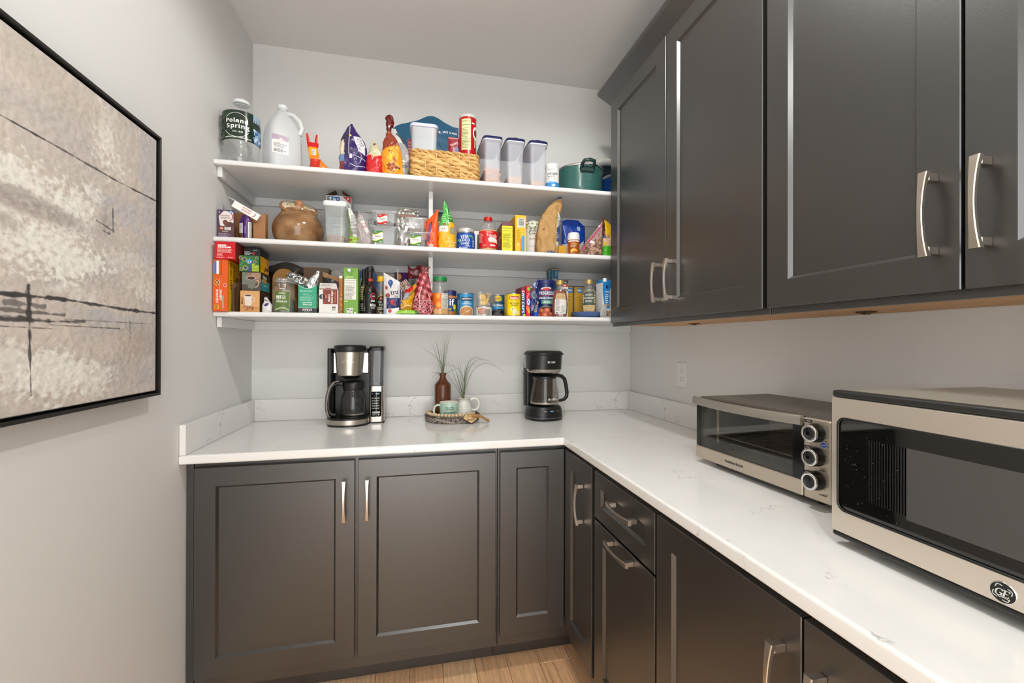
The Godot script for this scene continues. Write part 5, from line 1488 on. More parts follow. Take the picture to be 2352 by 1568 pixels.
func wicker_basket(at: Vector3) -> void:
	var t = thing("wicker_basket", "rectangular basket woven of thick tan water hyacinth rope, holding packets and a canister", "basket", at)
	var W := 0.304
	var D := 0.262
	var rope = mat("hyacinth_rope", Color(0.70, 0.52, 0.30), 0.75)
	var per := func(u: float, out: float) -> Vector3:      # a rounded rectangle walked by arc length, u in 0..1
		var r := 0.026
		var a := W / 2 - 0.011 - r
		var b := D / 2 - 0.011 - r
		var legs := [2 * b, r * PI / 2, 2 * a, r * PI / 2]
		var d: float = fposmod(u, 1.0) * (4 * a + 4 * b + TAU * r)
		var k := 0
		while d > legs[k % 4] and k < 7:
			d -= legs[k % 4]; k += 1
		var q := Vector2.ZERO
		var n := Vector2.ZERO
		match k % 8:
			0: q = Vector2(a, -b + d); n = Vector2(1, 0)
			1: q = Vector2(a, b); n = Vector2(cos(d / r), sin(d / r))
			2: q = Vector2(a - d, b); n = Vector2(0, 1)
			3: q = Vector2(-a, b); n = Vector2(-sin(d / r), cos(d / r))
			4: q = Vector2(-a, b - d); n = Vector2(-1, 0)
			5: q = Vector2(-a, -b); n = Vector2(-cos(d / r), -sin(d / r))
			6: q = Vector2(-a + d, -b); n = Vector2(0, -1)
			7: q = Vector2(a, -b); n = Vector2(sin(d / r), -cos(d / r))
		q += n * (r + out)
		return Vector3(q.x, 0, q.y)
	var us := []
	var N := 1600
	var last: Vector3 = per.call(0.0, 0.0)
	var run := 0.0
	var lens := [0.0]
	for i in range(1, N + 1):
		var p: Vector3 = per.call(float(i) / N, 0.0)
		run += p.distance_to(last); last = p; lens.append(run)
	var M := 190
	var j := 0
	for i in M:
		var want := run * i / M
		while lens[j + 1] < want: j += 1
		us.append((j + (want - lens[j]) / maxf(1e-9, lens[j + 1] - lens[j])) / N)
	var rows := 8
	var pitch := 0.0150
	for r in rows:
		var y := 0.0085 + r * pitch
		var small := r == 1 or r == rows - 1
		for strand in 2:
			var path := []
			var rad := []
			for i in M:
				var tw: float = TAU * i / M * (20 if small else 10) + strand * PI + r * 1.3
				var o := 0.0042 * cos(tw) + 0.0025 * sin(TAU * i / M * (6 if r % 2 else -7) + r * 2.0)
				var p: Vector3 = per.call(us[i], o)
				path.append(Vector3(p.x, y + 0.0042 * sin(tw) + 0.0012 * sin(TAU * i / M * 11 + r), p.z))
				rad.append((0.0052 if small else 0.0066) * (1.0 + 0.12 * sin(TAU * i / M * 51 + r * 3.0)))
			var tone := Color(0.70, 0.53, 0.30).lerp(Color(0.88, 0.74, 0.48), fmod(r * 0.37 + strand * 0.5, 1.0))
			part("rope_row", Geo.new().tube(path, rad, 7, tone, true), vcol("rope", 0.75), t)
	for q in [[-0.086, 2, 4], [-0.04, 5, 7], [-0.04, 1, 3], [0.012, 3, 5], [0.056, 5, 7], [0.06, 0, 3], [0.1, 3, 5]]:
		var z := D / 2 + 0.0022
		part("stake", Geo.new().tube([Vector3(q[0], q[1] * pitch + 0.004, z - 0.004), Vector3(q[0], (q[1] + q[2]) * 0.5 * pitch + 0.008, z + 0.001), Vector3(q[0], q[2] * pitch + 0.012, z - 0.004)], 0.0016, 6), mat("stake_straw", C("dcbf8a"), 0.7), t)
	part("bottom_mat", Geo.new().prism(soft_rect(W - 0.03, D - 0.03, 0.02), 0.001, 0.0115), mat("basket_mat", Color(0.45, 0.32, 0.18), 0.85), t)

# ------------------------------------------------------------------ middle shelf
func clear_tub(label: String, x0: float, x1: float, y: float, h: float, zf: float, d: float, fill: Color, fill_h: float, sticker: Array, title: String) -> void:
	var w := x1 - x0
	var t = thing("clear_tub", label, "tub", Vector3((x0 + x1) / 2, y, zf - d / 2), 0.0, "clear snack tubs")
	var l := Loft.new([[0.0, w * 0.40, d * 0.42, 8], [0.003, w * 0.425, d * 0.44, 8], [h - 0.012, w * 0.47, d * 0.475, 8], [h - 0.011, w * 0.49, d * 0.49, 8], [h - 0.008, w * 0.49, d * 0.49, 8]], 48)
	part("tub", l.geo(), mats.clear_plastic, t)
	part("lid", Loft.new([[h - 0.0078, w * 0.5, d * 0.5, 8], [h - 0.003, w * 0.5, d * 0.5, 8], [h - 0.001, w * 0.47, d * 0.47, 8], [h, w * 0.42, d * 0.43, 8]], 48).geo(), mat("tub_lid", Color(0.88, 0.89, 0.89), 0.12, 0.0, 0.26), t)
	var lump := Geo.new().ball(Vector3.ZERO, Vector3(0.0055, 0.0045, 0.0048), 7, 5).mesh()
	if fill_h > 0.0: grains("dried_fruit", t, lump, mat("fill_" + title, fill, 0.5), 220, Vector3(-w * 0.37, 0.006, -d * 0.38), Vector3(w * 0.37, fill_h, d * 0.39))
	if sticker.size():
		var k := Ink.new(self, l.front, 0.03)
		var a: float = sticker[0]
		var b: float = sticker[1]
		var c: float = sticker[2]
		var e: float = sticker[3]
		var tone: Color = sticker[4]
		var ed: Color = sticker[5]
		k.rect(a, b, c, e, WHITE)
		for s in 2:
			var band := PackedVector2Array()
			var trim := PackedVector2Array()
			for i in 9:
				var u := i / 8.0
				var wav := 0.20 + 0.10 * sin(u * 4.5 + 0.6 + s * PI)
				var yy := lerpf(e, b, wav) if s == 0 else lerpf(b, e, wav)
				band.append(Vector2(lerpf(a, c, u), yy)); trim.append(Vector2(lerpf(a, c, u), yy + (e - b) * (-0.06 if s == 0 else 0.06)))
			var edge := e if s == 0 else b
			trim.append(Vector2(c, edge)); trim.append(Vector2(a, edge)); band.append(Vector2(c, edge)); band.append(Vector2(a, edge))
			k.poly(trim, ed).poly(band, tone)
		var W: float = c - a
		k.text("Aida", lerpf(a, c, 0.25), lerpf(b, e, 0.88), (e - b) * 0.09, WHITE, {"font": serif_bold, "slant": 0.2})
		if title.contains("\n"):
			var q := title.split("\n")
			k.text(q[0], lerpf(a, c, 0.5), lerpf(b, e, 0.56), (e - b) * 0.1, BLACK, {"fit": W * 0.68}).text(q[1], lerpf(a, c, 0.5), lerpf(b, e, 0.43), (e - b) * 0.1, BLACK, {"fit": W * 0.4})
		else: k.text(title, lerpf(a, c, 0.5), lerpf(b, e, 0.53), (e - b) * 0.1, BLACK, {"fit": W * 0.55})
		k.text("NET WT 7 oz", lerpf(a, c, 0.28), lerpf(b, e, 0.32), (e - b) * 0.05, C("555555"), {"fit": W * 0.4}).text("mixed", lerpf(a, c, 0.78), lerpf(b, e, 0.1), (e - b) * 0.1, WHITE, {"fit": W * 0.26})
		ink_part("sticker", k, t, vcol("gloss_print", 0.16))

func build_middle_shelf() -> void:
	var Y := S2
	# torn open shake carton
	var purple := C("4e3556")
	var brown := C("8b5a2c")
	var t = thing("shake_carton", "torn purple carton of chocolate shakes with a raised white flap, at the left end of the middle shelf", "carton", Vector3(0.052, Y, 0.335))
	t.set_meta("label", "torn purple shake carton with raised white flap, left end of the middle shelf")
	part("front_panel", Geo.new().span(Vector3(-0.046, 0.001, 0.047), Vector3(0.012, 0.108, 0.0485), 0.0, purple), vcol("card", 0.45), t)
	part("side_panel", Geo.new().span(Vector3(-0.047, 0.001, -0.06), Vector3(-0.0455, 0.11, 0.047), 0.0, purple), vcol("card", 0.45), t)
	part("back_panel", Geo.new().prism(PackedVector2Array([Vector2(-0.0455, -0.061), Vector2(0.098, -0.061), Vector2(0.098, -0.0595), Vector2(-0.0455, -0.0595)]), 0.001, 0.128, 0.0, brown), vcol("card", 0.45), t)
	part("inner_panel", Geo.new().prism(PackedVector2Array([Vector2(0.062, 0.0), Vector2(0.1, -0.02), Vector2(0.101, -0.0185), Vector2(0.063, 0.0015)]), 0.001, 0.115, 0.0, C("9a6632")), vcol("card", 0.45), t)
	var fl := Geo.new(); fl.t = Transform3D(Basis(Vector3.BACK, -0.52), Vector3(-0.018, 0.166, 0.02))
	fl.prism(PackedVector2Array([Vector2(-0.01, -0.012), Vector2(0.1, -0.012), Vector2(0.136, -0.004), Vector2(0.132, 0.012), Vector2(0.02, 0.012)]), -0.001, 0.0008, 0.0, WHITE)
	fl.t = Transform3D(Basis(Vector3.BACK, -0.52), Vector3(-0.018, 0.166, 0.02))
	fl.span(Vector3(0.03, -0.026, 0.0115), Vector3(0.134, 0.0, 0.0125), 0.0, WHITE)
	var fp = part("lid_flap", fl, vcol("card", 0.45), t)
	var bas := Basis(Vector3.BACK, -0.52)
	var kf := Ink.new(self, func(x, y, up): return Vector3(-0.018, 0.166, 0.02) + bas * Vector3(x, y, 0.0126 + up))
	kf.text("premier", 0.085, -0.007, 0.006, C("b02030"), {"fit": 0.036}).text("protein", 0.084, -0.017, 0.006, C("b02030"), {"fit": 0.034}).ell(0.112, -0.012, 0.008, 0.009, C("b02030")).ell(0.109, -0.011, 0.008, 0.009, WHITE)
	ink_part("flap_print", kf, fp)
	var k := Ink.new(self, func(x, y, up): return Vector3(x, y, 0.0486 + up))
	var art := func(x: float, s: float):
		k.poly(PackedVector2Array([Vector2(x - 0.024 * s, 0.083), Vector2(x - 0.006 * s, 0.104), Vector2(x + 0.026 * s, 0.1), Vector2(x + 0.027 * s, 0.06), Vector2(x - 0.014 * s, 0.042), Vector2(x - 0.02 * s, 0.05)]), C("dcd8d4"))
		k.ell(x + 0.012 * s, 0.082, 0.014 * s, 0.017, C("a8202e")).ell(x + 0.008 * s, 0.082, 0.0145 * s, 0.0165, C("dcd8d4"))
		k.text("premier", x - 0.002 * s, 0.085, 0.0068, C("a8202e"), {"fit": 0.032 * s}).text("protein", x, 0.0765, 0.0068, C("40303a"), {"fit": 0.03 * s})
		k.ell(x, 0.058, 0.009 * s, 0.012, C("6a4636"), 0.5).ell(x + 0.015 * s, 0.054, 0.011 * s, 0.008, C("5c3a2a"))
		k.rect(x - 0.024 * s, 0.026, x + 0.028 * s, 0.045, C("5d4038")).ell(x - 0.014 * s, 0.036, 0.0075, 0.0075, C("a8302e")).text("30g", x - 0.014 * s, 0.0365, 0.0045, WHITE).rect(x - 0.004 * s, 0.03, x + 0.018 * s, 0.042, C("d8d4d0")).rows(x - 0.003 * s, 0.032, x + 0.016 * s, 0.04, 2, C("5a5058"))
		k.text("CHOCOLATE", x - 0.002, 0.0245, 0.0034, WHITE, {"fit": 0.02}).rows(x - 0.024 * s, 0.004, x + 0.022 * s, 0.018, 3, C("b8a6c0"))
	k.rect(-0.046, 0.001, 0.012, 0.046, C("553a44"))
	art.call(-0.018, 1.0)
	k.text("4", -0.04, 0.098, 0.006, WHITE).ell(0.0, 0.1, 0.005, 0.005, C("7ab0d8"))
	ink_part("front_print", k, t)
	# the shake cartons inside
	for i in 2:
		var b = thing("shake_bottle", ["purple shake bottle with a white nutrition strip inside the torn carton", "purple and white shake pack behind the torn carton front"][i], "bottle", Vector3([0.1, 0.078][i], Y, [0.357, 0.332][i]), [0.5, 0.1][i], "shake bottles")
		var lb := Loft.new([[0.0, 0.013, 0.012, 3], [0.002, 0.0145, 0.0135, 3], [0.075, 0.0145, 0.0135, 3], [0.088, 0.010, 0.010, 2.2], [0.092, 0.0075, 0.0075, 2], [0.104, 0.0075, 0.0075, 2]], 32)
		part("bottle", lb.geo(func(p, a): return C("4a2068") if p.y < 0.092 else C("5c2c80")), vcol("gloss_label", 0.3), b)
		var kb := Ink.new(self, lb.wrap, 0.01)
		if i == 0: kb.rect(0.0, 0.006, 0.014, 0.07, WHITE).rows(0.001, 0.008, 0.013, 0.068, 14, BLACK).text("premier", -0.008, 0.04, 0.005, C("b79fd0"), {"turn": PI / 2})
		else: kb.rect(-0.012, 0.03, 0.013, 0.07, C("d8d4d6")).ell(0.004, 0.055, 0.009, 0.011, C("a8202e")).ell(0.001, 0.055, 0.009, 0.0105, C("d8d4d6")).rect(-0.012, 0.012, 0.013, 0.03, C("6a4636"))
		ink_part("printed_label", kb, b)
	# stoneware jar
	t = thing("stoneware_jar", "round-bellied brown glazed stoneware jar with a cream patterned lid, tilted forward", "jar", Vector3(0.2635, Y, 0.259), 0.18)
	var gl = mat("tan_glaze", Color(1, 1, 1), 0.16)
	gl.albedo_texture = mottle(Color(0.64, 0.49, 0.34), Color(0.47, 0.33, 0.21), 12, 0.022); gl.uv1_scale = Vector3(2, 1, 1)
	var lj := Loft.new([[0.0, 0.072], [0.004, 0.077], [0.03, 0.092], [0.06, 0.1005], [0.085, 0.1], [0.11, 0.091], [0.13, 0.077], [0.142, 0.068], [0.152, 0.066]], 64); lj.smooth = 3
	part("body", lj.geo(), gl, t)
	var bt := Transform3D(Basis.from_euler(Vector3(0.60, 0, -0.15)), Vector3(0, 0.160, 0.004))
	var g := Geo.new(); g.t = bt
	Loft.new([[-0.012, 0.058], [-0.006, 0.067], [0.0, 0.0735], [0.006, 0.0745], [0.009, 0.072], [0.0085, 0.064]], 56).geo(Color.WHITE, g)
	part("rim", g, mat("tan_rim", Color(0.62, 0.44, 0.29), 0.3), t)
	g = Geo.new(); g.t = bt
	Loft.new([[0.0088, 0.064], [0.012, 0.0625], [0.0165, 0.045], [0.0175, 0.022]], 56).geo(Color.WHITE, g)
	var lid = part("lid", g, mat("cream_lid", Color(0.86, 0.80, 0.68), 0.3), t)
	g = Geo.new(); g.t = bt
	Loft.new([[0.0172, 0.02], [0.024, 0.014], [0.03, 0.0165], [0.037, 0.012], [0.041, 0.003]], 32).geo(Color.WHITE, g)
	part("knob", g, mat("knob_clay", Color(0.68, 0.48, 0.32), 0.35), lid)
	var kl := Ink.new(self, func(x, y, up): return bt * Vector3(x, 0.0172 - 0.004 * clampf((Vector2(x, y).length() - 0.045) / 0.02, 0.0, 1.0) + up + 0.0008, -y), 0.01)
	for i in 9:
		var a := TAU * i / 9.0
		var p := PackedVector2Array()
		for s in 8: p.append(Vector2(cos(a), sin(a)) * (0.03 + 0.022 * s / 7.0) + Vector2(-sin(a), cos(a)) * 0.009 * sin(s * 1.3))
		kl.line(p, 0.0016, C("4a4238"))
	ink_part("painted_pattern", kl, lid)
	# white cracker box behind the clear container
	var d = carton("cracker_box", "tall white box with large blue letters and open cardboard flaps, behind the clear container", "box", 0.416, 0.215, Y, 0.105, 0.246, 0.05, C("d2d3d4"))
	d.k.text("P", -0.008, 0.231, 0.026, C("1d4f9a"), {"turn": -PI / 2, "wide": 1.1}).text("MBUI", -0.01, 0.125, 0.034, C("8a9ab0"), {"turn": -PI / 2, "fit": 0.11})
	d.k.rect(-0.03, 0.222, -0.022, 0.243, C("2f86b8")).rect(-0.034, 0.05, -0.024, 0.17, C("9fb8c8")).poly(PackedVector2Array([Vector2(0.016, 0.244), Vector2(0.0505, 0.244), Vector2(0.0505, 0.212)]), C("b0272e")).text("n", 0.039, 0.234, 0.01, WHITE, {"turn": -0.6}).rows(-0.048, 0.222, -0.034, 0.243, 3, C("4a4a4a"), 0.7)
	put(d)
	var card = mat("raw_card", Color(0.36, 0.26, 0.15), 0.8)
	for s in [-1, 1]:
		g = Geo.new(); g.t = Transform3D(Basis(Vector3.BACK, -s * 0.5), Vector3(s * 0.0525, 0.246, 0))
		part("flap", g.span(Vector3(-s * 0.001, 0.0, -0.024), Vector3(-s * 0.046, 0.0014, 0.024)), card, d.t)
	# clear container with square cereal
	t = thing("cereal_container", "clear white-lidded container with a layer of brown square cereal on the middle shelf", "container", Vector3(0.428, Y, 0.302), 0.0, "cereal containers")
	var lc := Loft.new([[0.0, 0.036, 0.07, 8], [0.003, 0.037, 0.071, 8], [0.135, 0.0415, 0.076, 8], [0.152, 0.0445, 0.079, 8]], 56)
	part("tub", lc.geo(), mat("frosted_clear", Color(0.84, 0.87, 0.86), 0.22, 0.0, 0.26), t)
	part("lid", Loft.new([[0.1522, 0.0455, 0.08, 8], [0.16, 0.0485, 0.083, 8], [0.168, 0.0485, 0.083, 8], [0.1725, 0.046, 0.08, 8]], 56).geo(), mats.white_cap, t)
	part("cereal", Loft.new([[0.004, 0.034, 0.066, 8], [0.028, 0.0355, 0.068, 8]], 32).geo(), mat("square_cereal_base", C("7a5444"), 0.85), t)
	var sq := Geo.new().box(Vector3.ZERO, Vector3(0.0105, 0.0085, 0.006), 0.0015).mesh()
	grains("square_cereal", t, sq, mat("square_cereal", C("9c7462"), 0.85), 110, Vector3(-0.032, 0.008, 0.058), Vector3(0.032, 0.032, 0.066))
	# leaning white and lime bag
	var wl := func(p, a): return C("9cc63a") if p.y < 0.036 else (C("d9d8d3") if p.x > -0.012 + (p.y - 0.036) * -0.16 else C("7d8f60"))
	d = pouch("snack_bag", "white and lime green bag leaning beside the clear cereal container", "snack bag", Vector3(0.5045, Y, 0.335), 0.2, [[0.0, 0.022, 0.018, 2.5, 0.0], [0.005, 0.027, 0.024, 2.5, 0.0], [0.04, 0.026, 0.02, 2.3, -0.001], [0.09, 0.02, 0.011, 2.2, -0.008], [0.13, 0.012, 0.005, 2.1, -0.019], [0.157, 0.006, 0.0015, 2.0, -0.027]], wl, 0.006, 24)
	d.k.rows(-0.016, 0.045, 0.02, 0.075, 5, C("77756f")).rows(-0.02, 0.08, 0.008, 0.13, 8, C("77756f")).text("BARS", 0.002, 0.018, 0.008, C("d8e8a8"), {"fit": 0.03}).ell(-0.02, 0.022, 0.006, 0.005, C("a85a3c"))
	put(d)
	# clear zip bag with a stamp
	var clear = mat("clear_film", Color(0.82, 0.83, 0.83), 0.12, 0.0, 0.30)
	d = pillow("plastic_bag", "clear plastic bag with a round black stamp behind the snack tubs", "bag", Vector3(0.55, Y, 0.2), 0.0, 0.105, func(u): return 0.178 - 0.01 * u, 0.05, Color.WHITE, 0.01, 24.0, "clear bags", clear)
	d.k.ell(0.012, 0.135, 0.021, 0.021, C("4a4a48"), 0, 28).ell(0.012, 0.135, 0.019, 0.019, C("a9a9a6"), 0, 28).text("EARTH", 0.012, 0.148, 0.005, C("3a3a38"), {"arc": 0.016, "fit": 0.026}).ell(0.012, 0.135, 0.012, 0.012, C("4a4a48")).ell(0.012, 0.135, 0.011, 0.011, C("a9a9a6")).text("1 LB", 0.012, 0.133, 0.006, C("3a3a38"))
	put(d)
	d = pouch("plastic_bag", "crumpled clear bag with pale pink contents between the lime bag and the snack tubs", "bag", Vector3(0.5425, Y, 0.388), 0.3, [[0.0, 0.018, 0.014, 2.4, 0.004], [0.005, 0.021, 0.018, 2.4, 0.004], [0.05, 0.022, 0.015, 2.3, 0.0], [0.09, 0.017, 0.009, 2.2, -0.007], [0.12, 0.006, 0.003, 2.0, -0.014]], C("c0b4b2"), 0.011, 30, "clear bags", vcol("clear_wrap", 0.15, 0.0, 0.62))
	d.k.poly(PackedVector2Array([Vector2(-0.016, 0.09), Vector2(-0.005, 0.095), Vector2(0.014, 0.05), Vector2(0.004, 0.045)]), C("dedad6")).rows(-0.012, 0.06, 0.006, 0.085, 4, C("a5505a")); put(d)
	# snack tubs, two stacks
	clear_tub("lower clear tub with a green-edged cranberry sticker, bottom of the left stack", 0.557, 0.68, Y, 0.0835, 0.385, 0.10, C("5a1a1e"), 0.0, [-0.043, 0.012, -0.002, 0.061, C("3f7d3a"), C("d8d23a")], "Cranberries")
	clear_tub("clear tub with a red-edged chocolate almond sticker, on top of the cranberry tub", 0.566, 0.678, Y + 0.084, 0.066, 0.375, 0.092, C("2c1a14"), 0.02, [-0.028, 0.007, 0.011, 0.05, C("b5231f"), C("d8542c")], "Dark Chocolate\nAlmonds")
	clear_tub("clear tub with a green-edged cherry sticker, bottom of the right stack", 0.709, 0.805, Y, 0.0665, 0.392, 0.088, C("4a1418"), 0.035, [-0.029, 0.006, 0.014, 0.05, C("3f7d3a"), C("d8d23a")], "Cherries")
	clear_tub("clear tub with a blue mark and seeds inside, on top of the cherry tub", 0.706, 0.80, Y + 0.067, 0.061, 0.382, 0.084, C("6a4a22"), 0.014, [], "Seeds")
	clear_tub("unmarked clear tub squeezed between the two stacks of snack tubs", 0.681, 0.7085, Y, 0.075, 0.36, 0.09, C("8a8078"), 0.02, [], "Nuts")
	# foil bag behind
	d = pouch("foil_bag", "silver foil bag with a crumpled top standing behind the snack tubs", "foil bag", Vector3(0.715, Y, 0.2), 0.0, [[0.0, 0.04, 0.026, 2.6], [0.005, 0.048, 0.034, 2.6], [0.12, 0.05, 0.034, 2.5], [0.17, 0.048, 0.02, 2.4], [0.188, 0.046, 0.012, 2.3], [0.2, 0.045, 0.02, 2.2], [0.21, 0.04, 0.012, 2.2]], func(p, a): return C("d2cec8") if p.y < 0.165 else C("c4c0b8"), 0.016, 30, "", vcol("foil", 0.25, 0.6))
	d.k.rect(-0.045, 0.168, 0.03, 0.178, C("a85a38")).text("PRETZELS", -0.008, 0.173, 0.006, C("e8e2d8"), {"fit": 0.06}); put(d)
	# orange bag
	d = pillow("snack_bag", "bright orange snack bag with a purple stripe, peaked at the right", "snack bag", Vector3(0.8135, Y, 0.345), -0.2, 0.062, func(u): return 0.142 + 0.03 * u + 0.006 * u * u, 0.04, func(p, a): return C("e0531a") if p.x > -0.012 - (p.y - 0.06) * 0.0 else C("d24a1c"), 0.005, 22.0)
	d.k.poly(PackedVector2Array([Vector2(-0.016, 0.03), Vector2(-0.004, 0.03), Vector2(0.008, 0.11), Vector2(-0.006, 0.112)]), C("6a3a6a")).text("PB", -0.004, 0.065, 0.01, C("d8b4c8"), {"turn": 1.3}).ell(0.004, 0.014, 0.008, 0.008, WHITE).ell(0.004, 0.014, 0.006, 0.006, C("a9b8c8")).poly(PackedVector2Array([Vector2(0.0, 0.115), Vector2(0.009, 0.122), Vector2(0.006, 0.1)]), C("2c1810"))
	put(d)
	# dark green packet behind
	d = pillow("snack_packet", "dark green packet between the orange bag and the yellow-green bag", "packet", Vector3(0.868, Y, 0.24), 0.0, 0.06, func(u): return 0.196, 0.03, C("17483c"), 0.003, 18.0)
	d.k.rect(-0.028, 0.09, 0.02, 0.15, C("c8a49a")).rows(-0.026, 0.094, 0.016, 0.146, 6, C("5a2a24")); put(d)
	# green and yellow stand-up bag
	var gy := func(p, a):
		if p.y < 0.075: return C("e0a712")
		if p.x < 0.002: return C("4fae4a") if p.y > 0.098 else C("d8d6cf")
		return C("2e7a3a") if p.y > 0.118 else C("e0a712")
	d = pouch("stand_up_bag", "green and yellow stand-up bag with a tall pointed top", "snack bag", Vector3(0.882, Y, 0.35), 0.12, [[0.0, 0.031, 0.022, 2.8], [0.005, 0.036, 0.028, 2.8], [0.06, 0.037, 0.028, 2.5], [0.1, 0.033, 0.022, 2.4], [0.14, 0.022, 0.013, 2.2, -0.001], [0.18, 0.011, 0.005, 2.1, -0.005], [0.2, 0.006, 0.002, 2.0, -0.008], [0.213, 0.0025, 0.001, 2.0, -0.011]], gy, 0.006, 20)
	d.k.rows(-0.022, 0.11, -0.002, 0.155, 5, C("9ad890")).rect(-0.03, 0.077, -0.002, 0.1, C("dcdad4")).text("er", -0.018, 0.086, 0.01, C("5a4a30"), {"font": serif_bold}).rect(0.008, 0.066, 0.03, 0.096, C("857a66")).rect(0.01, 0.068, 0.028, 0.094, C("9a9484")).ell(-0.014, 0.106, 0.006, 0.006, C("a04a2a")).text("BITES", 0.016, 0.028, 0.009, C("f0d890"), {"fit": 0.03}).rows(0.0, 0.005, 0.032, 0.02, 2, C("f0d890"))
	for i in 7: d.k.ell(0.004 + i * 0.003, 0.135 + (i % 3) * 0.012, 0.004, 0.005, C("7cc46a"), i)
	put(d)
	# blue coconut oil jar
	t = thing("coconut_oil_jar", "round blue jar with white lettering and palm leaves and a silver lid", "jar", Vector3(0.965, Y, 0.344), facing(0.965, 0.344))
	var lk := Loft.new([[0.0, 0.038], [0.003, 0.0405], [0.07, 0.0405], [0.074, 0.038]], 40)
	part("jar", lk.geo(C("1346a0")), vcol("gloss_label", 0.3), t)
	part("collar", Loft.new([[0.0742, 0.0385], [0.076, 0.0395], [0.079, 0.038]], 40).geo(), mats.steel, t)
	part("lid", Loft.new([[0.0792, 0.036], [0.08, 0.0375], [0.084, 0.036], [0.086, 0.0375], [0.093, 0.037], [0.096, 0.034]], 40).geo(), mat("silver_lid", Color(0.80, 0.80, 0.79), 0.3, 0.4), t)
	k = Ink.new(self, cy(0.0405), 0.005)
	for s in [[0.022, 0.058], [-0.036, 0.04]]:
		for i in 7:
			var a := -0.4 + i * 0.55
			var p := PackedVector2Array()
			for u in 5: p.append(Vector2(s[0] + cos(a) * 0.004 * u, s[1] + sin(a) * 0.004 * u - 0.0006 * u * u))
			k.line(p, 0.0024, C("5aa878"))
	k.text("VITA", -0.006, 0.056, 0.0125, WHITE, {"fit": 0.034}).text("COCO", -0.004, 0.041, 0.0125, WHITE, {"fit": 0.042}).text("Coconut", -0.003, 0.0275, 0.0085, WHITE, {"font": serif_bold, "slant": 0.3, "fit": 0.036, "turn": 0.12}).text("OIL", 0.008, 0.0175, 0.007, WHITE).rect(-0.03, 0.0125, 0.02, 0.013, WHITE).rows(-0.02, 0.003, 0.014, 0.01, 1, WHITE).ell(-0.026, 0.008, 0.004, 0.004, WHITE)
	for i in 4: k.rows(0.03, 0.012 + i * 0.008, 0.042, 0.018 + i * 0.008, 1, WHITE, 0.5)
	ink_part("printed_label", k, t)
	# small white carton
	d = carton("small_carton", "slim white and green carton between the blue jar and the red bottle", "box", 1.017, 0.315, Y, 0.03, 0.1, 0.02, C("dadbd6"))
	d.k.rect(0.002, 0.0, 0.015, 0.085, C("3a5a44")); put(d)
	# popcorn bottle
	t = thing("popcorn_bottle", "clear bottle of popcorn kernels with a red label and red cap", "bottle", Vector3(1.064, Y, 0.343), facing(1.064, 0.343))
	var lo := Loft.new([[0.0, 0.039], [0.003, 0.042], [0.086, 0.042], [0.094, 0.0395], [0.1, 0.0355], [0.106, 0.0345], [0.116, 0.0345], [0.126, 0.0285], [0.131, 0.019], [0.134, 0.0165], [0.138, 0.0165]], 44); lo.caps = false
	part("bottle", lo.geo(), mats.clear_plastic, t, "clear plastic")
	part("kernels", Loft.new([[0.002, 0.037], [0.088, 0.0395], [0.092, 0.036]], 36).geo(), mat("kernel_base", C("c98d3c"), 0.6), t)
	var kern := Geo.new().ball(Vector3.ZERO, Vector3(0.0032, 0.004, 0.0028), 7, 5).mesh()
	mat("kernel", C("d9a85a"), 0.45)
	var cyl_grains = func(called: String, tt: Node3D, n: int, r: float, ya: float, yb: float, m: Material):
		var mm := MultiMesh.new(); mm.transform_format = MultiMesh.TRANSFORM_3D; mm.mesh = kern; mm.instance_count = n
		for i in n:
			var a := rng.randf() * TAU
			mm.set_instance_transform(i, Transform3D(Basis.from_euler(Vector3(rng.randf() * 6, rng.randf() * 6, 0)), Vector3(sin(a) * r, rng.randf_range(ya, yb), cos(a) * r)))
		var o := MultiMeshInstance3D.new(); o.name = called; o.multimesh = mm; o.material_override = m
		tt.add_child(o, true); o.set_meta("kind", "stuff")
	cyl_grains.call("kernel_layer", t, 260, 0.0375, 0.004, 0.012, mats.kernel)
	cyl_grains.call("kernel_layer", t, 160, 0.0365, 0.085, 0.092, mats.kernel)
	part("cap", Loft.new([[0.1382, 0.018], [0.14, 0.019], [0.152, 0.0188], [0.155, 0.0165]], 32).geo(), mat("red_cap", Color(0.72, 0.06, 0.05), 0.35), t)
	k = Ink.new(self, cy(0.0422), 0.005)
	k.rect(-0.055, 0.013, 0.062, 0.087, C("c8161c")).text("GOURMET POPPING CORN", 0.006, 0.081, 0.003, WHITE, {"fit": 0.028}).rows(-0.048, 0.035, -0.022, 0.08, 8, C("f0b8a8")).ell(-0.002, 0.07, 0.0035, 0.007, C("e8a0a0")).text("Orville", 0.026, 0.066, 0.013, WHITE, {"font": serif_bold, "fit": 0.04, "slant": 0.1})
	k.poly(PackedVector2Array([Vector2(0.0, 0.052), Vector2(0.01, 0.06), Vector2(0.034, 0.057), Vector2(0.05, 0.05), Vector2(0.05, 0.034), Vector2(0.03, 0.038), Vector2(0.012, 0.036), Vector2(0.003, 0.042)]), C("e8e2d4")).dots(0.004, 0.036, 0.048, 0.056, 24, 0.004, [C("f2eee2"), C("d8cdb4")]).poly(soft_rect(0.026, 0.007, 0.003, 0.022, 0.024), WHITE).text("BUTTER", 0.022, 0.024, 0.0035, C("c8161c"), {"fit": 0.02}).rows(-0.024, 0.018, -0.006, 0.026, 2, C("f0b8a8"))
	ink_part("printed_label", k, t)
	# red and yellow carton with a slanting top
	d = carton("cookie_carton", "yellow carton with a dark red slanting top and a nutrition panel facing out", "box", 1.1435, 0.385, Y, 0.048, 0.113, 0.15, C("e3cf1e"))
	var rf := PackedVector2Array([Vector2(-0.024, 0.1135), Vector2(0.024, 0.1135), Vector2(0.019, 0.128), Vector2(-0.019, 0.128)])
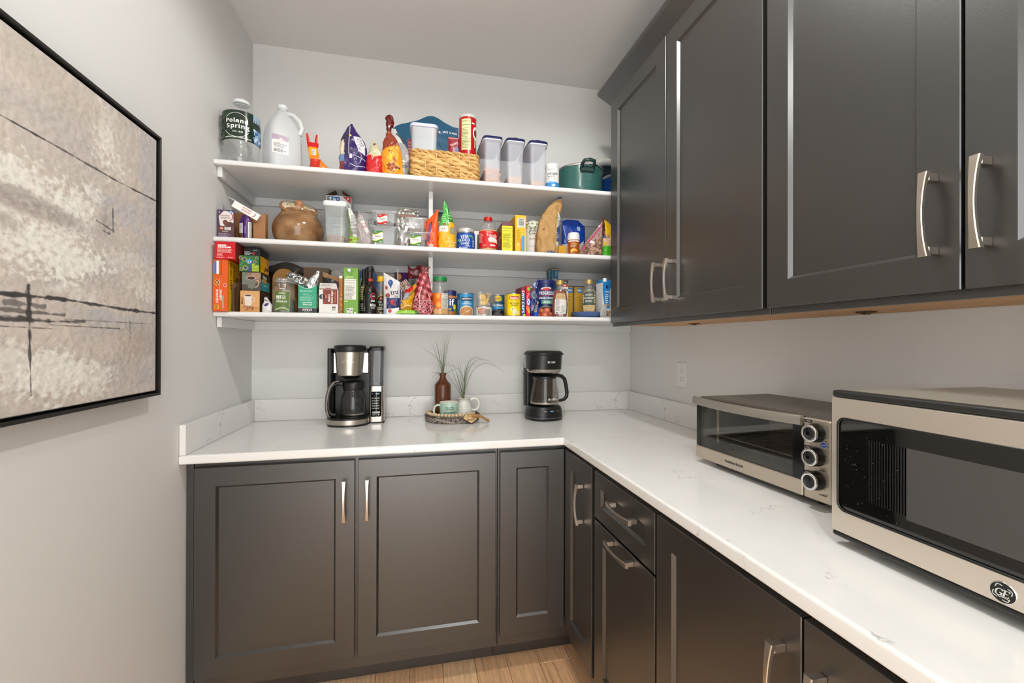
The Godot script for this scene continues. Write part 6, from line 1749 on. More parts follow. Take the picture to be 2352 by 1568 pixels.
	g = Geo.new(); g.t = Transform3D(Basis(Vector3.RIGHT, -PI / 2), Vector3.ZERO)
	var ro := Geo.new()
	for z in 1:
		var a := [Vector3(-0.024, 0.1131, 0.075), Vector3(0.024, 0.1131, 0.075), Vector3(0.024, 0.1131, -0.075), Vector3(-0.024, 0.1131, -0.075)]
		var b := [Vector3(-0.022, 0.129, 0.0715), Vector3(0.022, 0.129, 0.0715), Vector3(0.02, 0.128, -0.066), Vector3(-0.02, 0.128, -0.066)]
		for i in 4: ro.face([a[i], a[(i + 1) % 4], b[(i + 1) % 4], b[i]], C("5e1420"), Vector3(0, 0.118, 0))
		ro.face([b[0], b[1], b[2], b[3]], C("5e1420"), Vector3(0, 0.11, 0)); ro.face([a[3], a[2], a[1], a[0]], C("5e1420"), Vector3(0, 0.12, 0))
	part("carton_top", ro, vcol("card", 0.45), d.t)
	nutrition(d.k, -0.022, 0.008, 0.022, 0.11, C("e6d626"), C("3a3208"))
	d.k.to(lf(0.048)).rect(-0.075, 0.0, 0.075, 0.113, C("a8741c")).ell(0.02, 0.05, 0.05, 0.045, C("7c3a18")).dots(-0.06, 0.005, 0.07, 0.08, 50, 0.012, [C("9c2a1e"), C("c87a2a"), C("6a1a18"), C("dca83a")], 1.4).text("Fig", 0.02, 0.09, 0.02, C("7a1420"), {"font": serif_bold})
	for i in 9: d.k.to(func(x, y, up): return Vector3(x, 0.1131 + y, 0.0752 - y * 0.22 + up)).line(PackedVector2Array([Vector2(-0.021 + i * 0.005, 0.001), Vector2(-0.019 + i * 0.005, 0.014)]), 0.0008, C("9a4048"))
	put(d)
	# tall yellow carton
	d = carton("cereal_carton", "tall yellow carton with a barcode and a bright blue stripe on its narrow side", "box", 1.2035, 0.387, Y, 0.05, 0.163, 0.15, C("e9b20f"))
	barcode(d.k, -0.014, 0.108, 0.018, 0.149, true)
	d.k.rect(0.006, 0.004, 0.017, 0.072, C("1f9ad8")).rect(-0.002, 0.004, 0.005, 0.062, C("c8781a")).rows(-0.02, 0.04, 0.0, 0.1, 7, C("9a7a10"), 0.3).ell(-0.012, 0.034, 0.005, 0.009, C("d8c07a")).rect(0.0185, 0.004, 0.0205, 0.09, C("f4d24a"))
	d.k.to(lf(0.05)).rect(-0.074, 0.002, 0.074, 0.161, C("dd9c12")).ell(0.03, 0.08, 0.03, 0.055, C("e8c448")).dots(0.0, 0.02, 0.07, 0.14, 22, 0.01, [C("b86a18"), C("f0d878")])
	put(d)
	# oatmeal canister
	t = thing("oatmeal_canister", "white cardboard oatmeal canister printed with green leaves and dark script", "canister", Vector3(1.292, Y, 0.262), facing(1.292, 0.262) + 0.12)
	part("tube", Loft.new([[0.0, 0.041], [0.165, 0.041]], 44).geo(C("d8d6cf")), vcol("card", 0.45), t)
	part("rim", Loft.new([[0.1652, 0.0412], [0.1655, 0.0425], [0.169, 0.0425], [0.17, 0.0405]], 44).geo(), mat("dull_tin", Color(0.55, 0.52, 0.47), 0.4, 0.5), t)
	k = Ink.new(self, cy(0.041), 0.005)
	for i in 34: k.lay = 1.0 + i * 0.2; k.ell(-0.045 + (i * 0.0137 - floor(i * 0.0137 / 0.09) * 0.09), 0.158 - 0.05 * fmod(i * 0.381, 1.0) * (0.4 + absf(sin(i * 0.9))), 0.0065, 0.0026, [C("8a9a4a"), C("a8b46a"), C("6f8040")][i % 3], i * 1.1, 8)
	k.lay = 9.0
	k.text("Nature's", 0.0, 0.134, 0.011, C("3f3d36"), {"font": serif_bold, "slant": 0.3, "fit": 0.042, "turn": -0.1}).text("Promise", 0.002, 0.121, 0.011, C("3f3d36"), {"font": serif_bold, "slant": 0.3, "fit": 0.044}).text("Organic", 0.004, 0.108, 0.0075, C("7a786c"), {"font": serif_bold, "fit": 0.032})
	k.line(PackedVector2Array([Vector2(-0.014, 0.105), Vector2(-0.006, 0.1), Vector2(0.012, 0.0985), Vector2(0.026, 0.104)]), 0.0008, C("6a685c")).rect(-0.022, 0.093, 0.006, 0.0935, C("b06a5a")).text("Oatmeal", -0.005, 0.083, 0.0065, C("6a2a34"), {"font": serif_bold, "fit": 0.032}).rect(-0.022, 0.074, 0.006, 0.0744, C("888888"))
	k.dots(0.012, 0.03, 0.03, 0.075, 24, 0.005, [C("b98552"), C("d6b084"), C("8f5f34")]).rect(-0.022, 0.048, 0.0, 0.058, C("9a9a94")).rect(-0.0213, 0.0487, -0.0007, 0.0573, C("d8d6cf"))
	ink_part("printed_label", k, t)
	# clear round tub behind
	t = thing("clear_canister", "clear round lidded canister half hidden behind the oatmeal and the paper bag", "canister", Vector3(1.345, Y, 0.17))
	part("tub", Loft.new([[0.0, 0.04], [0.003, 0.044], [0.19, 0.044]], 40).geo(), mats.clear_plastic, t)
	part("lid", Loft.new([[0.1902, 0.045], [0.192, 0.0465], [0.2, 0.0465], [0.203, 0.044]], 40).geo(), mats.tub_lid, t)
	# brown paper bag
	var pb := func(p, a): return C("2c4a86") if p.y > 0.262 else (C("2d4a80") if (p.x > 0.033 + maxf(0.0, p.y - 0.1) * 0.22 and p.y > 0.055 and p.y < 0.19 and sin(a) > 0.2) else C("b08a55"))
	d = pouch("paper_bag", "crumpled brown paper bag with a blue side strip, its rolled top leaning right", "paper bag", Vector3(1.334, Y, 0.345), 0.1, [[0.0, 0.040, 0.034, 3.0, 0.002], [0.006, 0.047, 0.039, 3.0, 0.002], [0.06, 0.049, 0.038, 2.8, 0.004], [0.1, 0.049, 0.035, 2.7, 0.007], [0.135, 0.047, 0.03, 2.6, 0.012], [0.165, 0.044, 0.024, 2.5, 0.019], [0.2, 0.037, 0.016, 2.4, 0.033], [0.225, 0.029, 0.013, 2.3, 0.045], [0.25, 0.018, 0.009, 2.2, 0.057], [0.268, 0.008, 0.004, 2.1, 0.068], [0.272, 0.005, 0.002, 2.0, 0.073]], pb, 0.011, 17, "", vcol("kraft", 0.7))
	for i in 17: d.k.poly(PackedVector2Array([Vector2(-0.012 + i * 0.0018, 0.002), Vector2(-0.008 + i * 0.0018, 0.002), Vector2(-0.012 + i * 0.002 + 0.003 * sin(i * 2.0), 0.013 + 0.006 * sin(i * 0.9) * sin(i * 0.2))]), C("1f3f86"))
	d.k.poly(PackedVector2Array([Vector2(0.034, 0.12), Vector2(0.046, 0.125), Vector2(0.06, 0.18), Vector2(0.05, 0.2), Vector2(0.04, 0.16)]), C("d6d4ce")).rows(0.04, 0.125, 0.052, 0.185, 10, C("45423c")).rows(0.032, 0.07, 0.044, 0.1, 4, C("b9c8e4")).line(PackedVector2Array([Vector2(0.03, 0.06), Vector2(0.03, 0.1), Vector2(0.038, 0.16), Vector2(0.045, 0.2)]), 0.0018, C("d8c23a")).ell(0.034, 0.045, 0.006, 0.012, C("c9c7c2")).rows(-0.03, 0.105, -0.018, 0.115, 2, C("6e5433"))
	put(d)
	# blue bag behind
	d = pillow("snack_bag", "royal blue bag with a small pale print standing behind the vitamin bottle", "snack bag", Vector3(1.505, Y, 0.24), 0.1, 0.125, func(u): return 0.2 - 0.05 * maxf(0.0, u - 0.4) - 0.02 * maxf(0.0, -u - 0.5), 0.05, func(p, a): return C("123c94") if p.y > 0.075 else C("cfd0cf"), 0.008, 14.0)
	d.k.poly(soft_rect(0.017, 0.021, 0.006, 0.02, 0.155), C("a8b4d0")).rows(0.013, 0.146, 0.027, 0.164, 4, C("3a5aa8")); put(d)
	# vitamin bottle
	t = thing("vitamin_bottle", "small white-capped bottle with an orange label and slice of orange", "bottle", Vector3(1.459, Y, 0.364), facing(1.459, 0.364))
	part("bottle", Loft.new([[0.0, 0.026], [0.002, 0.0275], [0.062, 0.0275], [0.068, 0.026]], 36).geo(C("b8661e")), vcol("gloss_label", 0.3), t)
	part("cap", Loft.new([[0.0682, 0.0265], [0.07, 0.028], [0.094, 0.0275], [0.102, 0.024], [0.104, 0.016]], 36).geo(), mats.white_cap, t)
	k = Ink.new(self, cy(0.0275), 0.005)
	k.rect(-0.026, 0.004, 0.03, 0.064, C("8f4716")).rect(-0.026, 0.059, 0.03, 0.064, WHITE).text("CHEW", 0.0, 0.0615, 0.003, C("8f4716"), {"fit": 0.022}).text("VITAMIN", 0.003, 0.049, 0.006, C("e8a23a"), {"fit": 0.03}).rows(-0.014, 0.034, 0.018, 0.044, 2, C("d8b48a")).ell(0.002, 0.016, 0.017, 0.011, C("f0a020")).ell(0.006, 0.009, 0.012, 0.007, C("8f4716")).ell(-0.004, 0.019, 0.006, 0.003, C("f8cc60"), 0.4)
	ink_part("printed_label", k, t)
	d = carton("small_carton", "low yellow carton tucked between the paper bag and the vitamin bottle", "box", 1.413, 0.335, Y, 0.038, 0.05, 0.03, C("d09a18")); put(d)
	# zip bag of brown contents
	d = pillow("zip_bag", "clear zip bag of brown dried fruit with a pink seal and white sticker", "zip bag", Vector3(1.545, Y, 0.355), -0.05, 0.118, func(u): return 0.095 + 0.072 * u, 0.05, func(p, a): return C("8c6a58") if p.y < 0.07 + p.x * 0.4 else C("a88a84"), 0.016, 30.0, "", vcol("zip_film", 0.16, 0.0, 0.86))
	d.k.poly(PackedVector2Array([Vector2(-0.05, 0.026), Vector2(0.056, 0.155), Vector2(0.056, 0.146), Vector2(-0.04, 0.024)]), C("b0446a")).poly(PackedVector2Array([Vector2(-0.03, 0.036), Vector2(0.0, 0.075), Vector2(0.016, 0.062), Vector2(-0.012, 0.028)]), C("dcdad6")).text("dates", -0.006, 0.051, 0.006, C("5a4a48"), {"turn": 0.85, "fit": 0.026, "font": serif_bold}).dots(-0.03, 0.004, 0.052, 0.06, 70, 0.006, [C("6a4838"), C("9a7660"), C("54382c"), C("b8937c")], 1.5).dots(0.015, 0.05, 0.054, 0.095, 30, 0.006, [C("6a4838"), C("9a7660"), C("b8937c")], 1.5)
	put(d)
	# yellow and green bag at the far right
	d = pillow("snack_bag", "yellow and green bag half hidden at the right end of the middle shelf", "snack bag", Vector3(1.662, Y, 0.315), 0.0, 0.085, func(u): return 0.17 - 0.03 * u, 0.05, func(p, a): return C("4fb32c") if p.y < 0.06 else (C("d8b48a") if p.y < 0.1 else (C("e8b81e") if p.x > -0.03 else C("5a2a18"))), 0.008, 18.0)
	d.k.text("ALL", -0.028, 0.105, 0.014, C("1f3f8c"), {"turn": 0.2}).ell(-0.03, 0.07, 0.007, 0.008, C("f0c43a")).rect(-0.042, 0.13, -0.03, 0.17, C("4a2216")); put(d)
	d = pillow("snack_bag", "small green-tipped clear packet between the vitamin bottle and the zip bag", "snack bag", Vector3(1.492, Y, 0.35), 0.2, 0.05, func(u): return 0.055 + 0.02 * u, 0.02, func(p, a): return C("4a9a34") if p.y < 0.022 else C("8a8a84"), 0.006, 24.0)
	put(d)

# ------------------------------------------------------------------ lowest shelf
func lathe_bottle(t: Node3D, prof: Array, m: Material, called := "bottle", label := "", seg := 40) -> Loft:
	var l := Loft.new(prof, seg); l.caps = false
	part(called, l.geo(), m, t, label)
	return l

func build_lower_shelf() -> void:
	var Y := S1
	var d: Dictionary
	var t: Node3D
	var k: Ink
	var card = vcol("card", 0.45)
	var gloss = vcol("gloss_label", 0.3)
	# --- left corner: boxes
	d = carton("cereal_carton", "tall orange and yellow honey roasted cereal carton at the left end of the lowest shelf", "box", 0.0295, 0.418, Y, 0.051, 0.196, 0.17, C("d9591c"))
	d.k.text("HONEY", 0.0015, 0.06, 0.0075, WHITE, {"turn": -PI / 2, "fit": 0.04}).text("ROASTED", -0.0105, 0.056, 0.0075, WHITE, {"turn": -PI / 2, "fit": 0.05}).ell(-0.011, 0.108, 0.0085, 0.0105, C("e8c08a")).ell(-0.011, 0.108, 0.0065, 0.0085, C("3a2418")).ell(-0.011, 0.108, 0.0035, 0.005, C("e0a83c"))
	d.k.rect(-0.02, 0.14, -0.013, 0.19, C("2a7fc4")).rect(-0.0128, 0.14, -0.005, 0.19, WHITE).rows(0.001, 0.135, 0.006, 0.188, 10, C("6a4a34"), 0.6).rect(0.006, 0.01, 0.0125, 0.06, C("b09a84")).ell(0.016, 0.098, 0.005, 0.007, WHITE).ell(0.016, 0.098, 0.004, 0.006, C("c8402a")).rect(-0.02, 0.008, -0.004, 0.024, C("e0a22c")).rows(-0.018, 0.01, -0.006, 0.022, 4, C("5a3414"), 0.6).line(PackedVector2Array([Vector2(-0.002, 0.075), Vector2(-0.001, 0.125)]), 0.0008, C("f0c8a0"))
	d.k.to(rt(0.051)).rect(-0.084, 0.002, 0.084, 0.194, C("e3b11c")).text("BUNCHES", -0.058, 0.135, 0.018, C("8a3c14"), {"turn": -PI / 2, "fit": 0.105}).text("HONEY", -0.03, 0.14, 0.018, C("8a3c14"), {"turn": -PI / 2, "fit": 0.08}).dots(-0.02, 0.01, 0.08, 0.18, 40, 0.012, [C("c07a2a"), C("d8a04a"), C("7a4a20")])
	put(d)
	d = carton("thin_carton", "thin blue edge of a carton wedged behind the orange cereal carton at the wall", "box", 0.0065 + 0.018, 0.243, Y, 0.04, 0.185, 0.08, C("4a78b4")); put(d)
	d = carton("tea_carton", "red carton with white print lying on top of the orange cereal carton", "box", 0.047, 0.424, Y + 0.1965, 0.071, 0.0655, 0.12, C("c4141c"))
	d.k.rows(-0.024, 0.048, 0.006, 0.055, 1, WHITE, 0.7).rows(-0.024, 0.041, 0.028, 0.048, 1, WHITE, 0.7).rows(-0.025, 0.023, 0.026, 0.039, 5, C("f0c0b8"), 0.45).rows(-0.026, 0.01, -0.002, 0.021, 3, C("f0c0b8"), 0.45).rows(-0.028, 0.003, 0.0, 0.0075, 2, C("f0c0b8"), 0.5)
	for i in 3: d.k.ell(0.012 + i * 0.006, 0.006, 0.0024, 0.0024, C("e8a0a0"))
	d.k.to(rt(0.071)).rect(-0.0595, 0.001, 0.0595, 0.0645, C("6a0f12"))
	put(d)
	d = carton("coffee_carton", "black carton with red and white print behind the red carton, under the middle shelf", "box", 0.118, 0.36, Y + 0.1965, 0.06, 0.058, 0.1, C("15130f"))
	d.k.rows(-0.026, 0.03, 0.0, 0.045, 3, WHITE, 0.5).ell(0.006, 0.036, 0.006, 0.006, C("a8281e")).rows(0.004, 0.046, 0.022, 0.052, 2, C("9a9a96"), 0.6).rect(-0.03, 0.0, 0.03, 0.012, C("a8181c")); put(d)
	# folded brown paper behind
	t = thing("paper_bags", "sheaf of folded brown paper bags standing between the orange carton and the coffee cartons", "paper bags", Vector3(0.074, Y, 0.35), -0.12)
	for i in 6:
		var rows := []
		for r in 9:
			var u := r / 8.0
			var row := PackedVector3Array()
			for c in 7:
				var w := c / 6.0
				row.append(Vector3(-0.012 + i * 0.0045 + 0.006 * sin(w * 2.6 + i * 0.6) * (1 - u * 0.4) + 0.005 * u * (i - 2.5) * 0.5, 0.001 + u * (0.095 + 0.012 * sin(i * 1.7) + 0.02 * w), 0.045 - 0.085 * w))
			rows.append(row)
		var g := Geo.new()
		g.grid(rows); g.grid(rows, false, null, true)
		part("folded_bag", g, mat("kraft_paper_%d" % (i % 3), [C("9a7a56"), C("b3926a"), C("846443")][i % 3], 0.8), t)
	# stacked coffee and tea cartons
	d = carton("coffee_carton", "tan coffee carton printed with a white cup, at the bottom of the stack", "box", 0.1245, 0.4, Y, 0.068, 0.0815, 0.12, C("cf9d64"))
	d.k.rect(-0.034, 0.0, 0.034, 0.02, C("c08c50")).poly(PackedVector2Array([Vector2(-0.02, 0.064), Vector2(0.008, 0.064), Vector2(0.005, 0.026), Vector2(-0.004, 0.02), Vector2(-0.015, 0.026)]), C("d8cfc6")).ell(-0.006, 0.064, 0.014, 0.0045, C("e6dfd8")).ell(-0.006, 0.0635, 0.0125, 0.0036, C("5c3a28"))
	d.k.line(PackedVector2Array([Vector2(0.007, 0.056), Vector2(0.015, 0.056), Vector2(0.016, 0.046), Vector2(0.011, 0.038), Vector2(0.006, 0.037)]), 0.0022, C("d8cfc6")).ell(-0.006, 0.02, 0.016, 0.004, C("b49a84")).dots(-0.028, 0.006, 0.03, 0.024, 14, 0.004, [C("7a4428"), C("9a5c38"), C("c08a64")], 1.6).text("Maui", -0.027, 0.042, 0.0075, C("4a2a1a"), {"turn": PI / 2, "font": serif_bold, "slant": 0.3})
	d.k.to(rt(0.068)).rect(-0.0595, 0.001, 0.0595, 0.081, C("3a2a1c")); put(d)
	d = carton("coffee_carton", "dark coffee carton showing a cup of coffee beside a teal panel, middle of the stack", "box", 0.1275, 0.392, Y + 0.082, 0.066, 0.0735, 0.11, C("3c352c"))
	d.k.rect(-0.033, 0.03, 0.033, 0.073, C("8a6a52")).rect(-0.033, 0.0, 0.033, 0.032, C("4a4038")).rect(-0.033, 0.024, -0.016, 0.073, C("6a7468")).dots(-0.014, 0.046, 0.032, 0.072, 30, 0.006, [C("9a7c64"), C("7a5c48"), C("a88c74")])
	d.k.poly(PackedVector2Array([Vector2(-0.018, 0.05), Vector2(0.017, 0.05), Vector2(0.013, 0.014), Vector2(0.002, 0.007), Vector2(-0.012, 0.012)]), C("6e7062")).ell(-0.001, 0.05, 0.0175, 0.008, C("c9bfae")).ell(-0.001, 0.0495, 0.015, 0.0062, C("4a2618")).line(PackedVector2Array([Vector2(0.015, 0.042), Vector2(0.024, 0.04), Vector2(0.026, 0.028), Vector2(0.02, 0.016), Vector2(0.012, 0.014)]), 0.0035, C("a8a490"))
	d.k.to(rt(0.066)).rect(-0.0545, 0.001, 0.0545, 0.0725, C("181614")).rect(-0.054, 0.003, 0.04, 0.042, C("1d8a90")).ell(-0.02, 0.042, 0.034, 0.008, C("b08a5c")).text("Mugs", -0.014, 0.056, 0.012, WHITE, {"font": serif_bold, "fit": 0.045}).rows(-0.03, 0.02, 0.02, 0.03, 2, C("9adada")); put(d)
	d = carton("tea_carton", "green and yellow carton painted with a peacock, on top of the stack", "box", 0.121, 0.398, Y + 0.156, 0.07, 0.0625, 0.1, C("2f6a3c"))
	d.k.dots(-0.034, 0.002, 0.034, 0.06, 60, 0.003, [C("3f7f4a"), C("25583a"), C("4a8a50")])
	for q in [[-0.016, 0.046, 0.0085], [0.02, 0.038, 0.006], [-0.012, 0.014, 0.009], [0.026, 0.053, 0.005], [-0.03, 0.052, 0.006], [-0.026, 0.008, 0.006]]:
		d.k.ell(q[0], q[1], q[2], q[2], C("b89a3a")).ell(q[0], q[1], q[2] * 0.72, q[2] * 0.72, C("3a7a6a")).ell(q[0], q[1], q[2] * 0.45, q[2] * 0.45, C("24306a"))
	d.k.poly(PackedVector2Array([Vector2(-0.004, 0.0), Vector2(0.004, 0.022), Vector2(0.006, 0.04), Vector2(0.013, 0.038), Vector2(0.014, 0.016), Vector2(0.008, 0.0)]), C("34408c")).ell(0.001, 0.038, 0.01, 0.0085, C("3aa0cc")).ell(0.002, 0.036, 0.0065, 0.004, C("d8dce0"), 0.5).ell(0.002, 0.036, 0.004, 0.0028, C("7a2a3c"), 0.5)
	for i in 22: d.k.ell(0.013 + (i % 5) * 0.005, 0.003 + (i / 5) * 0.0062, 0.0029, 0.0029, C("a8bc34"), 0, 8)
	d.k.to(rt(0.07)).rect(-0.0495, 0.001, 0.0495, 0.0615, C("dd9c14")).rows(-0.042, 0.012, -0.012, 0.045, 8, C("8a5a10"), 0.4).rows(-0.04, 0.048, -0.018, 0.056, 2, C("5a3414"), 0.6).ell(0.022, 0.022, 0.022, 0.012, C("6a3a1c")).ell(0.022, 0.03, 0.018, 0.006, C("c8a05a")).ell(-0.002, 0.01, 0.007, 0.006, C("4a6a2c")); put(d)
	# small packets in front of the jar
	d = pouch("sweetener_packet", "white packet with a dark violet mark standing left of the green tea jar", "packet", Vector3(0.1815, Y, 0.386), 0.1, [[0.0, 0.011, 0.008, 2.5], [0.004, 0.014, 0.011, 2.5], [0.03, 0.013, 0.009, 2.3], [0.05, 0.007, 0.004, 2.1, -0.003], [0.058, 0.003, 0.001, 2.0, -0.005]], C("d9d6d8"), 0.007, 34)
	d.k.ell(0.0, 0.03, 0.005, 0.008, C("3a2a6a"), -0.6).line(PackedVector2Array([Vector2(-0.008, 0.05), Vector2(0.0, 0.044), Vector2(0.008, 0.046)]), 0.003, C("3c3834")); put(d)
	d = pouch("snack_packet", "small orange-brown packet beside the tan coffee carton", "packet", Vector3(0.167, Y, 0.352), 0.0, [[0.0, 0.009, 0.008, 2.5], [0.004, 0.011, 0.01, 2.5], [0.05, 0.0105, 0.008, 2.3], [0.066, 0.006, 0.003, 2.1]], func(p, a): return C("a8561c") if p.y < 0.04 else C("2a2622"), 0.006, 34); put(d)
	# tea jar with wire clip
	t = thing("tea_jar", "square glass clip jar labelled green tea", "jar", Vector3(0.2325, Y, 0.348), 0.12)
	t.set_meta("label", "square glass clip-top jar with a green tea label on the lowest shelf")
	var lt := Loft.new([[0.0, 0.036, 0.033, 4.5], [0.004, 0.041, 0.038, 4.5], [0.088, 0.0415, 0.0385, 4.5], [0.1, 0.038, 0.036, 3.2], [0.108, 0.0345, 0.0335, 2.2], [0.122, 0.0345, 0.0335, 2.0]], 56); lt.caps = false
	part("jar", lt.geo(), mats.clear_glass, t, "clear glass")
	part("tea_leaves", Loft.new([[0.003, 0.037, 0.034, 4.5], [0.05, 0.038, 0.035, 4.5], [0.056, 0.03, 0.028, 3]], 32).geo(), mat("tea_leaf", C("3c4430"), 0.9), t)
	part("glass_lid", Loft.new([[0.125, 0.036, 0.035, 2], [0.128, 0.0375, 0.0365, 2], [0.134, 0.0375, 0.0365, 2], [0.139, 0.032, 0.031, 2], [0.14, 0.01, 0.01, 2]], 40).geo(), mat("lid_glass", Color(0.75, 0.78, 0.76), 0.04, 0.0, 0.3), t)
	part("gasket", Loft.new([[0.1222, 0.0355, 0.0345, 2], [0.1248, 0.0355, 0.0345, 2]], 40).geo(), mat("grey_gasket", Color(0.7, 0.7, 0.68), 0.5), t)
	var wire := Geo.new()
	for y in [0.112, 0.131]:
		var c := []
		for i in 28: c.append(Vector3(0.0365 * sin(TAU * i / 28), y, 0.0355 * cos(TAU * i / 28)) * Vector3(1.03, 1, 1.03))
		wire.tube(c, 0.0011, 6, Color.WHITE, true)
	for x in [-0.012, 0.012]: wire.tube([Vector3(x, 0.136, 0.034), Vector3(x, 0.124, 0.040), Vector3(x * 0.9, 0.108, 0.0395), Vector3(x * 0.8, 0.094, 0.041)], 0.0012, 6)
	wire.tube([Vector3(-0.0096, 0.094, 0.041), Vector3(0.0096, 0.094, 0.041)], 0.0012, 6)
	part("wire_clip", wire, mats.chrome, t)
	k = Ink.new(self, lt.front, 0.006)
	k.rect(-0.0275, 0.008, 0.024, 0.084, C("55702f")).text("ORGANIC", -0.002, 0.077, 0.0045, WHITE, {"fit": 0.024}).rect(-0.022, 0.055, -0.007, 0.068, WHITE).rect(-0.0185, 0.055, -0.016, 0.06, C("55702f")).rect(-0.0185, 0.0635, -0.016, 0.068, C("55702f")).rect(-0.013, 0.055, -0.0105, 0.068, C("55702f"))
	for i in 3: k.text(["EQUAL", "EXCH", "ANGE"][i], 0.003, 0.0655 - i * 0.0045, 0.0032, WHITE, {"fit": 0.014})
	k.text("GREEN TEA", -0.003, 0.044, 0.0065, WHITE, {"fit": 0.038}).text("organic", -0.015, 0.0505, 0.0025, WHITE, {"fit": 0.012})
	for i in 20: k.ell(-0.0245 + i * 0.0024, 0.011 + 0.011 * sin(PI * i / 19.0) * (0.5 + 0.5 * fmod(i * 0.61, 1.0)), 0.0017, 0.0017, C("d8d8c0"), 0, 8)
	k.rows(0.019, 0.02, 0.0235, 0.07, 9, C("9ab070"), 0.4)
	ink_part("printed_label", k, t)
	# upside-down teal tea carton, its top scooped out
	t = thing("tea_carton", "teal tea carton standing upside down with dark lower band and scooped open top", "box", Vector3(0.3285, Y, 0.36), 0.0)
	var G := Geo.new()
	var W := 0.034
	var D2 := 0.03
	var front_top := PackedVector2Array()
	for i in 13:
		var u := -1.0 + i / 6.0
		front_top.append(Vector2(u * W, 0.098 + 0.016 * u * u))
	for i in 12:
		G.face([Vector3(front_top[i].x, 0, D2), Vector3(front_top[i + 1].x, 0, D2), Vector3(front_top[i + 1].x, front_top[i + 1].y, D2), Vector3(front_top[i].x, front_top[i].y, D2)], C("2c9a78"))
		G.face([Vector3(front_top[i + 1].x, 0, D2 - 0.001), Vector3(front_top[i].x, 0, D2 - 0.001), Vector3(front_top[i].x, front_top[i].y, D2 - 0.001), Vector3(front_top[i + 1].x, front_top[i + 1].y, D2 - 0.001)], C("b9b4aa"))
	for s in [-1, 1]: G.span(Vector3(s * W - 0.0006 * s, 0, -D2), Vector3(s * W - 0.0012 * s, 0.114, D2 - 0.0012), 0.0, C("2c9a78"))
	G.span(Vector3(-W, 0, -D2), Vector3(W, 0.118, -D2 + 0.001), 0.0, C("2c9a78")); G.span(Vector3(-W, 0, -D2), Vector3(W, 0.001, D2 - 0.001), 0.0, C("26302f"))
	part("body", G, card, t)
	k = Ink.new(self, func(x, y, up): return Vector3(x, y, D2 + up), 0.05)
	k.rect(-W, 0.0005, W, 0.0195, C("23282c")).rect(-W, 0.0195, W, 0.0208, C("b8c8c0")).text("STASH", 0.0, 0.0125, 0.0085, WHITE, {"turn": PI, "fit": 0.034}).rows(-0.012, 0.003, 0.012, 0.006, 1, C("a9a9a9"))
	k.text("Refreshing", 0.0, 0.033, 0.0052, WHITE, {"turn": PI, "font": serif_bold, "fit": 0.034}).text("Peppermint", 0.0, 0.041, 0.0052, WHITE, {"turn": PI, "font": serif_bold, "fit": 0.036}).rows(-0.027, 0.048, 0.027, 0.066, 5, C("a8dcc8"), 0.35).rows(-0.018, 0.069, 0.018, 0.077, 2, C("a8dcc8"), 0.35).rows(-0.028, 0.082, 0.028, 0.09, 2, C("a8dcc8"), 0.4)
	var frm := PackedVector2Array()
	for p in front_top: frm.append(p - Vector2(0, 0.0008))
	k.line(frm, 0.0014, C("d8dcd8"))
	k.to(rt(2 * W)).rect(-0.029, 0.001, 0.029, 0.112, C("1f7a60")).rect(-0.029, 0.001, 0.029, 0.019, C("23282c")).rect(-0.026, 0.024, -0.004, 0.078, C("c8d4c0")).rows(-0.024, 0.045, -0.006, 0.075, 6, C("4a6a5a")).rect(-0.024, 0.026, -0.008, 0.038, C("a8bc34"))
	ink_part("printed_label", k, t)
	d = pouch("foil_pouch", "bright silver foil tea pouch sticking up out of the teal carton", "foil pouch", Vector3(0.331, Y + 0.004, 0.345), 0.0, [[0.0, 0.022, 0.012, 3], [0.08, 0.024, 0.014, 2.6, -0.002], [0.105, 0.025, 0.012, 2.4, 0.002], [0.13, 0.02, 0.009, 2.3, 0.008], [0.155, 0.009, 0.005, 2.1, 0.022], [0.166, 0.007, 0.004, 2.2, 0.028], [0.17, 0.012, 0.006, 2.2, 0.034]], C("d9d9d7"), 0.008, 24, "", vcol("silver_foil", 0.2, 0.85))
	# foil parcel and bags at the back
	d = pouch("foil_parcel", "long parcel wrapped in crumpled aluminium foil lying behind the green tea jar", "foil parcel", Vector3(0.268, Y + 0.145, 0.262), 0.25, [[-0.05, 0.004, 0.004], [-0.046, 0.012, 0.012], [-0.01, 0.017, 0.016], [0.03, 0.015, 0.014], [0.05, 0.006, 0.006]], C("d4d4d2"), 0.016, 42, "", mats.silver_foil)
	d.t.rotation = Vector3(0, 0.25, 1.15)
	d = carton("brown_carton", "plain brown cardboard box at the back behind the foil pouch, holding up the foil parcel", "box", 0.318, 0.185, Y, 0.105, 0.214, 0.07, C("6e5133")); put(d)
	d.t.set_meta("label", "plain brown cardboard box at the back behind the silver foil pouch")
	t = thing("scoop_carton", "amber card carton with a rounded top behind the green tea jar", "box", Vector3(0.2, Y, 0.215))
	var Q := Geo.new(); Q.t = Transform3D(Basis(Vector3.RIGHT, PI / 2), Vector3.ZERO)
	var arch := PackedVector2Array([Vector2(-0.045, 0.0), Vector2(0.045, 0.0)])
	for i in 9: arch.append(Vector2(0.045 * cos(PI * i / 8.0), -(0.15 + 0.048 * sin(PI * i / 8.0))))
	part("card", Q.prism(arch, -0.02, 0.02, 0.001), mat("amber_card", C("a87a3a"), 0.7), t)
	d = pillow("coffee_bag", "smoky clear bag with dark contents at the back above the peacock carton", "bag", Vector3(0.175, Y + 0.0, 0.1), 0.0, 0.17, func(u): return 0.236 + 0.012 * cos(u * 3.0), 0.07, func(p, a): return C("3a3028") if p.y < 0.2 else C("5c544c"), 0.014, 20.0, "", vcol("smoky_film", 0.2, 0.0, 0.9)); put(d)
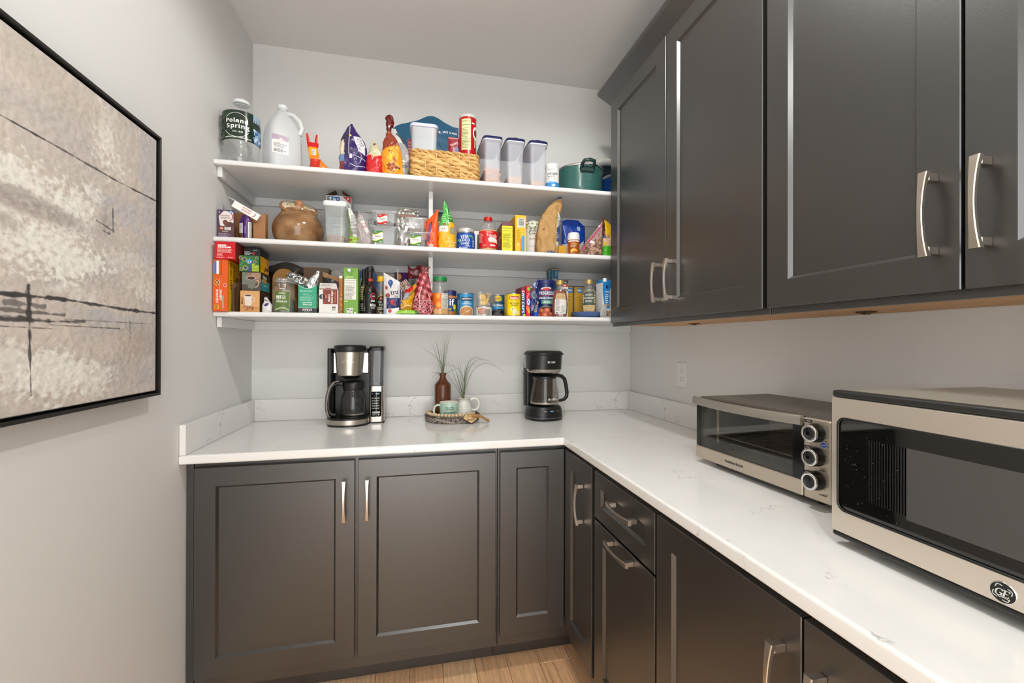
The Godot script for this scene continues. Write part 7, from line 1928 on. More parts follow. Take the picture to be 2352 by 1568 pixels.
	d = pillow("snack_bag", "white bag with brown and yellow print at the back behind the oatmeal carton", "snack bag", Vector3(0.428, Y, 0.17), 0.0, 0.1, func(u): return 0.212 - 0.012 * u * u, 0.05, C("bdbab4"), 0.008, 16.0)
	d.k.ell(-0.002, 0.185, 0.028, 0.012, C("6a4a34"), -0.5).ell(-0.008, 0.187, 0.026, 0.011, C("bdbab4"), -0.5).line(PackedVector2Array([Vector2(-0.05, 0.175), Vector2(-0.02, 0.172)]), 0.005, C("c8a83a")).line(PackedVector2Array([Vector2(0.03, 0.14), Vector2(0.028, 0.205)]), 0.007, C("c8a83a")); put(d)
	d = pillow("dark_bag", "black bag with a torn tan edge between the white bag and the oatmeal carton", "bag", Vector3(0.41, Y, 0.262), 0.0, 0.1, func(u): return 0.166 - 0.02 * u, 0.04, func(p, a): return C("2a2a2a") if p.y < 0.15 - 0.3 * p.x else C("a88458"), 0.006, 20.0); put(d)
	# oatmeal carton
	d = carton("oatmeal_carton", "white maple and brown sugar oatmeal carton with a maroon panel and folded-back top", "box", 0.407, 0.39, Y, 0.072, 0.096, 0.05, C("d9d8d2"))
	d.k.rect(-0.0205, 0.037, 0.0335, 0.0945, C("7a2f24")).text("Maple &", 0.003, 0.062, 0.0075, WHITE, {"turn": PI / 2, "fit": 0.03}).text("Brown Sugar", 0.0145, 0.066, 0.0075, WHITE, {"turn": PI / 2, "fit": 0.052}).text("INSTANT OATMEAL", 0.0255, 0.066, 0.0042, C("e0703c"), {"turn": PI / 2, "fit": 0.045}).rows(-0.012, 0.045, -0.006, 0.09, 1, C("e0703c"), 0.3)
	d.k.ell(-0.023, 0.066, 0.0115, 0.0105, C("262322"), 0, 26).text("organic", -0.023, 0.066, 0.0045, WHITE, {"turn": PI / 2, "fit": 0.017, "font": serif_bold}); barcode(d.k, 0.011, 0.012, 0.03, 0.03, true)
	put(d)
	var fl := Geo.new()
	fl.face([Vector3(-0.035, 0.0963, 0.025), Vector3(0.035, 0.0963, 0.025), Vector3(0.028, 0.122, 0.016), Vector3(-0.034, 0.122, 0.016)], C("c6c3bc")); fl.face([Vector3(-0.034, 0.122, 0.0155), Vector3(0.028, 0.122, 0.0155), Vector3(0.035, 0.0963, 0.0245), Vector3(-0.035, 0.0963, 0.0245)], C("a39f96"))
	part("flap", fl, card, d.t)
	k = Ink.new(self, func(x, y, up): return Vector3(x, 0.0965 + y, 0.0253 - y * 0.36 + up)); k.rect(-0.034, 0.0, 0.034, 0.0022, C("7a2f24")).rows(-0.028, 0.012, 0.024, 0.02, 2, C("8a8780")).ell(-0.001, 0.004, 0.012, 0.002, C("b05a6a")); ink_part("flap_print", k, d.t)
	d = carton("thin_carton", "thin upright orange-brown carton beside the green juice carton", "box", 0.4515, 0.375, Y, 0.0145, 0.155, 0.06, C("a86428"))
	d.k.rect(-0.006, 0.145, 0.006, 0.1545, WHITE).rows(-0.005, 0.085, 0.003, 0.138, 12, C("7a4a1a"), 0.4).dots(-0.0065, 0.004, 0.0065, 0.085, 26, 0.003, [C("d8701c"), C("6a4a3a"), C("c89a5a")]); put(d)
	# green carton
	d = carton("broth_carton", "tall lime green carton with a white nutrition panel and folded gable top", "box", 0.4905, 0.38, Y, 0.0565, 0.188, 0.06, C("6a9a34"))
	nutrition(d.k, -0.024, 0.058, 0.021, 0.142, C("dcdbd2"), C("2a2a26"))
	d.k.rows(-0.02, 0.144, 0.022, 0.154, 2, C("d8e4b0")).ell(-0.006, 0.178, 0.007, 0.0075, C("4a4a44")).ell(-0.006, 0.178, 0.006, 0.0065, WHITE).text("&", -0.006, 0.178, 0.005, C("4a4a44")).line(PackedVector2Array([Vector2(-0.026, 0.185), Vector2(-0.004, 0.16), Vector2(0.004, 0.156), Vector2(0.004, 0.187)]), 0.0012, C("3f6a20")).line(PackedVector2Array([Vector2(0.004, 0.168), Vector2(0.018, 0.185)]), 0.0012, C("3f6a20"))
	d.k.rect(-0.016, 0.003, -0.005, 0.023, C("d0d0c8")).rect(-0.0035, 0.003, 0.0085, 0.0245, C("d0d0c8")).ell(-0.0105, 0.017, 0.0028, 0.0034, C("3a3a36")).rect(0.014, 0.001, 0.021, 0.007, WHITE).rows(-0.026, 0.047, -0.01, 0.055, 2, C("d8e4b0"))
	for i in 3: d.k.line(PackedVector2Array([Vector2(0.0025, 0.0145), Vector2(0.0025, 0.0195)].map(func(p): return (p - Vector2(0.0025, 0.0145)).rotated(i * TAU / 3) + Vector2(0.0025, 0.0145))), 0.0022, C("262622"))
	put(d)
	# dark jars behind
	for i in 2:
		t = thing("spice_jar", ["dark jar with olive label between the green carton and the black sauce bottle", "tall dark bottle with pale label behind the black sauce bottle"][i], "jar", Vector3([0.5335, 0.548][i], Y, [0.305, 0.24][i]), 0.1, "dark jars")
		var r: float = [0.0145, 0.02][i]
		part("jar", Loft.new([[0, r * 0.95], [0.002, r], [0.13, r], [0.15, r * 0.6], [0.165, r * 0.5], [0.195, r * 0.5]], 32).geo(C("1f1e18")), gloss, t)
		k = Ink.new(self, cy(r + 0.0002), 0.005)
		k.rect(-r * 1.4, 0.06, r * 1.4, 0.125, [C("6a6a34"), C("8a8468")][i]).rows(-r * 1.2, 0.065, r * 1.2, 0.12, 6, C("d8d4b8"), 0.4).rect(-r * 1.4, 0.01, r * 1.4, 0.056, C("121210")).rows(-r, 0.015, r, 0.05, 4, C("c8c4b8"), 0.5); ink_part("printed_label", k, t)
	# black sauce bottle
	t = thing("sauce_bottle", "dark mirin bottle with a black label and long neck", "bottle", Vector3(0.5635, Y, 0.358), facing(0.5635, 0.358))
	t.set_meta("label", "dark glass mirin bottle with red round emblem and long capped neck")
	var lb := lathe_bottle(t, [[0.0, 0.025], [0.003, 0.0265], [0.1, 0.0265], [0.112, 0.024], [0.122, 0.016], [0.13, 0.0125], [0.175, 0.0115], [0.178, 0.013]], mat("brown_glass", C("2a120c"), 0.05, 0.0, 0.72))
	part("sauce", Loft.new([[0.002, 0.0235], [0.1, 0.0245], [0.11, 0.022], [0.12, 0.0145], [0.124, 0.012]], 32).geo(), mat("sauce_dark", C("160805"), 0.2), t)
	part("cap", Loft.new([[0.1782, 0.0135], [0.18, 0.015], [0.194, 0.0145], [0.197, 0.012]], 32).geo(), mats.black_plastic, t)
	k = Ink.new(self, lb.wrap, 0.004)
	k.rect(-0.038, 0.006, 0.036, 0.092, C("0c0c0b")).text("product of Japan", -0.026, 0.05, 0.0045, C("9a9a94"), {"turn": PI / 2}).rect(-0.027, 0.012, -0.0245, 0.03, WHITE).ell(0.014, 0.074, 0.0125, 0.0125, C("d0283a"), 0, 28).ell(0.014, 0.074, 0.0098, 0.0098, C("0c0c0b"), 0, 28).text("mm", 0.014, 0.0735, 0.006, WHITE, {"fit": 0.012}).rows(0.004, 0.05, 0.022, 0.059, 2, WHITE, 0.5).text("Mirin", 0.013, 0.0375, 0.0105, WHITE, {"fit": 0.026}).rows(0.003, 0.02, 0.022, 0.03, 2, C("b8b8b0"), 0.4).rect(-0.006, 0.137, 0.012, 0.147, C("b8322a"))
	ink_part("printed_label", k, t)
	# yellow capped bottle
	t = thing("sauce_bottle", "clear bottle with a yellow cap and black oval label next to the mirin bottle", "bottle", Vector3(0.6045, Y, 0.316), facing(0.6, 0.316))
	var ly := lathe_bottle(t, [[0.0, 0.021], [0.003, 0.0225], [0.085, 0.0225], [0.105, 0.02], [0.122, 0.0155], [0.132, 0.0145], [0.142, 0.0145]], mats.clear_plastic)
	part("oil", Loft.new([[0.002, 0.02], [0.1, 0.0195], [0.104, 0.019]], 32).geo(), mat("oil_brown", C("6a5a44"), 0.15, 0.0, 0.75), t)
	part("cap", Loft.new([[0.142, 0.016], [0.143, 0.0172], [0.15, 0.0172], [0.1505, 0.0162], [0.163, 0.016], [0.1655, 0.0135]], 32).geo(), mat("yellow_cap", C("e0ac0c"), 0.35), t)
	k = Ink.new(self, ly.wrap, 0.004)
	k.ell(0.002, 0.046, 0.024, 0.036, C("d8a82c"), 0, 28).ell(0.002, 0.046, 0.0225, 0.0345, C("12110f"), 0, 28).poly(PackedVector2Array([Vector2(-0.006, 0.066), Vector2(0.0, 0.076), Vector2(0.008, 0.066)]), C("d8702c")).text("OIL", -0.004, 0.054, 0.007, C("b8c8b0")).text("A A", 0.0, 0.043, 0.008, C("b8c8b0")).rows(-0.014, 0.02, 0.016, 0.034, 3, C("c8c0a8"), 0.5)
	ink_part("printed_label", k, t)
	# tilted blue board box
	d = carton("flat_carton", "blue flat carton leaning at an angle behind the bottles, its corner pointing up", "box", 0.553, 0.15, Y + 0.026, 0.11, 0.2, 0.028, C("0f4a86"))
	d.t.rotation.z = 0.45
	d.t.position.x = 0.592; d.t.position.y += 0.01
	d.k.text("A", -0.02, 0.15, 0.03, WHITE, {"slant": 0.3}).rect(0.0525, 0.0, 0.055, 0.2, C("b08a4a")); put(d)
	d = pillow("snack_bag", "narrow gold packet between the yellow-capped bottle and the white fruit bag", "snack bag", Vector3(0.625, Y, 0.285), -0.35, 0.036, func(u): return 0.135 - 0.03 * u, 0.02, func(p, a): return C("a88c4a") if p.y > 0.04 else C("6a3a34"), 0.006, 24.0); put(d)
	# white fruit bag
	d = pillow("fruit_bag", "white bag of coated fruit with red fruit print and a navy lower panel", "snack bag", Vector3(0.652, Y + 0.0215, 0.362), -0.1, 0.068, func(u): return 0.136 - 0.02 * u, 0.034, func(p, a): return C("2a3262") if p.y < 0.048 and p.x > -0.02 else C("c9c6c4"), 0.006, 20.0)
	d.k.ell(-0.004, 0.112, 0.010, 0.013, C("1f3f8c")).poly(PackedVector2Array([Vector2(-0.012, 0.108), Vector2(0.004, 0.108), Vector2(-0.002, 0.086)]), C("1f3f8c")).ell(-0.006, 0.115, 0.004, 0.005, C("4a7ac4")).text("tru", 0.012, 0.07, 0.019, C("22284a"), {"turn": 0.2, "fit": 0.03}).ell(-0.02, 0.09, 0.0055, 0.008, C("9a2a30")).ell(-0.014, 0.058, 0.009, 0.009, C("6a2420")).ell(-0.014, 0.061, 0.005, 0.004, C("c83a3c")).ell(0.004, 0.03, 0.008, 0.01, C("b8283c")).ell(0.011, 0.024, 0.006, 0.008, C("8a1c2c")).rows(0.012, 0.05, 0.03, 0.058, 2, C("3a5a8c")); put(d)
	d = pillow("snack_packet", "small white packet with a cherry print lying at the foot of the fruit bag", "packet", Vector3(0.652, Y, 0.392), 0.0, 0.062, func(u): return 0.024 + 0.004 * u, 0.014, func(p, a): return C("d4d2d0") if p.x > -0.02 else C("8a9ab0"), 0.004, 24.0); d.k.ell(-0.006, 0.013, 0.0075, 0.008, C("b8242c")); put(d)
	# purple pack and plastic bottle behind
	d = pillow("snack_bag", "deep purple bag standing at the back behind the striped bag", "snack bag", Vector3(0.695, Y, 0.15), 0.0, 0.085, func(u): return 0.212, 0.05, func(p, a): return C("4a1a5c") if p.x > -0.012 else C("5a4a50"), 0.006, 14.0)
	d.k.ell(-0.02, 0.19, 0.01, 0.014, C("c88a2c")); put(d)
	t = thing("small_bottle", "small clear bottle with purple drink in front of the striped bag", "bottle", Vector3(0.689, Y, 0.322))
	var ls := lathe_bottle(t, [[0.0, 0.014], [0.002, 0.016], [0.05, 0.016], [0.058, 0.0125], [0.066, 0.016], [0.1, 0.0155], [0.118, 0.008], [0.13, 0.007]], mats.clear_plastic)
	part("drink", Loft.new([[0.06, 0.012], [0.068, 0.0145], [0.098, 0.0145], [0.11, 0.009]], 24).geo(), mat("purple_drink", C("3c1a3c"), 0.2), t)
	t = thing("drinking_straw", "single upright pale straw sticking up behind the white fruit bag", "straw", Vector3(0.673, Y, 0.30))
	part("straw", Geo.new().tube([Vector3(0, 0.001, 0), Vector3(0.001, 0.1, 0), Vector3(0.0, 0.204, 0)], 0.0022, 8), mat("straw_pink", C("d0bdb6"), 0.4), t)
	d = pillow("snack_bag", "red and white striped bag leaning over behind the yellow chip bag", "snack bag", Vector3(0.722, Y + 0.05, 0.262), 0.0, 0.05, func(u): return 0.12, 0.025, func(p, a): return C("a8343a") if fmod(p.x + 0.1, 0.009) < 0.0045 else C("d8cfc4"), 0.005, 20.0)
	d.t.rotation.z = 0.62; d.t.position = Vector3(0.757, Y + 0.055, 0.25); d.k.dots(-0.02, 0.05, 0.02, 0.11, 20, 0.005, [C("8a9a5a"), C("d8c8b8"), C("9a2a30")]); put(d)
	# yellow bag
	d = pillow("snack_bag", "bright yellow crumpled chip bag between the white fruit bag and the pretzel bag", "snack bag", Vector3(0.722, Y + 0.021, 0.318), 0.0, 0.09, func(u): return 0.098 + 0.034 * u, 0.04, func(p, a): return C("c01c1c") if (p.y > 0.075 and p.x < 0.018 and p.y - p.x > 0.075) else C("dda012"), 0.012, 18.0)
	d.k.ell(-0.012, 0.062, 0.02, 0.014, C("8a8a88"), 0.7).text("Gari", -0.012, 0.062, 0.009, C("d8d4c8"), {"turn": 0.7, "font": serif_bold}).text("snacks", 0.012, 0.078, 0.012, C("3a2a12"), {"turn": 0.75, "fit": 0.04}).line(PackedVector2Array([Vector2(-0.03, 0.01), Vector2(-0.012, 0.022), Vector2(0.01, 0.018)]), 0.002, WHITE).ell(-0.032, 0.032, 0.005, 0.005, C("3a5a9a")); put(d)
	d = pillow("snack_bag", "dark red translucent bag at the back under the middle shelf, above the yellow bag", "snack bag", Vector3(0.752, Y, 0.17), 0.0, 0.075, func(u): return 0.236 + 0.01 * sin(u * 4.0), 0.04, func(p, a): return C("7a1c24") if p.y > 0.18 else C("74787a"), 0.014, 24.0, "", vcol("zip_film", 0.16, 0.0, 0.86))
	d.k.dots(-0.03, 0.19, 0.025, 0.225, 12, 0.007, [C("b88a8c"), C("8a2a34"), C("5a1018")]).rect(-0.02, 0.15, -0.008, 0.172, BLACK); put(d)
	d = pillow("snack_packet", "flat lime green packet lying at the front edge of the shelf", "packet", Vector3(0.716, Y + 0.0012, 0.398), 0.0, 0.09, func(u): return 0.021 - 0.006 * u * u, 0.012, func(p, a): return C("8abf3c") if p.x < 0.03 else C("3c7a3c"), 0.004, 26.0)
	d.t.rotation.x = -0.5; d.k.rect(-0.008, 0.002, 0.0, 0.018, C("a8cc6a")); put(d)
	# pretzel bag
	var pz := func(p, a):
		var s := sin(p.x * 190.0 + p.y * 60.0) * sin(p.y * 150.0 - p.x * 70.0)
		if p.y > 0.185: return C("6a2a24")
		return C("6a141c") if s < -0.15 else (C("a8323c") if s < 0.45 else C("c87a80"))
	d = pouch("pretzel_bag", "tall dark red bag printed with chocolate pretzels, pinched at the top", "snack bag", Vector3(0.7795, Y, 0.362), 0.0, [[0.0, 0.034, 0.022, 2.6, 0.002], [0.005, 0.04, 0.028, 2.6, 0.001], [0.05, 0.04, 0.028, 2.4, 0.0], [0.1, 0.034, 0.021, 2.3, 0.002], [0.14, 0.026, 0.014, 2.2, 0.003], [0.17, 0.016, 0.008, 2.1, 0.004], [0.19, 0.014, 0.005, 2.1, 0.007], [0.207, 0.018, 0.003, 2.1, 0.013]], pz, 0.008, 26)
	for i in 13:
		var x := -0.027 + (i % 4) * 0.018 + (0.006 if (i / 4) % 2 else 0.0)
		var y := 0.014 + (i / 4) * 0.02
		d.k.ell(x, y, 0.0075, 0.0085, C("d8a0a4"), i).ell(x, y, 0.006, 0.007, C("8a1c2a"), i).ell(x + 0.001, y + 0.001, 0.003, 0.004, C("4a0c14"), i)
	d.k.line(PackedVector2Array([Vector2(-0.012, 0.03), Vector2(-0.012, 0.09), Vector2(-0.004, 0.115)]), 0.002, C("e0c8c0")).line(PackedVector2Array([Vector2(0.03, 0.02), Vector2(0.026, 0.07), Vector2(0.016, 0.1)]), 0.002, C("e0c8c0")); put(d)
	# popcorn jar
	t = thing("kernel_jar", "clear jar of popcorn kernels with a green lid and orange label", "jar", Vector3(0.853, Y, 0.349), facing(0.853, 0.349))
	var lp := lathe_bottle(t, [[0.0, 0.033], [0.003, 0.0365], [0.095, 0.0365], [0.118, 0.034], [0.138, 0.0285], [0.142, 0.0275], [0.148, 0.0275]], mats.clear_plastic)
	part("kernels", Loft.new([[0.003, 0.0335], [0.088, 0.0335], [0.094, 0.026]], 36).geo(), mats.kernel_base, t)
	var kern := Geo.new().ball(Vector3.ZERO, Vector3(0.0026, 0.0034, 0.0024), 7, 5).mesh()
	var mm := MultiMesh.new(); mm.transform_format = MultiMesh.TRANSFORM_3D; mm.mesh = kern; mm.instance_count = 420
	for i in 420:
		var a := rng.randf() * TAU
		mm.set_instance_transform(i, Transform3D(Basis.from_euler(Vector3(rng.randf() * 6, rng.randf() * 6, 0)), Vector3(sin(a) * 0.0336, rng.randf_range(0.005, 0.028), cos(a) * 0.0336)))
	var mi := MultiMeshInstance3D.new(); mi.name = "kernel_layer"; mi.multimesh = mm; mi.material_override = mats.kernel; t.add_child(mi, true); mi.set_meta("kind", "stuff")
	part("lid", Loft.new([[0.1482, 0.029], [0.15, 0.0302], [0.163, 0.03], [0.1665, 0.0275]], 40).geo(), mat("green_lid", C("1c7a3c"), 0.35), t)
	k = Ink.new(self, cy(0.0366), 0.005)
	k.rect(-0.05, 0.028, 0.006, 0.094, C("d8671a")).ell(-0.008, 0.082, 0.009, 0.011, C("e8a02c")).ell(-0.006, 0.045, 0.009, 0.011, C("e8a02c")).text("POPCORN", -0.03, 0.062, 0.008, C("a83c14"), {"turn": PI / 2, "fit": 0.05}).rect(-0.028, 0.032, -0.02, 0.044, C("5a6a6a")); nutrition(k, 0.006, 0.028, 0.043, 0.094, C("d4d2c8"), C("3a3a36"))
	ink_part("printed_label", k, t)
	# peanut butter
	t = thing("peanut_butter_jar", "peanut butter jar with a dark blue lid half hidden behind the kernel jar", "jar", Vector3(0.9008, Y, 0.283), facing(0.9, 0.283))
	part("jar", Loft.new([[0.0, 0.029], [0.003, 0.0315], [0.084, 0.0315], [0.092, 0.028]], 40).geo(C("b07038")), gloss, t)
	part("lid", Loft.new([[0.0922, 0.0285], [0.094, 0.03], [0.113, 0.0297], [0.116, 0.027]], 40).geo(), mat("blue_lid", C("16205c"), 0.35), t)
	k = Ink.new(self, cy(0.0316), 0.005)
	k.rect(-0.03, 0.022, 0.05, 0.08, C("1f3f78")).text("Jif", 0.0, 0.058, 0.026, WHITE, {"fit": 0.04}).rect(0.018, 0.022, 0.05, 0.036, C("4a8a3c")).ell(0.022, 0.042, 0.008, 0.012, C("d8c83a")).rows(-0.018, 0.026, 0.012, 0.036, 2, C("d8c83a"), 0.6)
	ink_part("printed_label", k, t)
	# soup can
	d = can("soup_can", "blue soup can with a bowl of noodles on its label", "can", 0.9665, 0.322, Y, 0.0375, 0.1005, C("2f86b4"))
	d.k.rect(-0.06, 0.006, -0.026, 0.095, C("1f5a86")).rows(-0.035, 0.03, -0.029, 0.07, 7, WHITE, 0.5).poly(PackedVector2Array([Vector2(-0.02, 0.082), Vector2(0.0, 0.079), Vector2(0.034, 0.085), Vector2(0.034, 0.069), Vector2(0.0, 0.066), Vector2(-0.02, 0.067)]), C("1c2438")).text("PROGRESSO", 0.0075, 0.0748, 0.0062, WHITE, {"fit": 0.048, "turn": 0.05}).text("LIGHT", 0.008, 0.061, 0.005, WHITE, {"fit": 0.022}).text("CHICKEN NOODLE", 0.008, 0.053, 0.0042, WHITE, {"fit": 0.042})
	d.k.ell(0.006, 0.018, 0.034, 0.027, C("d8d2c4"), 0, 30).ell(0.006, 0.017, 0.0305, 0.024, C("b8824a"), 0, 30)
	for i in 26: d.k.lay = 14.0 + i * 0.3; d.k.line(PackedVector2Array([Vector2(-0.018 + fmod(i * 0.0171, 0.048), 0.003 + fmod(i * 0.0113, 0.032)), Vector2(-0.012 + fmod(i * 0.0171, 0.048), 0.009 + fmod(i * 0.0113, 0.032))].map(func(p): return p)), 0.0028, [C("e8dcb4"), C("c8a86a"), C("d8743c"), C("8a5a34")][i % 4])
	d.k.lay = 23.0
	put(d)
	# tuna can, clamshell cookies on top of it
	d = can("food_can", "short white can with a pink picture under the clear cookie box", "can", 1.0445, 0.35, Y, 0.037, 0.042, C("c9c7c2"))
	d.k.ell(-0.008, 0.02, 0.02, 0.014, C("9a6a5a"), 0.2).ell(-0.008, 0.021, 0.017, 0.011, C("b88a78"), 0.2).text("F", -0.03, 0.034, 0.01, C("b8242c")).ell(-0.026, 0.03, 0.005, 0.004, C("d8b83a")).ell(0.018, 0.016, 0.016, 0.014, C("8a8478")); put(d)
	t = thing("cookie_box", "clear plastic box of round cookies and yellow bars resting on the short can", "box", Vector3(1.0525, Y + 0.0424, 0.345), 0.05)
	part("box", Loft.new([[0.0, 0.037, 0.034, 8], [0.002, 0.039, 0.036, 8], [0.056, 0.0415, 0.038, 8], [0.058, 0.0425, 0.039, 8], [0.061, 0.041, 0.0375, 8]], 48).geo(), mats.clear_plastic, t)
	for q in [[-0.018, 0.036, 0.03, 0.0155, "c8a24a"], [-0.016, 0.014, 0.031, 0.013, "d8b45a"], [0.021, 0.026, 0.03, 0.0155, "3a2a20"], [-0.006, 0.044, 0.012, 0.014, "7a5a34"]]:
		var g := Geo.new(); g.t = Transform3D(Basis(Vector3.RIGHT, PI / 2 - 0.1), Vector3(q[0], q[1] + 0.002, q[2] - 0.004))
		Loft.new([[0.0, q[3] * 0.9], [0.001, q[3]], [0.004, q[3]], [0.0055, q[3] * 0.85], [0.005, q[3] * 0.7]], 24).geo(C(q[4]), g)
		part("cookie", g, vcol("card", 0.45), t)
	var bar := Geo.new(); bar.t = Transform3D(Basis(Vector3.BACK, -0.35), Vector3(0.001, 0.022, 0.03))
	part("cookie_bar", bar.box(Vector3.ZERO, Vector3(0.012, 0.034, 0.006), 0.002, C("c89a1c")), vcol("card", 0.45), t)
	for q in [[-0.002, 0.054], [0.016, 0.052]]: part("cookie", Geo.new().ball(Vector3(q[0], q[1], 0.024), Vector3(0.007, 0.004, 0.006), 10, 6, C("b8962c")), vcol("card", 0.45), t)
	# bean can
	d = can("bean_can", "blue can of black beans behind the clear cookie box", "can", 1.1155, 0.295, Y, 0.0345, 0.1, C("23597c"))
	d.k.ell(0.004, 0.082, 0.019, 0.013, C("d8b424"), 0, 26).text("BUSH'S", 0.004, 0.082, 0.0085, C("1c2c3c"), {"fit": 0.033}).text("BEST", 0.004, 0.0725, 0.003, C("1c2c3c")).rect(-0.05, 0.06, 0.05, 0.066, C("1c3c5c")).text("Black Beans", 0.004, 0.053, 0.0085, WHITE, {"font": serif_bold, "fit": 0.046}).rect(-0.05, 0.036, 0.05, 0.045, C("2f86c0")).poly(PackedVector2Array([Vector2(-0.032, 0.045), Vector2(-0.018, 0.034), Vector2(-0.032, 0.014)]), C("2f86c0")).ell(0.006, 0.016, 0.03, 0.019, C("1c1618")).dots(-0.02, 0.002, 0.034, 0.034, 46, 0.0036, [C("2c2024"), C("120c0e"), C("5a4a4c")], 1.4)
	put(d)
	# yellow cans
	d = can("artichoke_can", "yellow artichoke can standing behind the front yellow can", "can", 1.1695, 0.252, Y, 0.0325, 0.104, C("c8a80e"), 0.5); d.k.ell(0.006, 0.08, 0.012, 0.009, C("a8281c")); put(d)
	d = can("artichoke_can", "bright yellow can of artichoke hearts at the front of the shelf", "can", 1.1748, 0.372, Y, 0.0325, 0.099, C("e6c80a"))
	d.k.poly(soft_rect(0.05, 0.016, 0.005, 0.004, 0.0795), C("d8a82c")).poly(soft_rect(0.048, 0.0142, 0.005, 0.004, 0.0795), C("b02a1c")).text("Pastene", 0.004, 0.0795, 0.0105, WHITE, {"font": serif_bold, "fit": 0.042}).text("Quartered", 0.005, 0.0655, 0.004, C("7a8a2c"), {"font": serif_bold, "slant": 0.2}).text("ARTICHOKE", 0.005, 0.0555, 0.0064, C("2c3a2c"), {"fit": 0.043}).text("HEARTS", 0.005, 0.0465, 0.0064, C("2c3a2c"), {"fit": 0.03}).rows(-0.028, 0.004, -0.02, 0.01, 2, C("8a7a1c"))
	for q in [[-0.006, 0.028, 0.010, 0.008, 0.3], [0.004, 0.02, 0.013, 0.006, 0.9], [0.016, 0.018, 0.013, 0.007, -0.6], [0.008, 0.012, 0.012, 0.005, 0.4], [0.0, 0.032, 0.006, 0.005, 0.0]]: d.k.ell(q[0], q[1], q[2], q[3], C("dcd8a4"), q[4]).ell(q[0] + 0.001, q[1], q[2] * 0.6, q[3] * 0.5, C("c8cc8c"), q[4])
	d.k.ell(-0.003, 0.03, 0.003, 0.003, C("6a8a3c")); put(d)
	# candy boxes
	d = carton("candy_box", "narrow red and navy candy box beside the yellow can", "box", 1.2165, 0.385, Y, 0.0185, 0.13, 0.09, C("2a4a7a"), 0.06)
	d.k.rect(-0.009, 0.1, 0.009, 0.13, C("8a1c2a")).text("SNO CAPS", -0.001, 0.065, 0.011, WHITE, {"turn": -PI / 2, "fit": 0.1, "slant": 0.1}).ell(0.004, 0.005, 0.006, 0.006, C("d8b82c")); d.k.to(lf(0.0185)).rect(-0.044, 0.001, 0.044, 0.129, C("7a1a24")).rect(-0.044, 0.001, 0.02, 0.1, C("22406c")).text("SNO", 0.0, 0.06, 0.02, WHITE, {"turn": -PI / 2}); put(d)
	d = carton("candy_box", "narrow bright red candy box next to the dark blue bag", "box", 1.238, 0.387, Y, 0.0195, 0.137, 0.1, C("c4162a"), 0.02)
	d.k.ell(0.002, 0.122, 0.007, 0.008, C("7ab83c")).text("candy", -0.001, 0.092, 0.007, C("f0a8c0"), {"turn": 1.2}).ell(0.001, 0.064, 0.009, 0.016, C("3a6ab4")).ell(0.001, 0.064, 0.007, 0.013, C("d8e0f0")).text("X", 0.001, 0.064, 0.014, C("2a3a9a")).ell(0.0, 0.032, 0.007, 0.015, C("e8742c"), 0.4).ell(0.003, 0.02, 0.005, 0.007, C("e89a2c")); d.k.to(lf(0.0195)).rect(-0.049, 0.001, 0.049, 0.136, C("b4243c")).dots(-0.045, 0.004, 0.045, 0.13, 30, 0.009, [C("d8484c"), C("e89a5c"), C("3a6ab4"), C("d83a8c")]); put(d)
	# blue cookie bag
	d = pillow("snack_bag", "dark blue cookie bag peaked at the top right, beside the breadcrumb can", "snack bag", Vector3(1.2735, Y, 0.342), 0.15, 0.05, func(u): return 0.15 + 0.026 * u, 0.04, func(p, a): return C("1b2a6a") if p.y > 0.05 or p.x < 0.0 else C("2a5ac0"), 0.01, 20.0)
	d.k.ell(-0.008, 0.125, 0.014, 0.008, C("6a4430"), 0.5).ell(-0.004, 0.098, 0.011, 0.018, C("8a8f98"), 0.0).ell(0.0, 0.098, 0.008, 0.014, C("5a6068"), 0.2).text("Oreo", 0.008, 0.046, 0.012, C("d8b46a"), {"turn": 1.35, "fit": 0.05}).text("mini", -0.013, 0.04, 0.009, C("a8c0e0"), {"turn": 1.3}).dots(0.002, 0.13, 0.02, 0.17, 8, 0.002, [WHITE]); put(d)
	# breadcrumb can
	t = thing("breadcrumb_can", "large navy breadcrumb canister picturing meatballs, behind the amber honey bottle", "canister", Vector3(1.3485, Y, 0.282), facing(1.35, 0.28) + 0.1)
	part("tube", Loft.new([[0.0, 0.0455], [0.002, 0.047], [0.155, 0.047]], 44).geo(C("15235c")), gloss, t)
	part("lid", Loft.new([[0.1552, 0.0475], [0.157, 0.0488], [0.172, 0.0485], [0.175, 0.0455]], 44).geo(), mats.blue_lid, t)
	k = Ink.new(self, cy(0.047), 0.005)
	k.ell(0.0, 0.135, 0.026, 0.006, C("d8d4cc"), 0.06).ell(0.002, 0.13, 0.018, 0.008, C("c8402c")).poly(PackedVector2Array([Vector2(-0.036, 0.128), Vector2(0.04, 0.13), Vector2(0.04, 0.1), Vector2(-0.036, 0.098)]), C("1c2a6c")).line(PackedVector2Array([Vector2(-0.036, 0.129), Vector2(0.0, 0.125), Vector2(0.04, 0.131)]), 0.002, C("b8322a")).text("PROGRESSO", 0.004, 0.1135, 0.0155, WHITE, {"fit": 0.076}).line(PackedVector2Array([Vector2(-0.034, 0.1), Vector2(0.04, 0.102)]), 0.002, C("b8322a")).text("BREAD CRUMBS", 0.004, 0.0905, 0.0105, WHITE, {"fit": 0.076}).rect(-0.022, 0.063, 0.03, 0.081, C("5a9484")).text("Panko", 0.004, 0.072, 0.007, WHITE, {"font": serif_bold})
	k.ell(0.0, 0.02, 0.046, 0.036, C("5a605a"), 0, 30).ell(0.0, 0.016, 0.044, 0.033, C("4a1c1c"), 0, 30)
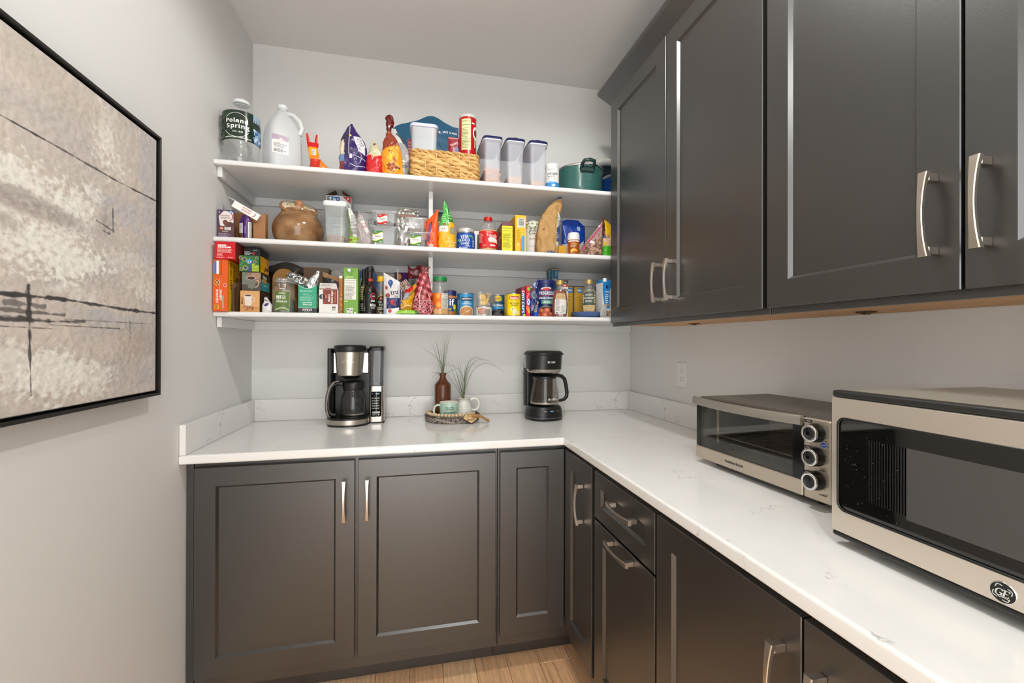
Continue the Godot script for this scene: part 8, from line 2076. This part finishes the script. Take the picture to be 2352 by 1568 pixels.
	for q in [[-0.022, 0.03, 0.014], [0.006, 0.032, 0.015], [-0.006, 0.01, 0.016], [0.024, 0.014, 0.014], [-0.034, 0.01, 0.012]]: k.ell(q[0], q[1], q[2], q[2] * 0.9, C("a8402c")).ell(q[0] - 0.002, q[1] + 0.003, q[2] * 0.75, q[2] * 0.6, C("c8603c")).ell(q[0] + 0.002, q[1] + 0.003, q[2] * 0.3, q[2] * 0.25, C("d8a064"))
	ink_part("printed_label", k, t)
	# teal carton at the back
	d = carton("pasta_carton", "tall teal carton at the back rising above the breadcrumb canister", "box", 1.4475, 0.125, Y, 0.036, 0.262, 0.08, C("1c6a8c"))
	d.k.rect(-0.012, 0.215, -0.011, 0.25, C("9ac0cc")).rows(0.002, 0.225, 0.014, 0.25, 5, C("b8d4dc"), 0.5).rect(-0.014, 0.195, 0.014, 0.212, C("a8a8a0")).rect(-0.018, 0.257, 0.018, 0.262, C("b8986a")); d.k.to(lf(0.036)).text("BELLINI", 0.012, 0.21, 0.014, WHITE, {"turn": -PI / 2, "fit": 0.09}).rect(-0.0395, 0.256, 0.0395, 0.2615, C("b8986a")); put(d)
	# honey bottles
	for i in 2:
		var x: float = [1.3935, 1.547][i]
		var z: float = [0.366, 0.336][i]
		var y: float = [0.0, 0.0125][i]
		t = thing("honey_bottle", ["amber honey bottle with a gold cap, turned to its white back label", "honey bottle with a gold cap and dark green front label, standing on the blue plate"][i], "bottle", Vector3(x, Y + y, z), facing(x, z), "honey bottles")
		var lh := Loft.new([[0.0, 0.0285, 0.02, 3.0], [0.004, 0.032, 0.022, 3.0], [0.03, 0.0355, 0.0235, 2.6], [0.06, 0.0365, 0.024, 2.5], [0.09, 0.034, 0.023, 2.4], [0.118, 0.0285, 0.021, 2.3], [0.13, 0.022, 0.018, 2.1], [0.137, 0.015, 0.0145, 2], [0.146, 0.0145, 0.0145, 2]], 48); lh.smooth = 2; lh.caps = false
		part("bottle", lh.geo(), mat("thin_clear", Color(0.85, 0.86, 0.84), 0.06, 0.0, 0.05), t, "clear ribbed plastic")
		var fillg := Loft.new([[0.002, 0.028, 0.019, 3.0], [0.03, 0.0335, 0.0215, 2.6], [0.06, 0.0345, 0.022, 2.5], [0.09, 0.032, 0.021, 2.4], [0.116, 0.0265, 0.019, 2.3], [0.122, 0.022, 0.016, 2.2]], 40)
		if i == 0: part("honey", fillg.geo(), mat("amber_honey", Color(0.46, 0.15, 0.0), 0.1), t)
		else: part("honey", fillg.geo(), mat("pale_honey", C("8a8464"), 0.1, 0.0, 0.45), t)
		part("cap", Loft.new([[0.1462, 0.018], [0.147, 0.0195], [0.152, 0.0195], [0.1525, 0.0185], [0.163, 0.018], [0.1665, 0.0165]], 32).geo(), mat("gold_cap", C("b59a5a"), 0.35, 0.5), t)
		k = Ink.new(self, lh.front, 0.004)
		if i == 0:
			k.poly(PackedVector2Array([Vector2(-0.022, 0.014), Vector2(0.026, 0.014), Vector2(0.029, 0.04), Vector2(0.028, 0.079), Vector2(-0.022, 0.079), Vector2(-0.024, 0.04)]), C("cfcdc6")).poly(PackedVector2Array([Vector2(-0.021, 0.081), Vector2(0.027, 0.081), Vector2(0.022, 0.106), Vector2(-0.014, 0.106)]), C("c8ab78")).text("GOLDEN", 0.004, 0.099, 0.0055, C("6a4a24"), {"font": serif_bold, "fit": 0.028}).text("BLOSSOM", 0.004, 0.0915, 0.0055, C("6a4a24"), {"font": serif_bold, "fit": 0.034}).rows(-0.014, 0.083, 0.02, 0.088, 1, C("8a6a3c"))
			k.rows(-0.019, 0.052, 0.003, 0.076, 6, C("55524c"), 0.4).rows(-0.019, 0.026, 0.003, 0.05, 6, C("55524c"), 0.4).rows(0.006, 0.02, 0.025, 0.052, 8, C("55524c"), 0.35).ell(-0.013, 0.019, 0.0035, 0.0035, C("3a3a36")); barcode(k, -0.002, 0.0155, 0.012, 0.023)
		else:
			k.poly(PackedVector2Array([Vector2(-0.026, 0.046), Vector2(0.026, 0.046), Vector2(0.022, 0.1), Vector2(0.016, 0.108), Vector2(-0.016, 0.108), Vector2(-0.022, 0.1)]), C("36463c")).text("GOLDEN", 0, 0.095, 0.0085, C("e0dccc"), {"font": serif_bold, "fit": 0.034}).text("BLOSSOM", 0, 0.08, 0.0085, C("e0dccc"), {"font": serif_bold, "fit": 0.041}).text("HONEY", 0, 0.065, 0.0085, C("e0dccc"), {"font": serif_bold, "fit": 0.032})
			for s in [-1, 1]:
				for j in 4: k.ell(s * 0.0245, 0.06 + j * 0.01, 0.0035, 0.0022, C("d8c07a"), s * 0.8)
			k.poly(PackedVector2Array([Vector2(-0.022, 0.006), Vector2(0.022, 0.006), Vector2(0.026, 0.03), Vector2(0.026, 0.0455), Vector2(-0.026, 0.0455), Vector2(-0.025, 0.03)]), C("c9ad78")).text("Premium Pure", 0, 0.0395, 0.0048, C("4a4228"), {"fit": 0.036}).text("U.S. Honey*", 0, 0.0315, 0.0048, C("4a4228"), {"fit": 0.034}).rows(-0.02, 0.009, 0.02, 0.026, 5, C("7a6a44"), 0.35)
		ink_part("printed_label", k, t)
	# red, black and white carton
	d = carton("dessert_carton", "white carton with a black and red top behind the amber honey bottle", "box", 1.4325, 0.318, Y, 0.036, 0.176, 0.06, C("cfcdc8"))
	d.k.rect(-0.018, 0.16, 0.018, 0.176, C("1c1816")).rect(-0.018, 0.146, 0.018, 0.159, C("a8201e")).rows(-0.012, 0.149, 0.016, 0.156, 1, WHITE, 0.6).rows(-0.004, 0.163, 0.016, 0.171, 2, C("b8a89a"), 0.5).poly(soft_rect(0.03, 0.012, 0.006, 0.002, 0.13), C("3a3634")).text("Dessert", 0.004, 0.13, 0.006, C("d8d4cc"), {"font": serif_bold, "fit": 0.022}).rows(0.004, 0.02, 0.016, 0.12, 14, C("8a8680"), 0.3); put(d)
	# two yellow boxes
	for i in 2:
		d = carton("broth_box", ["yellow box with a navy edge and blue badge, left of the pair behind the plate", "yellow box with a blue badge, right of the pair behind the honey bottle"][i], "box", [1.4725, 1.5225][i], 0.272, Y, [0.036, 0.056][i], 0.157, 0.03, C("a8801a"), 0.0, "yellow boxes")
		d.k.rect(-d.w / 2, 0.0, -d.w / 2 + 0.003, 0.157, C("1c2444")).rect(-d.w / 2, 0.153, d.w / 2, 0.157, C("1c2444")).poly(soft_rect(0.024, 0.024, 0.003, 0.004, 0.136), C("2f6a9c")).text("BELL", 0.004, 0.137, 0.008, WHITE, {"fit": 0.02}).ell(0.0, 0.088, 0.002, 0.004, C("3a2a14")).rows(-0.01, 0.1, 0.012, 0.108, 1, C("7a5c14")); put(d)
	# blue plate
	t = thing("plate", "shallow periwinkle blue plate under the pale honey bottle", "plate", Vector3(1.544, Y, 0.325))
	part("plate", Loft.new([[0.0, 0.05], [0.003, 0.056], [0.012, 0.068], [0.022, 0.0755], [0.025, 0.0785], [0.0265, 0.0775], [0.022, 0.072], [0.0135, 0.064], [0.0115, 0.055]], 56).geo(), mat("blue_plate", C("4a6296"), 0.3), t)
	# stock carton and dark bag
	d = carton("stock_carton", "blue and white stock carton with white cap at right end of the lowest shelf", "box", 1.633, 0.368, Y, 0.066, 0.165, 0.06, C("d4d4d2"), 0.12)
	d.k.poly(PackedVector2Array([Vector2(-0.033, 0.165), Vector2(0.02, 0.165), Vector2(0.004, 0.13), Vector2(0.004, 0.045), Vector2(-0.022, 0.045), Vector2(-0.033, 0.12)]), C("1f78b8")).ell(-0.01, 0.145, 0.007, 0.009, C("26304a")).text("STOCK", -0.01, 0.122, 0.007, WHITE, {"font": serif_bold, "fit": 0.022})
	for i in 5: d.k.rows(-0.02, 0.068 + i * 0.009, 0.0, 0.076 + i * 0.009, 1, WHITE, 0.5)
	d.k.rect(-0.028, 0.058, 0.006, 0.063, C("c89a3c")).ell(-0.006, 0.02, 0.017, 0.024, C("dcd8d0")).dots(-0.02, 0.002, 0.008, 0.038, 24, 0.006, [C("7a5a40"), C("b89878"), C("4a3424"), C("d8ccb8")]); put(d)
	var top := Geo.new()
	var A := [Vector3(-0.033, 0.1652, 0.03), Vector3(0.033, 0.1652, 0.03), Vector3(0.033, 0.1652, -0.03), Vector3(-0.033, 0.1652, -0.03)]
	var B := [Vector3(-0.033, 0.182, 0.002), Vector3(0.033, 0.182, 0.002), Vector3(0.033, 0.182, -0.002), Vector3(-0.033, 0.182, -0.002)]
	for i in 4: top.face([A[i], A[(i + 1) % 4], B[(i + 1) % 4], B[i]], C("2a82c0"), Vector3(0, 0.168, 0))
	part("gable_top", top, card, d.t)
	part("pour_cap", Loft.new([[0.17, 0.01, 0.01, 2, -0.012, 0.014], [0.186, 0.0095, 0.0095, 2, -0.012, 0.014], [0.188, 0.007, 0.007, 2, -0.012, 0.014]], 20).geo(), mats.white_cap, d.t)
	d = pillow("snack_bag", "dark crumpled bag in the shade behind the stock carton", "snack bag", Vector3(1.655, Y, 0.22), 0.0, 0.08, func(u): return 0.178 - 0.03 * u * u, 0.05, func(p, a): return C("3a2a2c") if p.y < 0.11 else C("4a4e5c"), 0.01, 18.0); put(d)
	d = pillow("plastic_bag", "crinkled clear wrapper between the blue plate and the stock carton", "bag", Vector3(1.594, Y, 0.395), 0.0, 0.034, func(u): return 0.05 + 0.02 * u, 0.01, C("a8a6a4"), 0.006, 30.0, "clear bags", mats.clear_wrap); put(d)
